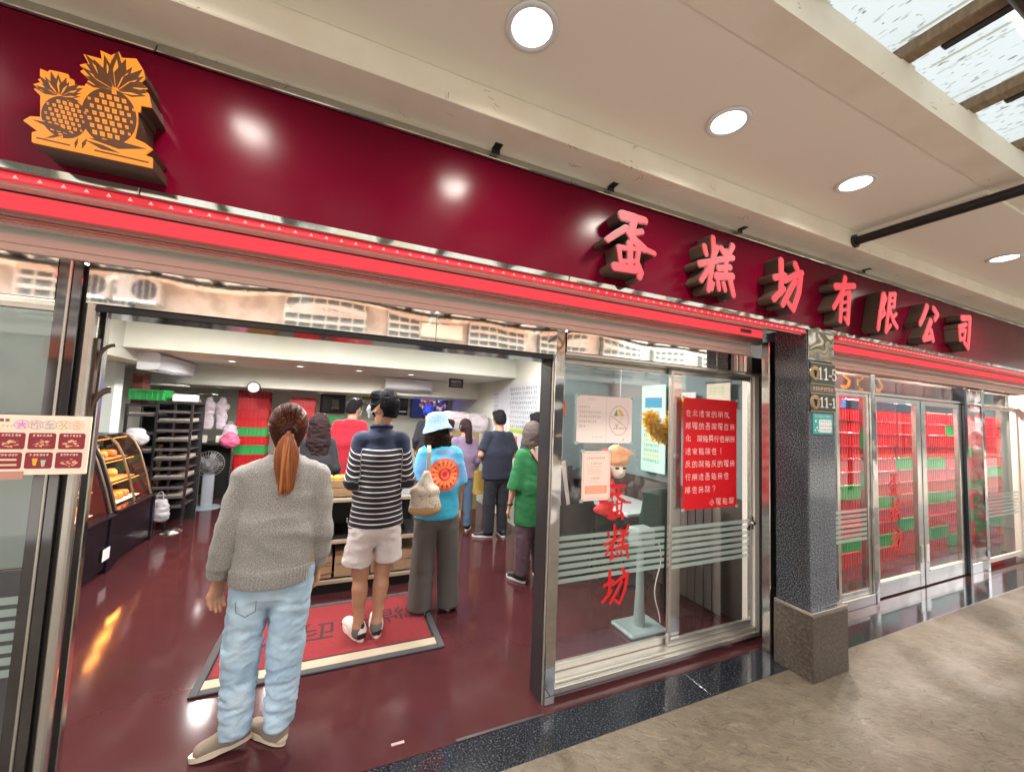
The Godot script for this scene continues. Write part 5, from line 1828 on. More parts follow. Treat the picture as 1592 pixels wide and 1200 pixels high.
	part("display", bx(-0.155, 0.155, -0.22, 0.22, 0.0005, 0.003), mat(lin(0.015, 0.016, 0.02), 0.1), tv)
	part("caption", bx(-0.02, 0.14, -0.17, -0.15, 0.0035, 0.005), glow(lin(0.5, 0.55, 0.6), 0.6), tv)
	var cv := Cv.new(256, 150, lin(0.01, 0.015, 0.09))
	for k in 60:
		var c := [lin(0.4, 0.05, 0.06), lin(0.55, 0.4, 0.3), lin(0.05, 0.06, 0.3), lin(0.25, 0.1, 0.25), lin(0.6, 0.55, 0.5)][r.randi() % 5] as Color
		var x := r.randf_range(60, 250)
		cv.disc(x, r.randf_range(10, 90), r.randf_range(4, 14), r.randf_range(4, 14), c)
	cv.rect(110, 95, 100, 55, lin(0.01, 0.02, 0.3))
	var t2 := thing("wall_screen", "bright wall screen showing a crowd scene, above the bucket hat", "screen", Vector3(1.83, 1.64, -8.84))
	part("housing", bx(-0.41, 0.41, -0.235, 0.235, -0.05, 0.0, 0.006), mt.black, t2)
	var dm := MB.new()
	sheet(dm, -0.39, 0.39, -0.215, 0.215, 0.004, 0.003)
	var em := mat(Color(0.2, 0.2, 0.2), 0.3)
	em.albedo_texture = cv.tex()
	em.emission_enabled = true
	em.emission_texture = em.albedo_texture
	em.emission_operator = BaseMaterial3D.EMISSION_OP_MULTIPLY
	em.emission = Color.WHITE
	em.emission_energy_multiplier = 1.1 / EXPOSURE
	part("display", dm, em, t2)
	area("screen_light", Vector3(1.83, 1.64, -8.82), Vector3(0, 180, 0), Vector2(0.78, 0.43), 0.06, Color(0.4, 0.4, 0.9))
	# hanging sign
	var cs := Cv.new(256, 150, lin(0.02, 0.02, 0.022))
	cs.text(40, 92, 30, 5, 3, lin(0.55, 0.55, 0.55), r)
	var hs := thing("hanging_sign", "small black hanging sign reading VERTO from the rear ceiling", "sign", Vector3(1.70, 2.045, -6.2))
	var hm := MB.new()
	sheet(hm, -0.12, 0.12, -0.074, 0.074, 0.006, 0.012)
	part("board", hm, print_mat(cs, 0.4), hs)
	var tx := part("lettering", digits("VERTO", 0.056, 0.002, "Droid Sans"), mt.white, hs)
	tx.position = Vector3(0, 0.022, 0.0075)
	# price boards on the right wall
	var k := 0
	for q in [[-6.15, -5.55, 1.98, "narrow white price board on the right wall, farther from the door"], [-5.53, -4.25, 2.04, "wide white price board with a green strip on the right wall"]]:
		var cb := Cv.new(512, 512, lin(0.56, 0.58, 0.62))
		for j in 9:
			cb.text(30 + (j % 3) * 8, 34 + j * 36, 24, 6 if k == 0 else 13, 4, lin(0.12, 0.13, 0.18).lerp(lin(0.4, 0.42, 0.46), r.randf() * 0.7), r)
		if k == 1:
			cb.rect(36, 356, 190, 30, lin(0.35, 0.5, 0.02))
			cb.rect(90, 410, 70, 90, lin(0.5, 0.1, 0.08))
		var b := thing("price_board", q[3], "board", Vector3(2.355, 1.55, (q[0] + q[1]) * 0.5), "", -PI / 2)
		var bm2 := MB.new()
		var hw: float = (q[1] - q[0]) * 0.5
		sheet(bm2, -hw, hw, -0.48, q[2] - 1.55, 0.006, 0.01)
		part("board", bm2, print_mat(cb, 0.4), b)
		k += 1
	# central rack with boxes
	var c := thing("low_shelf_unit", "low black shelf unit with beige edges and boxes, beyond the red mat", "shelf unit", Vector3(0.22, 0, -3.74))
	for q in [[-0.58, 0.0], [0.52, 0.0], [-0.58, -0.5], [0.52, -0.5]]:
		part("upright", bx(q[0], q[0] + 0.03, 0, 0.8, q[1] - 0.03, q[1]), mt.black, c)
	for y in [0.12, 0.45, 0.80]:
		part("shelf", bx(-0.58, 0.55, y - 0.03, y - 0.002, -0.53, -0.012), mt.dark, c)
		part("shelf_edge", bx(-0.58, 0.55, y - 0.032, y, -0.011, 0.006, 0.002), mat(lin(0.42, 0.33, 0.24), 0.5), c)
	part("rear_panel", bx(-0.58, 0.55, 0.02, 0.768, -0.54, -0.532), mt.black, c)
	part("plinth", bx(-0.58, 0.55, 0.0, 0.085, -0.5, -0.02), mt.black, c)
	for q in [[-0.52, -0.2, 0.20], [-0.18, 0.1, 0.22], [0.12, 0.5, 0.19]]:
		var b := thing("cardboard_box", ["flat brown carton at the left end of the low shelf unit", "brown carton with flaps in the middle of the low shelf unit", "wide brown carton at the right end of the low shelf unit"][0 if q[0] < -0.4 else (1 if q[0] < 0 else 2)], "carton", Vector3(0.22, 0.121, -3.78), "cartons on the low shelf unit")
		part("carton", bx(q[0], q[1], 0.0, q[2], -0.38, 0.0, 0.003), mt.card, b)
		part("seam", bx(q[0] + 0.01, q[1] - 0.01, q[2] * 0.5, q[2] * 0.5 + 0.004, 0.0, 0.0015), mt.brown, b)
		part("seam", bx((q[0] + q[1]) * 0.5, (q[0] + q[1]) * 0.5 + 0.004, 0.01, q[2] - 0.01, 0.0, 0.002), mt.brown, b)
		for e in 3:
			var m := MB.new()
			var x := lerpf(q[0] + 0.05, q[1] - 0.05, r.randf())
			m.beam(Vector3(x, 0.03 + 0.05 * e, 0.002), Vector3(x + 0.1, 0.05 + 0.04 * e, 0.002), 0.006, 0.004, Vector3.BACK)
			part("crease", m, mat(lin(0.2, 0.12, 0.07), 0.8), b)
	var wb := thing("wooden_crate", "open pale wooden box of pastries on top of the low shelf unit", "wooden box", Vector3(0.03, 0.802, -3.9))
	for e in [[-0.13, 0.13, -0.1, -0.085], [-0.13, 0.13, 0.085, 0.1], [-0.13, -0.115, -0.084, 0.084], [0.115, 0.13, -0.084, 0.084]]:
		for j in 2:
			part("board", bx(e[0], e[1], 0.0 + 0.075 * j, 0.07 + 0.075 * j, e[2], e[3], 0.002), mt.wood, wb)
	var bm3 := MB.new()
	for q in 14:
		bm3.ball(Vector3(r.randf_range(-0.09, 0.09), 0.14 + r.randf_range(-0.01, 0.02), r.randf_range(-0.06, 0.06)), Vector3(0.035, 0.022, 0.028), 10)
	part("pastry_heap", bm3, mat(lin(0.62, 0.33, 0.06), 0.6), wb)
	# mat
	mat_rug()
	# pale pedestal behind the side window
	var ps := thing("white_pedestal", "pale pedestal stand with square base behind the side window", "stand", Vector3(2.19, 0, -2.42))
	var wm := mat(lin(0.20, 0.255, 0.25), 0.4)
	part("base", bx(-0.17, 0.17, 0.0, 0.035, -0.13, 0.12, 0.012), wm, ps)
	var pc := MB.new()
	pc.tube([Vector3(0, 0.035, 0), Vector3(0, 0.3, 0), Vector3(0, 0.62, 0)], [0.045, 0.03, 0.024], 16)
	part("column", pc, wm, ps)
	part("head", bx(-0.07, 0.09, 0.62, 0.76, -0.07, 0.07, 0.015), wm, ps)
	var cb2 := MB.new()
	var cp := []
	for q in 14:
		cp.append(Vector3(0.12 + 0.03 * sin(q * 0.6), 0.66 - q * 0.047, 0.06))
	cb2.tube(cp, 0.004, 5)
	part("cable", cb2, mt.white, ps)
	# notices on the alcove's far side wall
	k = 0
	for q in [[-3.32, -2.98, 1.05, 1.95, lin(0.42, 0.6, 0.55), "tall pale green notice with blue and green print on the alcove wall"], [-2.5, -2.27, 1.76, 1.93, lin(0.55, 0.5, 0.4), "framed certificate on the alcove wall, high up by the window"], [-2.82, -2.62, 1.78, 1.86, lin(0.6, 0.58, 0.62), "small white notice on the alcove wall between the two larger ones"]]:
		var cn := Cv.new(200, 420, q[4])
		for j in 8:
			cn.text(24, (60 if k else 190) + j * 24, 14, 8, 3, lin(0.15, 0.3, 0.12) if j % 3 else lin(0.5, 0.42, 0.05), r)
		if k == 0:
			cn.rect(30, 60, 140, 50, lin(0.05, 0.25, 0.4))
			cn.text(40, 124, 20, 5, 4, lin(0.2, 0.4, 0.42), r)
		var b := thing("wall_notice", q[5], "notice", Vector3(2.995, (q[2] + q[3]) * 0.5, (q[0] + q[1]) * 0.5), "", -PI / 2)
		var m := MB.new()
		sheet(m, -(q[1] - q[0]) * 0.5, (q[1] - q[0]) * 0.5, -(q[3] - q[2]) * 0.5, (q[3] - q[2]) * 0.5, 0.006, 0.01)
		part("sheet", m, print_mat(cn, 0.4), b)
		if k == 1:
			part("frame", bx(-0.125, 0.125, 0.086, 0.1, 0.0, 0.012), mt.dark, b)
			part("frame", bx(-0.125, 0.125, -0.1, -0.086, 0.0, 0.012), mt.dark, b)
		k += 1
	# dark curtain strips low behind the glass
	var cu := thing("brown_blind", "brown vertical blind low behind the side window's right pane", "blind", Vector3(2.95, 0, -2.32))
	for q in 9:
		part("strip", bx(-0.008, 0.0, 0.02, 0.88, -0.085 * q - 0.075, -0.085 * q, 0.002), mat(lin(0.06, 0.045, 0.038).lerp(lin(0.1, 0.08, 0.07), r.randf()), 0.6), cu)
	# table and stools in the alcove, and a striped cloth that hangs there
	var at := thing("alcove_table", "dark table with a pale top in the alcove behind the side window", "table", Vector3(2.62, 0, -3.2))
	part("top", bx(-0.24, 0.3, 0.72, 0.75, -0.4, 0.4, 0.006), mat(lin(0.45, 0.5, 0.5), 0.3), at)
	part("stem", bx(-0.03, 0.03, 0.03, 0.72, -0.03, 0.03), mt.dark, at)
	part("foot", bx(-0.2, 0.2, 0.0, 0.03, -0.2, 0.2, 0.004), mt.dark, at)
	for q in [[-0.12, 0.62, "near"], [0.1, -0.62, "far"]]:
		var ch := thing("green_chair", "dark green shell chair in the alcove, %s side of the table" % q[2], "chair", Vector3(2.62 + q[0], 0, -3.2 + q[1] * 0.75), "green chairs in the alcove")
		softpart("shell", [slab(Vector3(-0.12, 0.45, 0), Vector3(0.12, 0.45, 0), 0.05, 0.14, 0.05, 0.14), slab(Vector3(0, 0.5, 0.16 * signf(q[1])), Vector3(0, 1.0, 0.2 * signf(q[1])), 0.22, 0.03, 0.2, 0.025)], 0.02, 0.06, mat(lin(0.01, 0.06, 0.045), 0.4), ch)
		for e in [[-0.14, -0.12], [0.14, -0.12], [-0.14, 0.12], [0.14, 0.12]]:
			part("leg", bx(e[0] - 0.012, e[0] + 0.012, 0, 0.42, e[1] - 0.012, e[1] + 0.012), mt.dark, ch)
	var dc := thing("striped_cloth", "black and white striped cloth hanging inside the side window by the door jamb", "cloth", Vector3(1.36, 0.98, -2.35))
	for q in 6:
		var sm := MB.new()
		sm.obox(Transform3D(Basis.from_euler(Vector3(0, 0, 0.28 - 0.03 * q)), Vector3(-0.075 + 0.042 * q, 0.2 - 0.012 * q, 0.012 * (q % 2))), Vector3(0.04, 0.42 - 0.03 * q, 0.01), 0.004)
		part("fold", sm, mt.black if q % 2 else mat(lin(0.55, 0.52, 0.5), 0.8), dc)
	var bn := thing("black_bin", "black covered bin on the alcove floor behind the side window", "bin", Vector3(2.25, 0, -3.5))
	softpart("bin_body", [slab(Vector3(0, 0.05, 0), Vector3(0, 0.72, 0), 0.2, 0.2, 0.24, 0.24, 1)], 0.02, 0.03, mt.dark, bn)
	part("lid", bx(-0.23, 0.23, 0.97, 1.0, -0.2, 0.2, 0.012), mt.black, bn)
	var lamp2 := thing("orange_lamp_shade", "small orange hanging lamp shade behind the white notice", "lamp shade", Vector3(1.62, 1.6, -2.75))
	var ls := MB.new()
	ls.lathe([Vector2(0.055, 0.0), Vector2(0.052, 0.12), Vector2(0.02, 0.13)], Transform3D(), 20)
	part("shade", ls, mat(lin(0.75, 0.16, 0.02), 0.6), lamp2)
	var lc := MB.new()
	lc.tube([Vector3(0, 0.13, 0), Vector3(0, 0.96, 0)], 0.004, 6)
	part("cord", lc, mt.black, lamp2)
	# cellophane bundle near the price boards
	var pb := mat(Color(0.86, 0.82, 0.85, 0.6), 0.15)
	pb.transparency = BaseMaterial3D.TRANSPARENCY_ALPHA
	var cl := thing("cellophane_bundle", "shiny clear cellophane bundle near the price boards, behind the lilac blouse", "plastic bags", Vector3(1.95, 1.32, -6.3))
	softpart("film", [slab(Vector3(-0.35, 0.1, 0), Vector3(0.25, 0.08, 0), 0.12, 0.16, 0.1, 0.15)], 0.03, 0.05, pb, cl, 0.03, 9.0)
	part("stand", bx(-0.3, 0.2, -1.32, -0.06, -0.08, 0.08), mat(lin(0.3, 0.22, 0.1), 0.6), cl)
	# floor clip near the threshold
	single("floor_plate", bx(-0.03, 0.03, 0.0005, 0.004, -0.008, 0.008, 0.001), mat(lin(0.42, 0.3, 0.29), 0.3, 0.4), "small pale metal plate set in the red floor near the threshold", "floor plate").position = Vector3(0.355, 0, -2.01)


func softbag(called: String, at: Vector3, s: Vector3, label: String, c := Color(0.72, 0.7, 0.72, 1.0)) -> void:
	var m := mat(c, 0.45)
	if c.a < 1.0:
		m.transparency = BaseMaterial3D.TRANSPARENCY_ALPHA
	var t := thing(called, label, "plastic bag", at)
	softpart("film", [slab(Vector3(0, -s.y * 0.5, 0), Vector3(0, s.y * 0.35, 0), s.x, s.z, s.x * 0.75, s.z * 0.5)], 0.018, 0.04, m, t, s.x * 0.18, 9.0 / (s.x * 8.0), int(at.z * -10))
	for e in [-1.0, 1.0]:
		var h := MB.new()
		h.tube([Vector3(e * s.x * 0.3, s.y * 0.55, 0), Vector3(e * s.x * 0.25, s.y * 0.9, 0), Vector3(e * s.x * 0.05, s.y * 1.0, 0)], 0.006, 5)
		part("handle", h, m, t)


func mat_rug() -> void:
	var W := 1024
	var cv := Cv.new(1024, 512, lin(0.19, 0.004, 0.010))
	var dk := lin(0.03, 0.003, 0.008)
	cv.rect(0, 0, 1024, 8, dk)
	cv.rect(0, 500, 1024, 12, dk)
	cv.rect(0, 0, 7, 512, dk)
	cv.rect(1014, 0, 10, 512, dk)
	# large dark characters woven into the mat, read from the shop door
	cv.glyph("5 0 5 3;5 3 1 9;5 3 9 9", 150, 200, 150, 20, dk)
	cv.glyph("2 0 0 2;1 2 1 8;1 4 4 4;1 7 4 6;5 1 9 1;9 1 9 6;9 6 7 6;6 1 6 9;0 9 9 9", 360, 190, 150, 17, dk)
	cv.glyph("2 1 8 1;0 4 9 4;5 4 5 9;2 6 1 9;8 6 9 9", 560, 170, 140, 17, dk)
	cv.glyph("2 0 8 0;2 2 8 2;2 4 8 4;2 0 2 4;8 0 8 4;0 6 9 6;4 6 3 9;6 6 7 9", 720, 160, 130, 15, dk)
	cv.glyph("2 0 0 3;0 3 3 3;3 2 1 5;2 5 2 9;0 6 0 8;4 7 4 8;6 0 5 3;9 0 9 3;5 4 9 4;5 6 9 6;5 8 9 9;7 4 6 9", 860, 150, 130, 13, dk)
	var r := RandomNumberGenerator.new()
	r.seed = 12
	for k in 5000:
		var x := r.randi_range(0, 1023)
		var y := r.randi_range(0, 511)
		cv.im.set_pixel(x, y, cv.im.get_pixel(x, y).lerp(lin(0.30, 0.02, 0.03), r.randf() * 0.35))
	var t := thing("door_mat", "red door mat with dark characters in a grey frame on the shop floor", "mat", Vector3(0.05, 0.0, -3.12))
	var x0 := -0.70
	var x1 := 0.70
	var z0 := -0.44
	var z1 := 0.44
	var m := MB.new()
	m.poly([Vector3(x0 + 0.05, 0.014, z0 + 0.04), Vector3(x1 - 0.05, 0.014, z0 + 0.04), Vector3(x1 - 0.05, 0.014, z1 - 0.125), Vector3(x0 + 0.05, 0.014, z1 - 0.125)], Vector3.UP, [Vector2(0, 0), Vector2(1, 0), Vector2(1, 1), Vector2(0, 1)])
	m.span(x0 + 0.05, x1 - 0.05, 0.002, 0.0135, z0 + 0.04, z1 - 0.125)
	var pm := print_mat(cv, 0.95)
	pm.rim_enabled = true
	pm.rim = 0.25
	pm.heightmap_enabled = true
	pm.heightmap_texture = ntex(71, 0.3, [Color.BLACK, Color.WHITE], [], 256, 2)
	pm.heightmap_scale = 0.3
	part("pile", m, pm, t)
	part("cream_strip", bx(x0 + 0.045, x1 - 0.045, 0.002, 0.0155, z1 - 0.1245, z1 - 0.045, 0.002), mat(lin(0.36, 0.30, 0.22), 0.75), t)
	part("frame_side", bx(x0, x0 + 0.044, 0.001, 0.016, z0, z1, 0.004), mt.rubber, t)
	part("frame_side", bx(x1 - 0.044, x1, 0.001, 0.016, z0, z1, 0.004), mt.rubber, t)
	part("frame_side", bx(x0 + 0.0445, x1 - 0.0445, 0.001, 0.0158, z1 - 0.0445, z1, 0.004), mt.rubber, t)
	part("frame_side", bx(x0 + 0.0445, x1 - 0.0445, 0.001, 0.0158, z0, z0 + 0.039, 0.004), mt.rubber, t)


# ---- people: joints in metres about the feet, looking towards -z ---------------
func skin_mat() -> StandardMaterial3D:
	if not mt.has("skin"):
		mt.skin = tri(mat(Color.WHITE, 0.5), Vector3(4, 4, 4), ntex(81, 0.02, [lin(0.42, 0.215, 0.135), lin(0.50, 0.27, 0.175)]))
		mt.skin.subsurf_scatter_enabled = true
		mt.skin.subsurf_scatter_strength = 0.08
	return mt.skin


func V(x: float, y: float, z: float) -> Vector3:
	return Vector3(x, y, z)


func head_bars() -> Array:
	return [slab(V(0, 0.0, 0.01), V(0, 0.016, 0.012), 0.074, 0.09, 0.072, 0.088), slab(V(0, -0.03, -0.028), V(0, -0.066, -0.044), 0.055, 0.05, 0.036, 0.034), bar(V(0, -0.04, 0.02), V(0, -0.15, 0.035), 0.05, 0.054),
		bar(V(0, -0.002, -0.083), V(0, -0.026, -0.1), 0.008, 0.013), bar(V(-0.02, -0.06, -0.078), V(0.02, -0.06, -0.078), 0.008, 0.008),
		slab(V(-0.078, 0.008, 0.014), V(-0.074, -0.026, 0.004), 0.008, 0.02, 0.007, 0.013, 8), slab(V(0.078, 0.008, 0.014), V(0.074, -0.026, 0.004), 0.008, 0.02, 0.007, 0.013, 8)]


func hand_bars(w: Vector3, d: Vector3, th: Vector3, pn: Vector3, s := 1.0, curl := 0.35) -> Array:
	var o := [slab(w, w + d * 0.08 * s, 0.026 * s, 0.018 * s, 0.038 * s, 0.014 * s, 0, th), bar(w - d * 0.05 * s, w, 0.024 * s, 0.022 * s)]
	for k in 4:
		var b := w + d * (0.082 - 0.004 * absf(k - 1.5)) * s + th * (0.029 - 0.0195 * k) * s
		var l: float = [0.040, 0.045, 0.042, 0.033][k] * s
		var d1 := (d + pn * curl + th * (0.08 - 0.05 * k)).normalized()
		var d2 := (d + pn * curl * 2.6).normalized()
		o.append(bar(b, b + d1 * l, 0.0095 * s, 0.0085 * s))
		o.append(bar(b + d1 * l, b + d1 * l + d2 * l * 0.85, 0.0085 * s, 0.007 * s))
	var tb := w + d * 0.022 * s + th * 0.03 * s
	var t1 := (d * 0.6 + th * 0.7 + pn * 0.25).normalized()
	var t2 := (d * 0.9 + th * 0.25 + pn * 0.35).normalized()
	o.append(bar(tb, tb + t1 * 0.036 * s, 0.013 * s, 0.0105 * s))
	o.append(bar(tb + t1 * 0.036 * s, tb + t1 * 0.036 * s + t2 * 0.03 * s, 0.0105 * s, 0.008 * s))
	return o


# j: head (Vector3), look (Basis), s (scale), sh/el/wr/hip/kn/an: [left, right]
func body(t: Node3D, j: Dictionary, fine := true) -> Transform3D:
	var s: float = j.s
	var c := 0.013 if fine else 0.019
	var pr := []
	var sl: Vector3 = j.sh[0]
	var sr: Vector3 = j.sh[1]
	var mid := (sl + sr) * 0.5
	var hm: Vector3 = (j.hip[0] + j.hip[1]) * 0.5
	var side := (sr - sl).normalized()
	pr.append(bar(sl.lerp(sr, 0.15), sl.lerp(sr, 0.85), 0.042 * s, 0.042 * s))
	pr.append(slab(mid.lerp(hm, 0.12), mid.lerp(hm, 0.42), 0.135 * s, 0.085 * s, 0.125 * s, 0.085 * s, 0, side))
	pr.append(slab(mid.lerp(hm, 0.42), hm, 0.12 * s, 0.08 * s, 0.13 * s, 0.09 * s, 0, side))
	pr.append(bar(mid, (j.head as Vector3) + V(0, -0.06, 0.015) * s, 0.055 * s, 0.048 * s))
	for k in 2:
		pr.append(bar(j.sh[k], j.el[k], 0.042 * s, 0.036 * s))
		pr.append(bar(j.el[k], j.wr[k], 0.037 * s, 0.024 * s))
		pr.append(bar(j.hip[k], j.kn[k], 0.078 * s, 0.052 * s))
		pr.append(bar(j.kn[k], j.an[k], 0.048 * s, 0.032 * s))
		var cf: Vector3 = (j.kn[k] as Vector3).lerp(j.an[k], 0.3) + V(0, 0, 0.016)
		pr.append(bar(cf, (j.kn[k] as Vector3).lerp(j.an[k], 0.5) + V(0, 0, 0.008), 0.048 * s, 0.04 * s))
		pr.append(bar(j.an[k], (j.an[k] as Vector3) + V(0, -0.04, -0.03) * s, 0.032 * s, 0.028 * s))
	var m := MB.new()
	m.net(soft(pr, c, 0.03))
	var hx := Transform3D(j.look.scaled(Vector3.ONE * s), j.head)
	m.net(soft(head_bars(), 0.0055 if fine else 0.008, 0.02), hx)
	for k in 2:
		var sg := -1.0 if k == 0 else 1.0
		var w: Vector3 = j.wr[k]
		var d: Vector3 = j.hd[k] if j.has("hd") else (w - (j.el[k] as Vector3)).normalized()
		var pn: Vector3 = V(-sg, 0, 0) - d * d.dot(V(-sg, 0, 0))
		if j.has("palm"):
			pn = j.palm[k]
		pn = (pn - d * d.dot(pn)).normalized()
		var th := d.cross(pn).normalized() * sg * -1.0
		if j.has("thumb"):
			th = j.thumb[k]
			th = (th - d * d.dot(th)).normalized()
		m.net(soft(hand_bars(w + d * 0.015, d, th, pn, s * 0.95), 0.0042 if fine else 0.007, 0.012))
	part("body", m, j.skin if j.has("skin") else skin_mat(), t)
	for sg in [-1.0, 1.0]:
		var e := MB.new()
		e.ball(hx * V(0.03 * sg, 0.008, -0.073), Vector3.ONE * 0.012 * s, 10)
		part("eye", e, mat(lin(0.05, 0.03, 0.025), 0.15), t)
		var b := MB.new()
		b.tube([hx * V(0.014 * sg, 0.026, -0.083), hx * V(0.034 * sg, 0.031, -0.077), hx * V(0.052 * sg, 0.025, -0.062)], 0.004 * s, 5)
		part("eyebrow", b, mat(lin(0.02, 0.014, 0.012), 0.7), t)
	return hx


func hair_mat(c0: Color, c1: Color, sd: int) -> StandardMaterial3D:
	var m := tri(mat(Color.WHITE, 0.5), Vector3(16, 3.0, 16), ntex(sd, 0.05, [c0, c1], [], 256, 2), grain_bump(0.06), 0.1)
	m.metallic_specular = 0.14
	return m


func short_hair(t: Node3D, hx: Transform3D, m: Material, fine := true) -> void:
	var pr := [slab(V(0, 0.006, 0.016), V(0, 0.024, 0.016), 0.083, 0.1, 0.081, 0.097), slab(V(0, -0.03, 0.045), V(0, 0.0, 0.04), 0.066, 0.066, 0.07, 0.07), bar(V(-0.045, 0.07, -0.04), V(0.045, 0.072, -0.035), 0.036, 0.038), bar(V(0, 0.1, 0.0), V(0.02, 0.095, 0.05), 0.02, 0.024)]
	pr.append([V(-0.02, -0.08, -0.125), V(0.02, -0.025, -0.13), 0.1, 0.07, 0.1, 0.07, 4, Vector3.RIGHT])
	for sg in [-1.0, 1.0]:
		pr.append([V(0.1 * sg, -0.03, -0.01), V(0.08 * sg, -0.05, 0.01), 0.04, 0.042, 0.035, 0.045, 4, Vector3.RIGHT])
	pr.append([V(-0.1, -0.135, 0.07), V(0.1, -0.135, 0.07), 0.075, 0.075, 0.075, 0.075, 4, Vector3.UP])
	softpart("hair", pr, 0.007 if fine else 0.01, 0.02, m, t, 0.0045, 30.0, 5, null, hx)
	# loose tufts that break the outline
	var r := RandomNumberGenerator.new()
	r.seed = 40
	var mb := MB.new()
	for k in (260 if fine else 110):
		var a := r.randf_range(-PI, PI)
		var e := r.randf_range(0.05, 1.45)
		var d := V(cos(e) * sin(a), sin(e), cos(e) * cos(a))
		if d.z < -0.3 and d.y < 0.35:
			continue
		var p := V(0, 0.014, 0.016) + d * V(0.082, 0.1, 0.099)
		var flow := (V(0.25, -0.75, -0.2 + 0.9 * d.z) + V(r.randfn(), r.randfn(), r.randfn()) * 0.25)
		flow = (flow - d * flow.dot(d)).normalized()
		mb.tube([hx * (p - d * 0.004), hx * (p + flow * 0.016 + d * 0.003), hx * (p + flow * 0.034 + d * 0.0005)], [0.003, 0.0026, 0.0006], 4, false)
	part("hair_tufts", mb, m, t)


func mask(t: Node3D, hx: Transform3D, c := Color(0.62, 0.70, 0.70)) -> void:
	var m := mat(c, 0.7)
	softpart("face_mask", [slab(V(0, -0.022, -0.062), V(0, -0.07, -0.06), 0.053, 0.04, 0.042, 0.034), bar(V(0, -0.02, -0.09), V(0, -0.035, -0.1), 0.012, 0.016)], 0.006, 0.02, m, t, 0.0, 9.0, 1, null, hx)
	for sg in [-1.0, 1.0]:
		for q in [[0.022, -0.01], [-0.03, -0.055]]:
			var s := MB.new()
			s.tube([hx * V(0.076 * sg, q[0], 0.022), hx * V(0.078 * sg, q[0] * 0.7 - 0.006, -0.004), hx * V(0.058 * sg, q[1], -0.058)], 0.0028, 5)
			part("ear_loop", s, m, t)


func shoe(t: Node3D, an: Vector3, dir: Vector3, l: float, up_m: Material, sole_m: Material, heel_m: Material = null, pitch := 0.0, th := 0.024) -> void:
	var d := Vector3(dir.x, 0, dir.z).normalized()
	var s := d.cross(Vector3.UP).normalized()
	var xf := Transform3D(Basis(s, Vector3.UP, -d), Vector3(an.x, 0, an.z) + d * 0.02)
	if pitch != 0.0:
		var toe := xf * V(0, 0, -l * 0.7)
		xf = Transform3D(Basis(s, pitch), Vector3.ZERO).translated(toe) * Transform3D(Basis(), -toe) * xf
	var heel := l * 0.3
	var fore := -l * 0.7
	var w := l * 0.155
	var up := [slab(V(0, th + 0.02, heel - 0.045), V(0, th + 0.025, 0.0), w * 0.78, 0.045, w * 0.82, 0.05), slab(V(0, th + 0.02, 0.0), V(0.0, th + 0.008, fore + 0.05), w * 0.85, 0.045, w * 0.9, 0.034), bar(V(0, th + 0.045, heel - 0.045), V(0, th + 0.06, heel - 0.07), 0.034, 0.036), [V(0, -0.06 + th, 0.2), V(0, -0.06 + th, -0.3), 0.3, 0.06, 0.3, 0.06, 4, Vector3.RIGHT]]
	softpart("shoe_upper", up, 0.0075, 0.03, up_m, t, 0.0, 9.0, 1, null, xf)
	var o := PackedVector2Array()
	for k in 28:
		var a := TAU * k / 28.0
		var z := lerpf(fore, heel, 0.5 + 0.5 * cos(a))
		var u := 0.5 + 0.5 * cos(a)
		o.push_back(Vector2(sin(a) * w * (1.06 - 0.16 * sin(u * PI) + (0.06 if u < 0.4 else -0.08)) * (0.92 + 0.16 * absf(sin(a))), z))
	var so := MB.new()
	so.prism(o, xf * Transform3D(Basis(Vector3.RIGHT, Vector3(0, 0, 1), Vector3(0, 1, 0)), V(0, th + 0.004, 0)), th)
	part("sole", so, sole_m, t)
	if heel_m:
		softpart("heel_tab", [slab(V(0, th + 0.014, heel - 0.035), V(0, th + 0.062, heel - 0.042), w * 0.78, 0.04, w * 0.55, 0.034), [V(0, 0.05, -0.075), V(0, 0.08, -0.075), 0.2, heel + 0.02, 0.2, heel + 0.02, 4, Vector3.RIGHT]], 0.006, 0.02, heel_m, t, 0.0, 9.0, 1, null, xf)


func lace(t: Node3D, an: Vector3, dir: Vector3, l: float, m: Material, th := 0.024) -> void:
	var d := Vector3(dir.x, 0, dir.z).normalized()
	var s := d.cross(Vector3.UP).normalized()
	for k in 4:
		var b := Vector3(an.x, 0, an.z) + d * (l * (0.2 + 0.09 * k)) + V(0, th + 0.068 - 0.007 * k, 0)
		var mb := MB.new()
		mb.tube([b - s * 0.024 - V(0, 0.008, 0), b + V(0, 0.003, 0), b + s * 0.024 - V(0, 0.008, 0)], 0.003, 5)
		part("lace", mb, m, t)


func grain_bump(fr: float) -> NoiseTexture2D:
	var k := "bump%f" % fr
	if not mt.has(k):
		mt[k] = ntex(500, fr, [Color.BLACK, Color.WHITE], [], 512, 2)
	return mt[k]


# one grey grain shared by plain cloths; the cloth's own colour multiplies it
func grain(_o: int, fr: float, c0: Color, c1: Color) -> NoiseTexture2D:
	if not mt.has("grain"):
		mt.grain = ntex(501, fr, [lin(0.66, 0.66, 0.66), lin(1, 1, 1)], [], 512, 4)
	return mt.grain


func cloth(sd: int, c0: Color, c1: Color, sc := 5.0, rough := 0.85) -> StandardMaterial3D:
	var m := tri(mat(c1, rough), Vector3(sc, sc, sc), grain(4, 0.05, c0, c1), grain_bump(0.25), 0.12)
	m.rim_enabled = true
	m.rim = 0.3
	m.rim_tint = 0.5
	return m


func look(yaw: float, pitch := 0.0, roll := 0.0) -> Basis:
	return Basis.from_euler(Vector3(pitch, yaw, roll))


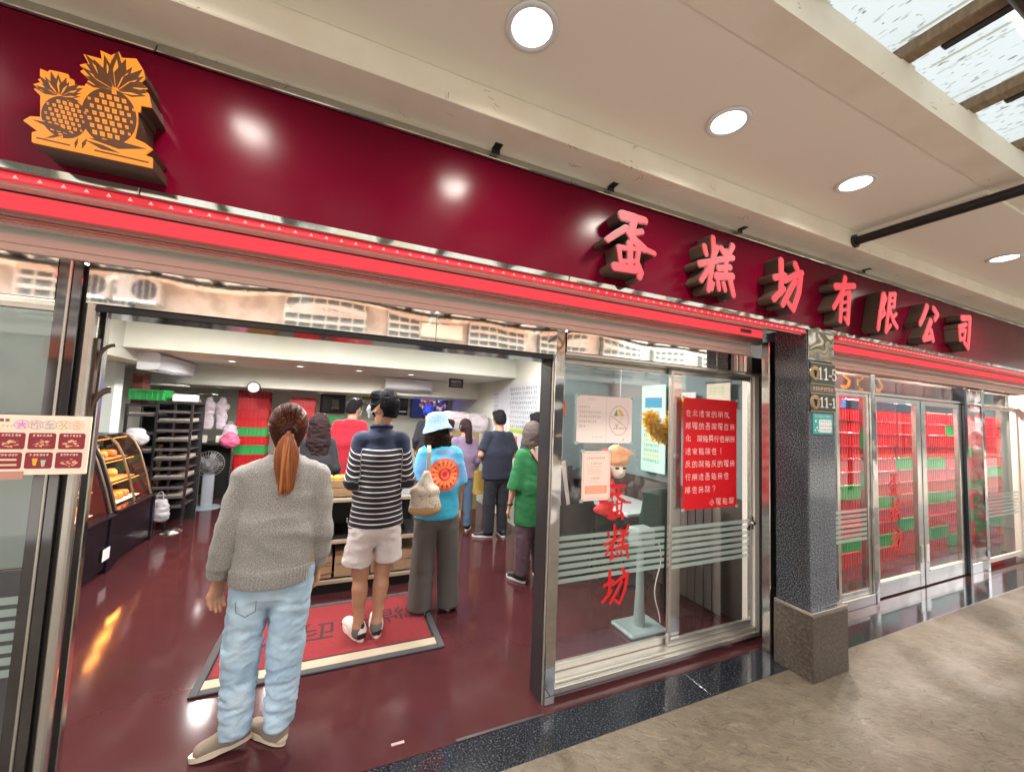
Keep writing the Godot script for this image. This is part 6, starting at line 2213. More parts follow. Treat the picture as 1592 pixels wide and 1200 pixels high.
func ribbed(t: Node3D, called: String, c: Vector3, up: Vector3, rx: float, rz: float, h: float, n: int, m: Material, flare := 1.0) -> void:
	# knitted welt: a ring of fine vertical ribs
	var mb := MB.new()
	var q := Quaternion(Vector3.UP, up.normalized())
	var i0 := 0
	var sg := n * 4
	for lv in 5:
		var f: float = [0.93, 1.0, 1.0, 1.0, 0.93][lv] * lerpf(1.0, flare, lv / 4.0)
		var y: float = [0.0, 0.08, 0.5, 0.92, 1.0][lv] * h
		for k in sg + 1:
			var a := TAU * k / sg
			var rr := 1.0 + (0.012 if k % 4 < 2 else -0.012)
			var o := V(cos(a) * rx * rr * f, y, sin(a) * rz * rr * f)
			mb.v.push_back(c + q * o)
			mb.n.push_back((q * V(cos(a) / rx, 0, sin(a) / rz)).normalized())
			mb.uv.push_back(Vector2(float(k) / n, y))
	for lv in 4:
		for k in sg:
			var a := i0 + lv * (sg + 1) + k
			var b := a + sg + 1
			mb.ix.append_array(PackedInt32Array([a, a + 1, b, a + 1, b + 1, b]))
	mb.n = smooth_normals(mb.v, mb.ix)
	part(called, mb, m, t)


func people() -> void:
	woman_grey()
	man_striped()
	person_hat()
	woman_green()
	others()


func woman_grey() -> void:
	var t := thing("person", "person in a grey knitted sweater and pale jeans walking in, orange-brown ponytail", "person", Vector3(-0.245, 0, -2.25))
	var j := {"s": 1.05, "head": V(0.012, 1.485, -0.01), "look": look(0.12, 0.02), "sh": [V(-0.145, 1.245, 0.0), V(0.165, 1.25, 0.0)], "el": [V(-0.195, 0.985, 0.03), V(0.205, 0.97, 0.0)], "wr": [V(-0.223, 0.80, 0.0), V(0.19, 0.80, -0.06)], "hip": [V(-0.085, 0.82, 0), V(0.09, 0.82, 0)], "kn": [V(-0.112, 0.45, 0.0), V(0.075, 0.43, 0.0)], "an": [V(-0.105, 0.115, 0.02), V(0.075, 0.10, 0.03)],
		"hd": [V(-0.1, -1, -0.1).normalized(), V(-0.06, -1, -0.25).normalized()], "thumb": [V(0.55, 0, -0.8), V(-0.3, 0, -0.9)], "palm": [V(0.75, 0, 0.65), V(-1, 0, 0.2)]}
	var hx := body(t, j)
	var kn := tri(mat(Color.WHITE, 0.95), Vector3(3.2, 3.2, 3.2), ntex(101, 0.085, [lin(0.17, 0.167, 0.16), lin(0.31, 0.30, 0.29), lin(0.50, 0.485, 0.46)], [0.25, 0.5, 0.8], 512, 5), ntex(103, 0.16, [Color.BLACK, Color.WHITE], [], 512, 3), 0.8)
	kn.rim_enabled = true
	kn.rim = 0.5
	kn.rim_tint = 0.3
	var pr := [slab(V(-0.005, 0.80, 0.005), V(0, 1.0, 0.0), 0.170, 0.125, 0.168, 0.128, 1), slab(V(0, 1.0, 0), V(0.005, 1.19, 0.0), 0.168, 0.128, 0.156, 0.114), slab(V(0.006, 1.19, 0), V(0.01, 1.255, 0.01), 0.165, 0.115, 0.125, 0.085), bar(V(-0.105, 1.246, 0.005), V(0.125, 1.25, 0.005), 0.064, 0.064), bar(V(0.01, 1.29, 0.012), V(0.012, 1.332, 0.012), 0.078, 0.07, 2),
		bar(V(-0.148, 1.232, 0), V(-0.195, 0.985, 0.03), 0.064, 0.054, 8), bar(V(-0.195, 0.985, 0.03), V(-0.222, 0.83, 0.004), 0.054, 0.05, 10), bar(V(0.158, 1.237, 0), V(0.2, 0.97, 0.0), 0.064, 0.053, 8), bar(V(0.2, 0.97, 0.0), V(0.192, 0.83, -0.05), 0.053, 0.048, 10)]
	softpart("sweater", pr, 0.0105, 0.045, kn, t, 0.0075, 5.0, 7)
	ribbed(t, "ribbed_hem", V(-0.005, 0.748, 0.005), Vector3.UP, 0.178, 0.136, 0.085, 66, kn, 1.0)
	ribbed(t, "ribbed_cuff", V(-0.226, 0.785, -0.004), V(0.05, 1, 0.1), 0.043, 0.043, 0.055, 22, kn, 1.2)
	ribbed(t, "ribbed_cuff", V(0.189, 0.785, -0.062), V(0.05, 1, 0.2), 0.042, 0.042, 0.055, 22, kn, 1.2)
	ribbed(t, "ribbed_collar", V(0.012, 1.318, 0.012), V(0, 1, 0.08), 0.07, 0.066, 0.032, 34, kn, 0.95)
	# jeans
	var den := tri(mat(Color.WHITE, 0.85), Vector3(1.3, 1.3, 1.3), ntex(105, 0.006, [lin(0.27, 0.39, 0.52), lin(0.35, 0.48, 0.61), lin(0.45, 0.58, 0.69)], [0.2, 0.5, 0.85], 512, 6), grain_bump(0.3), 0.1)
	var jp := [slab(V(0, 0.86, 0), V(0, 0.74, 0.004), 0.14, 0.092, 0.158, 0.108), slab(V(-0.082, 0.78, 0.0), V(-0.108, 0.44, 0.0), 0.092, 0.1, 0.076, 0.08), slab(V(-0.108, 0.44, 0.0), V(-0.104, 0.08, 0.015), 0.076, 0.08, 0.058, 0.066, 2), slab(V(0.086, 0.78, 0.0), V(0.074, 0.43, 0.005), 0.092, 0.1, 0.078, 0.082), slab(V(0.074, 0.43, 0.005), V(0.074, 0.085, 0.035), 0.078, 0.082, 0.058, 0.066, 2)]
	fold_low = true
	softpart("jeans", jp, 0.0085, 0.02, den, t, 0.0085, 11.0, 15)
	fold_low = false
	var seam := mat(lin(0.12, 0.17, 0.24), 0.9)
	for q in [[[-0.128, 0.71, 0.118], [-0.122, 0.665, 0.124], [-0.085, 0.645, 0.132], [-0.045, 0.665, 0.136], [-0.046, 0.71, 0.134]]]:
		var path := []
		for p in q:
			path.append(V(p[0], p[1], p[2]))
		var sm := MB.new()
		sm.tube(path, 0.0022, 5)
		part("pocket_stitching", sm, seam, t)
	# shoes: turned to the left, the left heel rolling up
	var tan_up := cloth(108, lin(0.20, 0.155, 0.115), lin(0.30, 0.24, 0.185), 8.0, 0.8)
	var cream := mat(lin(0.62, 0.52, 0.42), 0.6)
	shoe(t, V(-0.085, 0, 0.0), V(-0.98, 0, 0.12), 0.235, tan_up, cream, null, -0.12)
	lace(t, V(-0.085, 0.0, 0.0), V(-0.98, 0, 0.12), 0.22, cream)
	shoe(t, V(0.07, 0, 0.03), V(-0.7, 0, -0.7), 0.245, tan_up, cream, cream, 0.0)
	# hair drawn back into a ponytail
	var dark := hair_mat(lin(0.03, 0.011, 0.008), lin(0.085, 0.03, 0.018), 111)
	var mid := mat(lin(0.14, 0.046, 0.022), 0.42)
	mid.metallic_specular = 0.2
	var lite := mat(lin(0.33, 0.105, 0.03), 0.36)
	var lite2 := mat(lin(0.19, 0.056, 0.02), 0.42)
	var cap := [slab(V(0, 0.004, 0.014), V(0, 0.02, 0.014), 0.081, 0.098, 0.079, 0.096), slab(V(0, -0.07, 0.045), V(0, 0.0, 0.05), 0.054, 0.05, 0.07, 0.064), [V(-0.02, -0.08, -0.12), V(0.02, 0.0, -0.125), 0.12, 0.085, 0.12, 0.085, 4, Vector3.RIGHT], [V(-0.1, -0.165, 0.05), V(0.1, -0.165, 0.05), 0.07, 0.07, 0.07, 0.07, 4, Vector3.UP], [V(-0.1, -0.03, -0.01), V(-0.085, -0.06, 0.01), 0.036, 0.04, 0.034, 0.04, 4, Vector3.RIGHT], [V(0.1, -0.03, -0.01), V(0.085, -0.06, 0.01), 0.036, 0.04, 0.034, 0.04, 4, Vector3.RIGHT]]
	softpart("hair", cap, 0.006, 0.02, dark, t, 0.0, 9.0, 1, null, hx)
	var r := RandomNumberGenerator.new()
	r.seed = 6
	var tie := V(0.006, -0.012, 0.116)
	var td := ((tie - V(0, 0.006, 0.014)) / V(0.08, 0.1, 0.098)).normalized()
	var mbs := [MB.new(), MB.new(), MB.new()]
	for k in 520:
		var a := r.randf() * TAU
		var far := r.randf_range(0.9, 2.3)
		var ax := td.cross(V(sin(a), cos(a), 0.1)).normalized()
		var path := []
		var ok := true
		for q in 9:
			var d := td.rotated(ax, far * (1.0 - q / 8.0))
			if q == 0 and (d.y < -0.35 or (d.z < -0.55 and d.y < 0.45)):
				ok = false
			path.append(hx * (V(0, 0.01, 0.014) + d * V(0.0825, 0.1035, 0.1015) * (1.0 + 0.03 * q / 8.0)))
		if ok:
			var c := 0 if r.randf() < 0.6 else (1 if r.randf() < 0.75 else 2)
			mbs[c].tube(path, [0.001, 0.0022, 0.0026, 0.0027, 0.0027, 0.0026, 0.0026, 0.0024, 0.002], 4, false)
	part("hair_strands", mbs[0], dark, t)
	part("hair_strands", mbs[1], mid, t)
	part("hair_strands", mbs[2], lite2, t)
	var tp := hx * tie
	var tm := MB.new()
	var ring := []
	for q in 13:
		var a := TAU * q / 12.0
		ring.append(tp + V(cos(a) * 0.021, 0.004 + sin(a) * 0.016, 0.004 + sin(a) * 0.008))
	tm.tube(ring, 0.006, 7, false)
	part("hair_tie", tm, mt.black, t)
	var pt := thing_child(t, "ponytail")
	softpart("hair_core", [slab(tp + V(0, -0.02, 0.008), tp + V(-0.004, -0.11, 0.018), 0.02, 0.014, 0.036, 0.018), slab(tp + V(-0.004, -0.11, 0.018), tp + V(0.004, -0.235, 0.02), 0.036, 0.018, 0.028, 0.012)], 0.008, 0.02, lite2, pt)
	var cs := [MB.new(), MB.new(), MB.new()]
	for k in 620:
		var u := r.randf_range(-1, 1)
		var w := r.randf_range(-0.4, 1)
		var l := r.randf_range(0.26, 0.305) - 0.03 * u * u
		var path := []
		for q in 9:
			var v := q / 8.0
			var sp := sin(minf(v * 2.0, 1.0) * 1.57) * (1.0 - 0.27 * smoothstep(0.45, 1.0, v))
			path.append(tp + V(u * 0.046 * sp + 0.006 * sin(v * 5.0 + u * 4.0 + w) - 0.004, 0.012 * sin(minf(v * 7.0, 3.1)) - v * l, 0.006 + 0.032 * sp * sqrt(maxf(0.0, 1.0 - u * u)) * w + 0.01 * sin(v * 3.0)))
		cs[2 if absf(u) < 0.55 and r.randf() < 0.6 else r.randi() % 2].tube(path, [0.0016, 0.0021, 0.0023, 0.0023, 0.0022, 0.002, 0.0018, 0.0014, 0.0005], 4, false)
	part("hair_strands", cs[0], lite2, pt)
	part("hair_strands", cs[1], mat(lin(0.26, 0.076, 0.02), 0.36), pt)
	part("hair_strands", cs[2], mat(lin(0.46, 0.165, 0.045), 0.36), pt)
	mask(t, hx, Color(0.9, 0.9, 0.88))


func thing_child(t: Node3D, called: String) -> Node3D:
	var n := Node3D.new()
	n.name = called
	t.add_child(n, true)
	return n


func man_striped() -> void:
	var t := thing("person", "person in a navy striped long-sleeved shirt and white shorts on the red mat", "person", Vector3(0.28, 0, -2.97))
	var j := {"s": 1.04, "head": V(0.0, 1.605, -0.01), "look": look(1.0, 0.1), "sh": [V(-0.128, 1.375, 0.0), V(0.142, 1.378, 0.0)], "el": [V(-0.172, 1.09, 0.03), V(0.195, 1.09, 0.03)], "wr": [V(-0.07, 1.06, -0.2), V(0.1, 1.06, -0.2)], "hip": [V(-0.085, 0.86, 0), V(0.085, 0.86, 0)], "kn": [V(-0.078, 0.455, -0.01), V(0.068, 0.46, -0.01)], "an": [V(-0.072, 0.095, 0.025), V(0.046, 0.105, 0.02)],
		"palm": [V(0.3, 0.9, 0), V(-0.3, 0.9, 0)], "thumb": [V(0.3, 0.2, -0.5), V(-0.3, 0.2, -0.5)]}
	var hx := body(t, j)
	short_hair(t, hx, hair_mat(lin(0.006, 0.006, 0.008), lin(0.022, 0.02, 0.022), 121))
	mask(t, hx)
	var gm := mat(lin(0.02, 0.02, 0.025), 0.3)
	for sg in [-1.0, 1.0]:
		var g := MB.new()
		var ring := []
		for q in 13:
			var a := TAU * q / 12.0
			ring.append(hx * V(0.034 * sg + cos(a) * 0.024, 0.008 + sin(a) * 0.019, -0.1 + absf(cos(a)) * 0.004))
		g.tube(ring, 0.0018, 5, false)
		g.tube([hx * V(0.058 * sg, 0.012, -0.097), hx * V(0.08 * sg, 0.014, -0.04), hx * V(0.083 * sg, 0.012, 0.015)], 0.0018, 5)
		part("glasses", g, gm, t)
	# the striped shirt: dark navy yoke, then white stripes on near-black
	var cv := Cv.new(8, 1024, lin(0.011, 0.010, 0.02))
	cv.rect(0, 0, 8, 186, lin(0.012, 0.022, 0.062))
	var y := 186.0
	while y < 1000:
		cv.rect(0, y, 8, 8, lin(0.78, 0.76, 0.78))
		y += 36.5
	var sm := mat(Color.WHITE, 0.85)
	sm.albedo_texture = cv.tex()
	sm.heightmap_enabled = true
	sm.heightmap_texture = grain_bump(0.3)
	sm.heightmap_scale = 0.05
	sm.rim_enabled = true
	sm.rim = 0.3
	var sl := V(-0.132, 1.362, 0)
	var sr := V(0.145, 1.365, 0)
	var el := [V(-0.172, 1.085, 0.03), V(0.195, 1.085, 0.03)]
	var wr := [V(-0.08, 1.06, -0.18), V(0.11, 1.06, -0.18)]
	var uvf := func(p: Vector3) -> Vector2:
		var v := 1.50 - p.y - 0.012 * cos(p.x * 9.0)
		for k in 2:
			var s0: Vector3 = sl if k == 0 else sr
			var e0: Vector3 = el[k]
			var out := (p.x + 0.132) if k == 0 else (0.15 - p.x)
			if out < 0.0 and p.y < 1.385 and p.y > 1.03 or p.z < -0.135 and p.y > 0.98 and p.y < 1.16:
				var tt := (p - s0).dot(e0 - s0) / (e0 - s0).length_squared()
				if tt < 1.0 and p.z > -0.05 - (0.0 if p.y > 1.15 else -0.02):
					v = 1.50 - (s0.y - maxf(tt, -0.2) * (e0 - s0).length()) - 0.05 * absf(p.z) / 0.07
					break
				if (k == 0) == (p.x < 0.02):
					var w0: Vector3 = wr[k]
					v = 1.50 - (s0.y - (e0 - s0).length() - clampf((p - e0).dot(w0 - e0) / (w0 - e0).length(), 0, 0.3))
		return Vector2(p.x * 2.0, clampf(v, 0.0, 0.999))
	var pr := [slab(V(0.005, 0.775, 0.0), V(0.0, 1.0, 0.0), 0.184, 0.12, 0.162, 0.112, 1), slab(V(0, 1.0, 0), V(0, 1.24, 0), 0.16, 0.112, 0.158, 0.112), slab(V(0, 1.24, 0), V(0.0, 1.37, 0.012), 0.155, 0.108, 0.11, 0.078), bar(V(-0.115, 1.372, 0.005), V(0.125, 1.374, 0.005), 0.052, 0.052), bar(V(0.0, 1.40, 0.015), V(0.0, 1.462, 0.014), 0.078, 0.066, 2)]
	for k in 2:
		pr.append(bar(sl if k == 0 else sr, el[k], 0.06, 0.055))
		pr.append(bar(el[k], wr[k], 0.055, 0.044, 2))
	softpart("striped_shirt", pr, 0.0095, 0.025, sm, t, 0.0042, 7.0, 5, uvf)
	var cm := MB.new()
	var ring := []
	for q in 17:
		var a := TAU * q / 16.0
		ring.append(V(cos(a) * 0.071, 1.462 + 0.012 * sin(a), 0.014 + sin(a) * 0.068))
	cm.tube(ring, 0.012, 7, false)
	part("collar", cm, mat(lin(0.012, 0.02, 0.052), 0.9), t)
	part("side_label", bx(-0.19, -0.186, 0.80, 0.83, -0.008, 0.008), mt.white, t)
	# white shorts, wide at the hem
	var shm := cloth(125, lin(0.60, 0.52, 0.50), lin(0.80, 0.73, 0.73), 4.0)
	softpart("shorts", [slab(V(0.0, 0.85, 0), V(0.0, 0.74, 0.0), 0.155, 0.095, 0.165, 0.108), slab(V(-0.085, 0.74, 0.0), V(-0.108, 0.515, -0.005), 0.085, 0.1, 0.097, 0.108, 2), slab(V(0.085, 0.74, 0), V(0.104, 0.53, -0.005), 0.085, 0.1, 0.094, 0.106, 2)], 0.0095, 0.02, shm, t, 0.006, 9.0, 19)
	var wh := mat(lin(0.72, 0.68, 0.66), 0.5)
	var so := mat(lin(0.76, 0.70, 0.67), 0.5)
	shoe(t, V(-0.068, 0, 0.0), V(-0.34, 0, -0.95), 0.305, wh, so, mt.black, 0.0, 0.042)
	shoe(t, V(0.052, 0, -0.015), V(0.05, 0, -1.0), 0.305, wh, so, mt.black, 0.0, 0.042)
	var sk := mat(lin(0.16, 0.155, 0.15), 0.9)
	for k in 2:
		var a: Vector3 = j.an[k]
		softpart("sock", [bar(a + V(0, -0.03, 0), a + V(0, 0.012, 0.002), 0.042, 0.039, 2)], 0.007, 0.01, sk, t)


func person_hat() -> void:
	var t := thing("person", "person in a pale blue bucket hat, sky blue shirt and wide grey trousers", "person", Vector3(0.775, 0, -3.2))
	var j := {"s": 0.97, "head": V(-0.04, 1.45, -0.02), "look": look(0.1, 0.05), "sh": [V(-0.145, 1.255, 0.0), V(0.145, 1.25, 0.0)], "el": [V(-0.165, 1.0, 0.0), V(0.182, 0.985, 0.0)], "wr": [V(-0.1, 0.95, -0.2), V(0.185, 0.79, -0.02)], "hip": [V(-0.08, 0.78, 0), V(0.085, 0.78, 0)], "kn": [V(-0.1, 0.43, 0), V(0.11, 0.43, 0)], "an": [V(-0.1, 0.09, 0.0), V(0.115, 0.09, 0.0)]}
	var hx := body(t, j)
	var dk := hair_mat(lin(0.012, 0.008, 0.008), lin(0.04, 0.025, 0.02), 131)
	softpart("hair", [slab(V(0, 0.0, 0.02), V(0, -0.06, 0.03), 0.08, 0.084, 0.1, 0.095), slab(V(0, -0.06, 0.035), V(0.01, -0.125, 0.05), 0.1, 0.085, 0.115, 0.06), [V(0, -0.1, -0.14), V(0, 0.05, -0.14), 0.07, 0.1, 0.07, 0.1, 4, Vector3.RIGHT]], 0.009, 0.03, dk, t, 0.008, 20.0, 4, null, hx)
	# bucket hat
	var hat := MB.new()
	var hxf := hx * Transform3D(Basis.from_euler(Vector3(-0.16, 0, 0.12)), V(0, 0.03, 0.02))
	hat.lathe([Vector2(0.128, -0.052), Vector2(0.122, -0.035), Vector2(0.100, 0.0), Vector2(0.094, 0.03), Vector2(0.086, 0.075), Vector2(0.07, 0.098), Vector2(0.04, 0.108), Vector2(0.0, 0.11)], hxf, 36)
	hat.lathe([Vector2(0.127, -0.0535), Vector2(0.112, -0.04), Vector2(0.088, -0.01)], hxf, 36)
	var nz := FastNoiseLite.new()
	nz.seed = 3
	nz.frequency = 11.0
	for k in hat.v.size():
		var p := hat.v[k]
		hat.v[k] = p + hat.n[k] * 0.006 * nz.get_noise_3d(p.x, p.y, p.z) + V(0, 0.012 * sin(atan2(p.x - hxf.origin.x, p.z - hxf.origin.z) * 2.0 + 0.7), 0) * smoothstep(0.09, 0.13, Vector2(p.x - hxf.origin.x, p.z - hxf.origin.z).length())
	hat.n = smooth_normals(hat.v, hat.ix)
	var hmt := tri(mat(Color.WHITE, 0.8), Vector3(14, 14, 14), ntex(133, 0.02, [lin(0.16, 0.29, 0.40), lin(0.34, 0.47, 0.56)], [0.3, 0.7]), ntex(134, 0.03, [Color.BLACK, Color.WHITE], [], 256, 2), 0.4)
	part("bucket_hat", hat, hmt, t)
	# sky blue shirt with an orange flower on the back
	var cv := Cv.new(512, 512, lin(0.055, 0.40, 0.66))
	for yy in 128:
		cv.rect(0, yy * 4, 512, 4, lin(0.035, 0.42, 0.64).lerp(lin(0.13, 0.36, 0.68), sin(clampf((yy - 16) / 70.0, 0, 1) * PI)))
	for k in 40:
		var a := TAU * k / 40.0
		cv.disc(266 + cos(a) * 84, 222 + sin(a) * 84, 11, 11, lin(0.86, 0.10, 0.05))
	cv.disc(266, 222, 86, 86, lin(0.88, 0.12, 0.05))
	for k in 16:
		var a := TAU * k / 16.0
		cv.line(266 + cos(a) * 40, 222 + sin(a) * 40, 266 + cos(a) * 76, 222 + sin(a) * 76, 15, lin(0.95, 0.27, 0.08))
		cv.disc(266 + cos(a + 0.2) * 68, 222 + sin(a + 0.2) * 68, 6, 6, lin(0.36, 0.03, 0.06))
	cv.disc(266, 222, 38, 38, lin(0.72, 0.03, 0.04))
	cv.disc(266, 222, 28, 28, lin(0.92, 0.14, 0.06))
	cv.disc(266, 222, 14, 14, lin(0.5, 0.02, 0.05))
	var r := RandomNumberGenerator.new()
	r.seed = 14
	cv.text(224, 78, 14, 7, 3, lin(0.5, 0.16, 0.4), r)
	cv.text(230, 98, 10, 9, 2, lin(0.5, 0.16, 0.4), r)
	var sm := mat(Color.WHITE, 0.85)
	sm.albedo_texture = cv.tex()
	sm.rim_enabled = true
	sm.rim = 0.3
	var uvf := func(p: Vector3) -> Vector2: return Vector2(clampf(0.52 + (p.x - 0.02) * 1.45, 0, 1), clampf(0.433 + (1.092 - p.y) * 1.45, 0, 1))
	var pr := [slab(V(0.0, 0.735, 0), V(0.0, 1.0, 0), 0.178, 0.12, 0.168, 0.115, 1), slab(V(0, 1.0, 0), V(0, 1.17, 0), 0.168, 0.115, 0.155, 0.108), slab(V(0, 1.17, 0), V(-0.005, 1.25, 0.01), 0.15, 0.105, 0.11, 0.075), bar(V(-0.11, 1.25, 0), V(0.115, 1.245, 0), 0.052, 0.052), bar(V(-0.01, 1.28, 0.01), V(-0.015, 1.322, 0.006), 0.075, 0.066, 2),
		bar(V(-0.125, 1.235, 0), V(-0.165, 1.03, 0.0), 0.06, 0.068, 2), bar(V(0.128, 1.23, 0), V(0.178, 0.995, 0.0), 0.06, 0.07, 2)]
	softpart("blue_shirt", pr, 0.0115, 0.03, sm, t, 0.005, 7.0, 23, uvf)
	# wide grey trousers
	var gm := cloth(137, lin(0.085, 0.08, 0.08), lin(0.115, 0.11, 0.108), 5.0)
	softpart("trousers", [slab(V(0, 0.84, 0), V(0, 0.72, 0.0), 0.14, 0.095, 0.155, 0.1), slab(V(-0.085, 0.72, 0), V(-0.108, 0.035, 0.0), 0.09, 0.098, 0.092, 0.1, 2), slab(V(0.09, 0.72, 0), V(0.128, 0.03, 0.0), 0.09, 0.098, 0.083, 0.098, 2)], 0.012, 0.02, gm, t, 0.004, 5.0, 29)
	var wh := mat(lin(0.6, 0.57, 0.56), 0.6)
	shoe(t, V(-0.072, 0, 0.0), V(-0.1, 0, -1), 0.25, wh, wh)
	shoe(t, V(0.125, 0, 0.0), V(0.15, 0, -1), 0.25, wh, wh)
	# tote bag hanging from the left shoulder
	var b := thing("tote_bag", "cream patterned tote bag hanging on the shoulder of the blue shirt", "tote bag", Vector3(0.645, 0.775, -3.06))
	var bc := Cv.new(256, 256, lin(0.60, 0.55, 0.46))
	bc.rect(0, 196, 256, 60, lin(0.46, 0.30, 0.16))
	for k in 150:
		var c := [lin(0.12, 0.12, 0.2), lin(0.25, 0.12, 0.08), lin(0.5, 0.28, 0.1), lin(0.2, 0.18, 0.26)][r.randi() % 4] as Color
		var x := r.randf() * 256
		var yy := 60 + r.randf() * 150
		if k % 3:
			bc.disc(x, yy, r.randf_range(1, 4), r.randf_range(1, 4), c)
		else:
			bc.line(x, yy, x + r.randf_range(-14, 14), yy + r.randf_range(-14, 14), 2, c)
	var bm := mat(Color.WHITE, 0.9)
	bm.albedo_texture = bc.tex()
	var buv := func(p: Vector3) -> Vector2: return Vector2(clampf(0.5 + p.x * 3.0, 0, 1), clampf(1.0 - p.y * 2.9, 0, 1))
	softpart("bag", [slab(V(0.0, 0.06, 0.0), V(-0.005, 0.2, 0), 0.125, 0.052, 0.1, 0.042), slab(V(-0.005, 0.2, 0), V(0.0, 0.34, 0.0), 0.09, 0.038, 0.024, 0.02)], 0.01, 0.03, bm, b, 0.0045, 9.0, 3, buv)
	var sp := MB.new()
	var path := []
	for k in 9:
		var u := k / 8.0
		path.append(V(0.004 + 0.004 * u, 0.33 + 0.215 * u, 0.012 + 0.0 * u - 0.17 * maxf(0.0, u - 0.8)))
	for k in 8:
		sp.beam(path[k], path[k + 1], 0.032, 0.006, V(0, 0.2, 1), 0.001)
	part("strap", sp, mat(lin(0.5, 0.45, 0.37), 0.9), b)


func woman_green() -> void:
	var t := thing("person", "person with bobbed grey-brown hair in a loose green shirt, by the right door jamb", "person", Vector3(1.765, 0, -3.45))
	var j := {"s": 0.95, "head": V(-0.02, 1.405, -0.02), "look": look(0.0, 0.08), "sh": [V(-0.145, 1.2, 0.0), V(0.145, 1.2, 0.0)], "el": [V(-0.19, 0.93, 0.0), V(0.19, 0.93, 0)], "wr": [V(-0.218, 0.73, -0.04), V(0.21, 0.73, -0.04)], "hip": [V(-0.075, 0.76, 0), V(0.075, 0.76, 0)], "kn": [V(-0.09, 0.4, 0), V(0.09, 0.4, 0)], "an": [V(-0.085, 0.09, 0), V(0.1, 0.09, 0)], "thumb": [V(0.3, 0, -0.9), V(-0.3, 0, -0.9)]}
	var hx := body(t, j)
	var hm := hair_mat(lin(0.055, 0.042, 0.04), lin(0.15, 0.125, 0.12), 141)
	softpart("hair", [slab(V(0, 0.01, 0.018), V(0, 0.03, 0.016), 0.093, 0.108, 0.088, 0.102), slab(V(0, 0.0, 0.022), V(0.0, -0.112, 0.03), 0.1, 0.105, 0.112, 0.094, 2), [V(0, -0.12, -0.13), V(0, 0.0, -0.13), 0.07, 0.09, 0.07, 0.09, 4, Vector3.RIGHT]], 0.008, 0.03, hm, t, 0.005, 26.0, 2, null, hx)
	var gm := cloth(143, lin(0.006, 0.105, 0.030), lin(0.012, 0.15, 0.045), 4.0)
	softpart("green_shirt", [slab(V(0.0, 0.545, 0), V(0.0, 0.9, 0), 0.178, 0.135, 0.172, 0.128, 1), slab(V(0, 0.9, 0), V(0, 1.12, 0), 0.172, 0.128, 0.158, 0.112), slab(V(0, 1.12, 0), V(0, 1.2, 0.01), 0.15, 0.108, 0.11, 0.08), bar(V(-0.115, 1.2, 0), V(0.115, 1.2, 0), 0.052, 0.052), bar(V(0, 1.22, 0.01), V(0, 1.262, 0.008), 0.075, 0.068, 2), bar(V(-0.125, 1.19, 0), V(-0.19, 0.87, 0.0), 0.062, 0.078, 2), bar(V(0.125, 1.19, 0), V(0.19, 0.87, 0), 0.062, 0.078, 2)], 0.012, 0.03, gm, t, 0.006, 7.0, 31)
	var pm := cloth(145, lin(0.075, 0.040, 0.062), lin(0.115, 0.065, 0.095), 5.0)
	softpart("trousers", [slab(V(0, 0.76, 0), V(0, 0.6, 0), 0.14, 0.105, 0.15, 0.115), slab(V(-0.078, 0.66, 0), V(-0.09, 0.07, 0), 0.09, 0.1, 0.064, 0.07, 2), slab(V(0.078, 0.66, 0), V(0.1, 0.07, 0), 0.09, 0.1, 0.064, 0.07, 2)], 0.012, 0.02, pm, t, 0.005, 9.0, 37)
	var wh := mat(lin(0.62, 0.6, 0.6), 0.6)
	shoe(t, V(-0.085, 0, 0), V(-0.45, 0, -0.9), 0.235, mt.black, wh)
	shoe(t, V(0.11, 0, 0), V(0.2, 0, -1), 0.235, mt.black, wh)
	var st := MB.new()
	for k in 10:
		var u0 := k / 10.0
		var u1 := (k + 1) / 10.0
		var p0 := V(-0.085 + 0.25 * u0, 1.262 - 0.33 * u0, 0.108 + 0.032 * sin(minf(u0 * 1.8, 1.57)))
		var p1 := V(-0.085 + 0.25 * u1, 1.262 - 0.33 * u1, 0.108 + 0.032 * sin(minf(u1 * 1.8, 1.57)))
		st.beam(p0, p1, 0.034, 0.004, V(0, 0.2, 1), 0.001)
	part("bag_strap", st, mat(lin(0.5, 0.22, 0.2), 0.8), t)
	var st2 := MB.new()
	for k in 10:
		var u0 := k / 10.0
		var u1 := (k + 1) / 10.0
		st2.beam(V(-0.1 + 0.25 * u0, 1.25 - 0.33 * u0, 0.106 + 0.032 * sin(minf(u0 * 1.8, 1.57))), V(-0.1 + 0.25 * u1, 1.25 - 0.33 * u1, 0.106 + 0.032 * sin(minf(u1 * 1.8, 1.57))), 0.014, 0.004, V(0, 0.2, 1), 0.001)
	part("bag_strap", st2, mt.black, t)
	var wb := MB.new()
	var ring := []
	for q in 13:
		var a := TAU * q / 12.0
		ring.append(V(-0.219 + cos(a) * 0.026, 0.728, -0.036 + sin(a) * 0.026))
	wb.tube(ring, 0.007, 6, false)
	part("wristband", wb, mt.black, t)


func plain_joints(s: float, hy: float, yaw: float, pitch := 0.0) -> Dictionary:
	return {"s": s, "head": V(0, hy, -0.015), "look": look(yaw, pitch), "sh": [V(-0.15 * s, hy - 0.205 * s, 0), V(0.15 * s, hy - 0.205 * s, 0)], "el": [V(-0.195 * s, hy - 0.48 * s, 0.02), V(0.195 * s, hy - 0.48 * s, 0.02)], "wr": [V(-0.18 * s, hy - 0.66 * s, -0.1), V(0.18 * s, hy - 0.66 * s, -0.1)], "hip": [V(-0.08 * s, 0.52 * hy, 0), V(0.08 * s, 0.52 * hy, 0)], "kn": [V(-0.09 * s, 0.29 * hy, -0.01), V(0.09 * s, 0.29 * hy, -0.01)], "an": [V(-0.09 * s, 0.09, 0.01), V(0.09 * s, 0.09, 0.01)]}


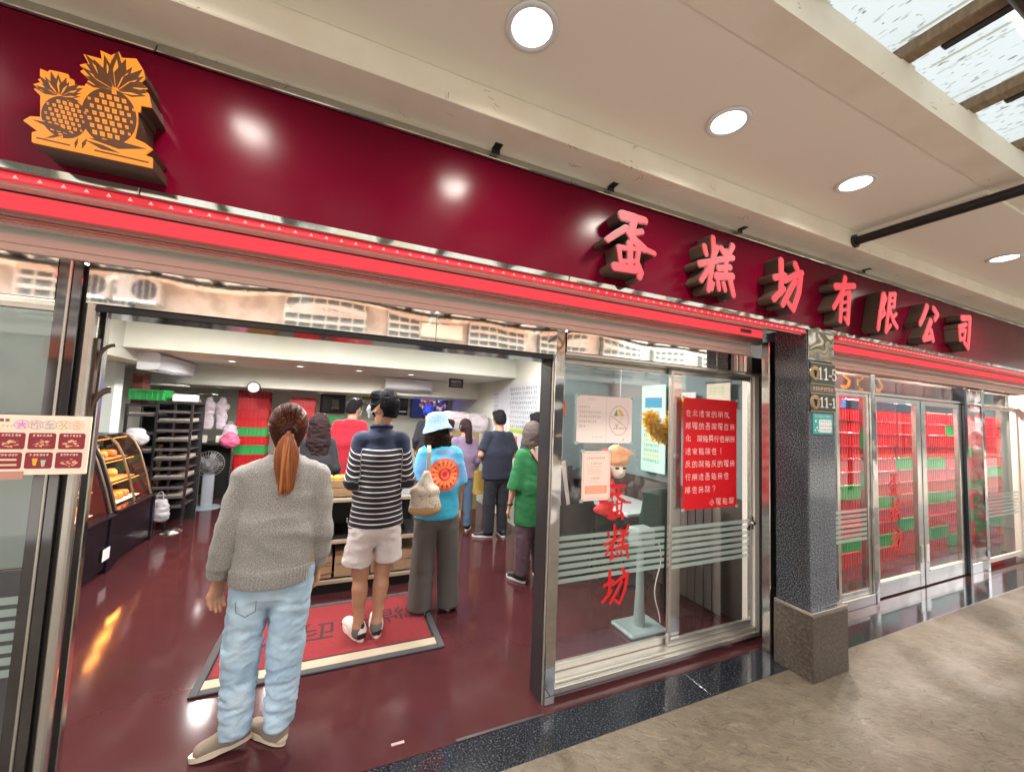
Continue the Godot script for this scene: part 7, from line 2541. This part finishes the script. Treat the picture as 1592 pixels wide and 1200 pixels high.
func simple_top(t: Node3D, j: Dictionary, hem: float, m: Material, sleeve: float, w := 1.0, called := "shirt") -> void:
	var s: float = j.s
	var y: float = j.sh[0].y
	var pr := [slab(V(0, hem, 0), V(0, y - 0.22 * s, 0), 0.168 * s * w, 0.118 * s, 0.165 * s * w, 0.115 * s, 1), slab(V(0, y - 0.22 * s, 0), V(0, y - 0.02, 0.005), 0.165 * s * w, 0.115 * s, 0.12 * s, 0.082 * s), bar(V(-0.11 * s * w, y + 0.004, 0), V(0.11 * s * w, y + 0.004, 0), 0.05 * s, 0.05 * s), bar(V(0, y + 0.03, 0.01), V(0, y + 0.066 * s, 0.008), 0.074 * s, 0.064 * s, 2)]
	for k in 2:
		var a: Vector3 = j.sh[k]
		var b: Vector3 = j.el[k]
		var c: Vector3 = j.wr[k]
		if sleeve <= 1.0:
			pr.append(bar(a * V(0.9, 1, 1), a.lerp(b, sleeve), 0.056 * s, 0.066 * s, 2))
		else:
			pr.append(bar(a * V(0.9, 1, 1), b, 0.056 * s, 0.053 * s))
			pr.append(bar(b, b.lerp(c, sleeve - 1.0), 0.056 * s, 0.045 * s, 2))
	softpart(called, pr, 0.015, 0.03, m, t, 0.0045, 7.0, int(hem * 100))


func simple_legs(t: Node3D, j: Dictionary, m: Material, w := 1.0, bottom := 0.06) -> void:
	var s: float = j.s
	var pr := [slab((j.hip[0] + j.hip[1]) * 0.5 + V(0, 0.1, 0), (j.hip[0] + j.hip[1]) * 0.5 - V(0, 0.04, 0), 0.13 * s, 0.09 * s, 0.14 * s, 0.1 * s)]
	for k in 2:
		pr.append(bar((j.hip[k] as Vector3) - V(0, 0.04, 0), j.kn[k], 0.09 * s, 0.068 * s * w))
		pr.append(bar(j.kn[k], V(j.an[k].x, bottom, j.an[k].z), 0.068 * s * w, 0.056 * s * w, 2))
	softpart("trousers", pr, 0.015, 0.02, m, t, 0.005, 9.0, 9)


func others() -> void:
	var wh := mat(lin(0.62, 0.6, 0.6), 0.6)
	var blackhair := hair_mat(lin(0.007, 0.007, 0.009), lin(0.024, 0.021, 0.022), 151)
	var brownhair := hair_mat(lin(0.016, 0.010, 0.012), lin(0.055, 0.034, 0.034), 153)
	# dark navy figure before the price boards
	var t := thing("person", "person with short black hair in dark navy clothes facing the price boards", "person", Vector3(1.93, 0, -4.8))
	var j := plain_joints(1.02, 1.51, 0.0)
	j.sh = [V(-0.165, 1.29, 0), V(0.165, 1.29, 0)]
	j.el = [V(-0.235, 1.05, 0.0), V(0.24, 1.05, 0.0)]
	j.wr = [V(-0.15, 0.95, -0.17), V(0.15, 0.95, -0.17)]
	var hx := body(t, j, false)
	short_hair(t, hx, blackhair, false)
	var nv := cloth(155, lin(0.007, 0.009, 0.024), lin(0.012, 0.015, 0.036), 4.0)
	simple_top(t, j, 0.74, nv, 0.8, 1.2)
	simple_legs(t, j, cloth(157, lin(0.008, 0.009, 0.016), lin(0.013, 0.014, 0.022), 4.0), 1.15)
	shoe(t, V(-0.09, 0, 0.0), V(-0.7, 0, -0.3), 0.27, mt.black, wh)
	shoe(t, V(0.1, 0, 0.03), V(0.05, 0, -1), 0.27, mt.black, wh)
	# lilac blouse
	t = thing("person", "person in a lilac blouse with a dark ponytail, right of the bucket hat", "person", Vector3(1.57, 0, -5.15))
	j = plain_joints(0.95, 1.385, 0.35)
	hx = body(t, j, false)
	softpart("hair", [slab(V(0, 0.006, 0.016), V(0, 0.024, 0.016), 0.083, 0.1, 0.081, 0.097), slab(V(0, -0.02, 0.09), V(0.01, -0.2, 0.1), 0.05, 0.04, 0.055, 0.035), [V(-0.02, -0.07, -0.12), V(0.02, -0.01, -0.12), 0.11, 0.085, 0.11, 0.085, 4, Vector3.RIGHT]], 0.01, 0.03, brownhair, t, 0.006, 20, 3, null, hx)
	simple_top(t, j, 0.70, cloth(159, lin(0.17, 0.115, 0.20), lin(0.24, 0.17, 0.28), 4.0), 1.5, 1.12, "blouse")
	simple_legs(t, j, cloth(161, lin(0.03, 0.075, 0.15), lin(0.08, 0.14, 0.23), 3.0))
	shoe(t, V(-0.08, 0, 0), V(-0.2, 0, -1), 0.24, mt.black, wh)
	shoe(t, V(0.09, 0, 0), V(0.5, 0, -0.8), 0.24, mt.black, wh)
	var pb := thing("paper_bag", "yellow paper carrier bag held beside the lilac blouse", "paper bag", Vector3(1.80, 0.50, -5.05))
	part("bag", bx(-0.1, 0.11, 0.0, 0.3, -0.05, 0.05, 0.004), mat(lin(0.42, 0.27, 0.06), 0.8), pb)
	var hm := MB.new()
	hm.tube([V(-0.05, 0.3, 0.0), V(-0.04, 0.4, 0), V(0.04, 0.4, 0), V(0.05, 0.3, 0)], 0.004, 5)
	part("handle", hm, mt.brown, pb)
	var pl := thing("plush_toy", "small beige plush keyring toy hanging by the yellow paper bag", "plush toy", Vector3(1.86, 0.92, -5.0))
	softpart("toy_body", [bar(V(0, 0, 0), V(0.03, 0.02, 0), 0.055, 0.05), bar(V(-0.05, -0.03, 0), V(0.07, -0.03, 0.0), 0.022, 0.022)], 0.012, 0.03, cloth(163, lin(0.4, 0.3, 0.2), lin(0.5, 0.4, 0.28)), pl, 0.004, 20)
	# head beside the lilac blouse
	t = thing("person", "person mostly hidden between the bucket hat and the lilac blouse", "person", Vector3(1.44, 0, -5.5))
	j = plain_joints(0.92, 1.365, -0.5)
	hx = body(t, j, false)
	short_hair(t, hx, brownhair, false)
	simple_top(t, j, 0.66, cloth(165, lin(0.02, 0.02, 0.025), lin(0.035, 0.033, 0.04)), 1.8)
	simple_legs(t, j, nv)
	# blue cap before the screen
	t = thing("person", "person in a bright blue cap before the bright wall screen", "person", Vector3(1.42, 0, -6.9))
	j = plain_joints(1.0, 1.545, 0.1)
	hx = body(t, j, false)
	short_hair(t, hx, blackhair, false)
	softpart("cap", [slab(V(0, 0.03, 0.016), V(0, 0.055, 0.016), 0.094, 0.11, 0.08, 0.095), slab(V(0, 0.02, -0.1), V(0, 0.012, -0.15), 0.075, 0.014, 0.06, 0.01)], 0.01, 0.02, cloth(167, lin(0.005, 0.02, 0.36), lin(0.01, 0.035, 0.5)), t, 0.0, 9.0, 1, null, hx)
	simple_top(t, j, 0.72, cloth(169, lin(0.012, 0.013, 0.02), lin(0.02, 0.02, 0.03)), 1.8)
	simple_legs(t, j, nv)
	# red shirt
	t = thing("person", "person in a red shirt with a face mask, left of the striped shirt", "person", Vector3(0.125, 0, -5.3))
	j = plain_joints(1.04, 1.578, -0.75)
	j.head = V(0.04, 1.578, -0.02)
	j.wr = [V(-0.1, 0.98, -0.2), V(0.1, 0.98, -0.2)]
	hx = body(t, j, false)
	short_hair(t, hx, blackhair, false)
	mask(t, hx)
	simple_top(t, j, 0.74, cloth(171, lin(0.36, 0.006, 0.022), lin(0.46, 0.012, 0.034), 4.0), 0.85, 1.12)
	simple_legs(t, j, cloth(173, lin(0.01, 0.01, 0.013), lin(0.02, 0.02, 0.024)))
	shoe(t, V(-0.09, 0, 0), V(0, 0, -1), 0.26, mt.black, wh)
	shoe(t, V(0.09, 0, 0), V(0, 0, -1), 0.26, mt.black, wh)
	# long dark hair behind the grey sweater
	t = thing("person", "person with long dark hair in a black jacket, half hidden behind the grey sweater", "person", Vector3(-0.2, 0, -4.6))
	j = plain_joints(0.96, 1.40, 0.2)
	hx = body(t, j, false)
	softpart("hair", [slab(V(0, 0.006, 0.016), V(0, 0.024, 0.016), 0.092, 0.106, 0.086, 0.1), slab(V(0, 0.0, 0.03), V(0.01, -0.2, 0.05), 0.104, 0.1, 0.12, 0.075), slab(V(0.01, -0.2, 0.06), V(0.02, -0.36, 0.08), 0.115, 0.06, 0.09, 0.04), [V(-0.02, -0.12, -0.13), V(0.02, -0.01, -0.13), 0.09, 0.09, 0.09, 0.09, 4, Vector3.RIGHT]], 0.01, 0.03, brownhair, t, 0.009, 16, 8, null, hx)
	simple_top(t, j, 0.68, cloth(175, lin(0.012, 0.012, 0.018), lin(0.022, 0.022, 0.03)), 1.8, 1.1, "jacket")
	simple_legs(t, j, cloth(177, lin(0.012, 0.012, 0.016), lin(0.02, 0.02, 0.024)))
	shoe(t, V(-0.09, 0, 0), V(0, 0, -1), 0.24, mt.black, wh)
	shoe(t, V(0.09, 0, 0), V(0, 0, -1), 0.24, mt.black, wh)
	# black hair behind the green shirt
	t = thing("person", "person with black hair and dark clothes behind the green shirt", "person", Vector3(2.14, 0, -4.12))
	j = plain_joints(1.0, 1.50, -0.2)
	hx = body(t, j, false)
	short_hair(t, hx, blackhair, false)
	simple_top(t, j, 0.7, cloth(179, lin(0.014, 0.016, 0.03), lin(0.025, 0.028, 0.045)), 1.8)
	simple_legs(t, j, cloth(181, lin(0.012, 0.012, 0.016), lin(0.02, 0.02, 0.024)))
	shoe(t, V(-0.09, 0, 0), V(0, 0, -1), 0.26, wh, wh)
	shoe(t, V(0.09, 0, 0), V(0, 0, -1), 0.26, wh, wh)


func street() -> void:
	# the far side of the street, seen in the mirrors and panes of the shop front
	var r := RandomNumberGenerator.new()
	r.seed = 55
	var wm := tri(mat(Color.WHITE, 0.8), Vector3(0.5, 0.5, 0.5), ntex(201, 0.012, [lin(0.42, 0.38, 0.32), lin(0.56, 0.51, 0.44), lin(0.62, 0.57, 0.5)], [0.2, 0.5, 0.9]), null, 0, true)
	var b := thing("opposite_building", "beige apartment building across the street with grilled windows", "building", Vector3(0, 0, 9.0))
	part("wall", bx(-26, 20, 0, 6.8, 0.1, 6.0), wm, b)
	part("floor_band", bx(-26, 20, 3.0, 3.2, -0.1, 0.099), mt.alu_white, b)
	var gl := mat(lin(0.10, 0.13, 0.12), 0.1)
	var wf := mat(lin(0.7, 0.66, 0.58), 0.5)
	for row in 2:
		for k in 11:
			var x := -12.6 + k * 2.75
			var y := 3.45 + row * 2.3
			if row == 0 and k == 3:
				continue
			var w := part("window", bx(x, x + 2.1, y, y + 1.2, 0.0, 0.098), gl, b)
			for q in 2:
				part("frame", bx(x - 0.04, x + 2.14, y - 0.06 + 1.2 * q, y + 0.02 + 1.2 * q, -0.06, -0.001), wf, w)
			for q in 7:
				part("grille_bar", bx(x + 0.34 * q - 0.012 + 0.01, x + 0.34 * q + 0.026, y + 0.021, y + 1.139, -0.2, -0.175), wf, w)
			for q in 5:
				part("grille_rail", bx(x, x + 2.1, y + 0.06 + 0.25 * q, y + 0.145 + 0.25 * q, -0.174, -0.155), wf, w)
	for k in 5:
		var x := -12.0 + k * 5.6
		part("shop_opening", bx(x, x + 4.2, 0.0, 2.4, 0.02, 0.098), mat([lin(0.03, 0.03, 0.035), lin(0.08, 0.06, 0.05), lin(0.05, 0.07, 0.09)][k % 3], 0.3), b)
		part("shop_sign", bx(x - 0.2, x + 4.4, 2.45, 2.95, -0.15, 0.098), mat([lin(0.3, 0.3, 0.28), lin(0.35, 0.1, 0.05), lin(0.12, 0.2, 0.3)][k % 3], 0.5), b)
	# the street goes on to the right: three more houses and one across its end
	for q in [[20.2, 33.0, 8.5, lin(0.16, 0.14, 0.12), "grey-brown house across the street, next to the beige apartments"], [33.2, 48.0, 7.5, lin(0.10, 0.14, 0.14), "dark teal tiled house across the street, second beyond the beige apartments"], [48.2, 70.0, 9.0, lin(0.2, 0.16, 0.12), "brown house across the street, farthest along"]]:
		var h := thing("house", q[4], "house", Vector3((q[0] + q[1]) * 0.5, 0, 9.0))
		var hw: float = (q[1] - q[0]) * 0.5
		part("wall", bx(-hw, hw, 0, q[2], 0.1, 6.0), mat(q[3], 0.8), h)
		part("shop_opening", bx(-hw + 0.5, hw - 0.5, 0.0, 2.7, 0.0, 0.098), mat(lin(0.03, 0.03, 0.035), 0.4), h)
		for j in 5:
			part("window", bx(-hw + 0.6 + j * hw * 0.38, -hw + 0.6 + j * hw * 0.38 + 1.6, 3.6, 5.0, 0.02, 0.098), gl, h)
	var eh := thing("house", "grey house closing the far end of the street", "house", Vector3(72, 0, 3.0))
	part("wall", bx(0, 6, 0, 9, -12, 14), mat(lin(0.2, 0.18, 0.16), 0.8), eh)
	for j in 4:
		part("window", bx(-0.06, -0.001, 3.6, 5.0, -8.0 + j * 5.0, -6.0 + j * 5.0), gl, eh)
	# condensers in the gap
	for k in 2:
		var a := thing("condenser", "%s air conditioner condenser on the opposite wall" % ["left", "right"][k], "condenser", Vector3(-5.75 + k * 0.95, 3.95, 8.85), "condensers on the opposite wall")
		part("case", bx(-0.42, 0.42, 0.0, 0.62, -0.16, 0.14, 0.01), mat(lin(0.5, 0.48, 0.44), 0.6), a)
		var m := MB.new()
		m.tube([V(0.1, 0.31, -0.175), V(0.1, 0.31, -0.161)], 0.25, 24)
		part("fan_grille", m, mat(lin(0.03, 0.03, 0.035), 0.5), a)
		for q in 7:
			part("cage_bar", bx(-0.4 + q * 0.13, -0.39 + q * 0.13, -0.1, 0.9, -0.3, -0.29), wf, a)
		part("bracket", bx(-0.4, 0.4, -0.04, -0.001, -0.3, 0.14), mt.steel, a)
	# tan awnings above the first floor windows
	for k in 6:
		var aw := thing("awning", "tan canvas awning across the street, number %s from the left" % ["one", "two", "three", "four", "five", "six"][k], "awning", Vector3(-11.0 + k * 3.9, 4.86, 9.0), "awnings across the street")
		var m := MB.new()
		m.obox(Transform3D(Basis.from_euler(Vector3(-0.12, 0, 0)), Vector3(0, 0, -0.85)), Vector3(3.7, 0.03, 1.7))
		var am := mat(lin(0.62, 0.34, 0.16), 0.8)
		am.backlight_enabled = true
		am.backlight = lin(0.9, 0.5, 0.25)
		part("canvas", m, am, aw)
		for q in 4:
			part("rib", bx(-1.8 + q * 1.2, -1.77 + q * 1.2, -0.20, -0.05, -1.6, 0.0), mt.dark, aw)
	single("wall_cabinet", bx(-0.7, 0.7, -0.25, 0.25, -0.35, 0.0, 0.01), mat(lin(0.62, 0.55, 0.42), 0.6), "cream cabinet fixed to the opposite wall between windows", "cabinet").position = Vector3(2.9, 4.15, 8.95)
	# scooters parked along the arcade edge
	var cols := [lin(0.03, 0.03, 0.035), lin(0.5, 0.5, 0.5), lin(0.02, 0.10, 0.08), lin(0.35, 0.3, 0.25), lin(0.3, 0.03, 0.03)]
	var wd := ["black scooter, first from the left", "silver scooter, second from the left", "dark green scooter, third from the left", "beige scooter, fourth from the left", "red scooter, rightmost"]
	for k in 5:
		scooter(Vector3(4.6 + k * 1.05, -0.12, 2.75), cols[k], wd[k] + " of the row parked along the street", 0.25 - 0.06 * k)


func scooter(at: Vector3, c: Color, label: String, turn: float) -> void:
	var t := thing("scooter", label, "scooter", at, "scooters parked along the arcade", turn)
	var pm := mat(c, 0.25)
	pm.clearcoat_enabled = true
	pm.clearcoat = 0.8
	for z in [-0.58, 0.62]:
		var w := thing_child(t, "wheel")
		var m := MB.new()
		var ring := []
		for q in 25:
			ring.append(V(0, 0.22 + sin(TAU * q / 24.0) * 0.17, z + cos(TAU * q / 24.0) * 0.17))
		m.tube(ring, 0.05, 10, false)
		part("tyre", m, mt.rubber, w)
		var rm := MB.new()
		rm.tube([V(-0.03, 0.22, z), V(0.03, 0.22, z)], 0.12, 18)
		part("rim", rm, mt.steel, w)
	softpart("rear_body", [slab(V(0, 0.55, 0.1), V(0, 0.62, 0.75), 0.14, 0.13, 0.09, 0.08), slab(V(0, 0.4, 0.15), V(0, 0.42, 0.5), 0.12, 0.12, 0.1, 0.1)], 0.025, 0.06, pm, t)
	softpart("seat", [slab(V(0, 0.74, -0.05), V(0, 0.8, 0.65), 0.14, 0.06, 0.12, 0.06)], 0.025, 0.04, mt.black, t)
	softpart("front_shield", [slab(V(0, 0.4, -0.38), V(0, 0.85, -0.5), 0.16, 0.05, 0.19, 0.05), slab(V(0, 0.95, -0.5), V(0, 1.0, -0.52), 0.13, 0.09, 0.12, 0.08), bar(V(0, 0.3, -0.6), V(0, 0.34, -0.62), 0.09, 0.1)], 0.025, 0.05, pm, t)
	part("floor_board", bx(-0.15, 0.15, 0.3, 0.36, -0.36, 0.14, 0.02), mt.dark, t)
	var h := MB.new()
	h.tube([V(-0.33, 1.03, -0.36), V(-0.12, 1.05, -0.46), V(0.12, 1.05, -0.46), V(0.33, 1.03, -0.36)], 0.018, 8)
	part("handlebar", h, mt.black, t)
	for sg in [-1.0, 1.0]:
		var mm := MB.new()
		mm.tube([V(0.26 * sg, 1.04, -0.38), V(0.33 * sg, 1.2, -0.42)], 0.008, 6)
		mm.ball(V(0.35 * sg, 1.24, -0.42), V(0.07, 0.045, 0.015), 12)
		part("mirror", mm, mt.black, t)
	var hl := MB.new()
	hl.ball(V(0, 0.95, -0.6), V(0.08, 0.055, 0.03), 14)
	part("headlight", hl, mat(lin(0.7, 0.7, 0.7), 0.1), t)
	part("number_plate", bx(-0.1, 0.1, 0.5, 0.62, 0.84, 0.845), mt.white, t)
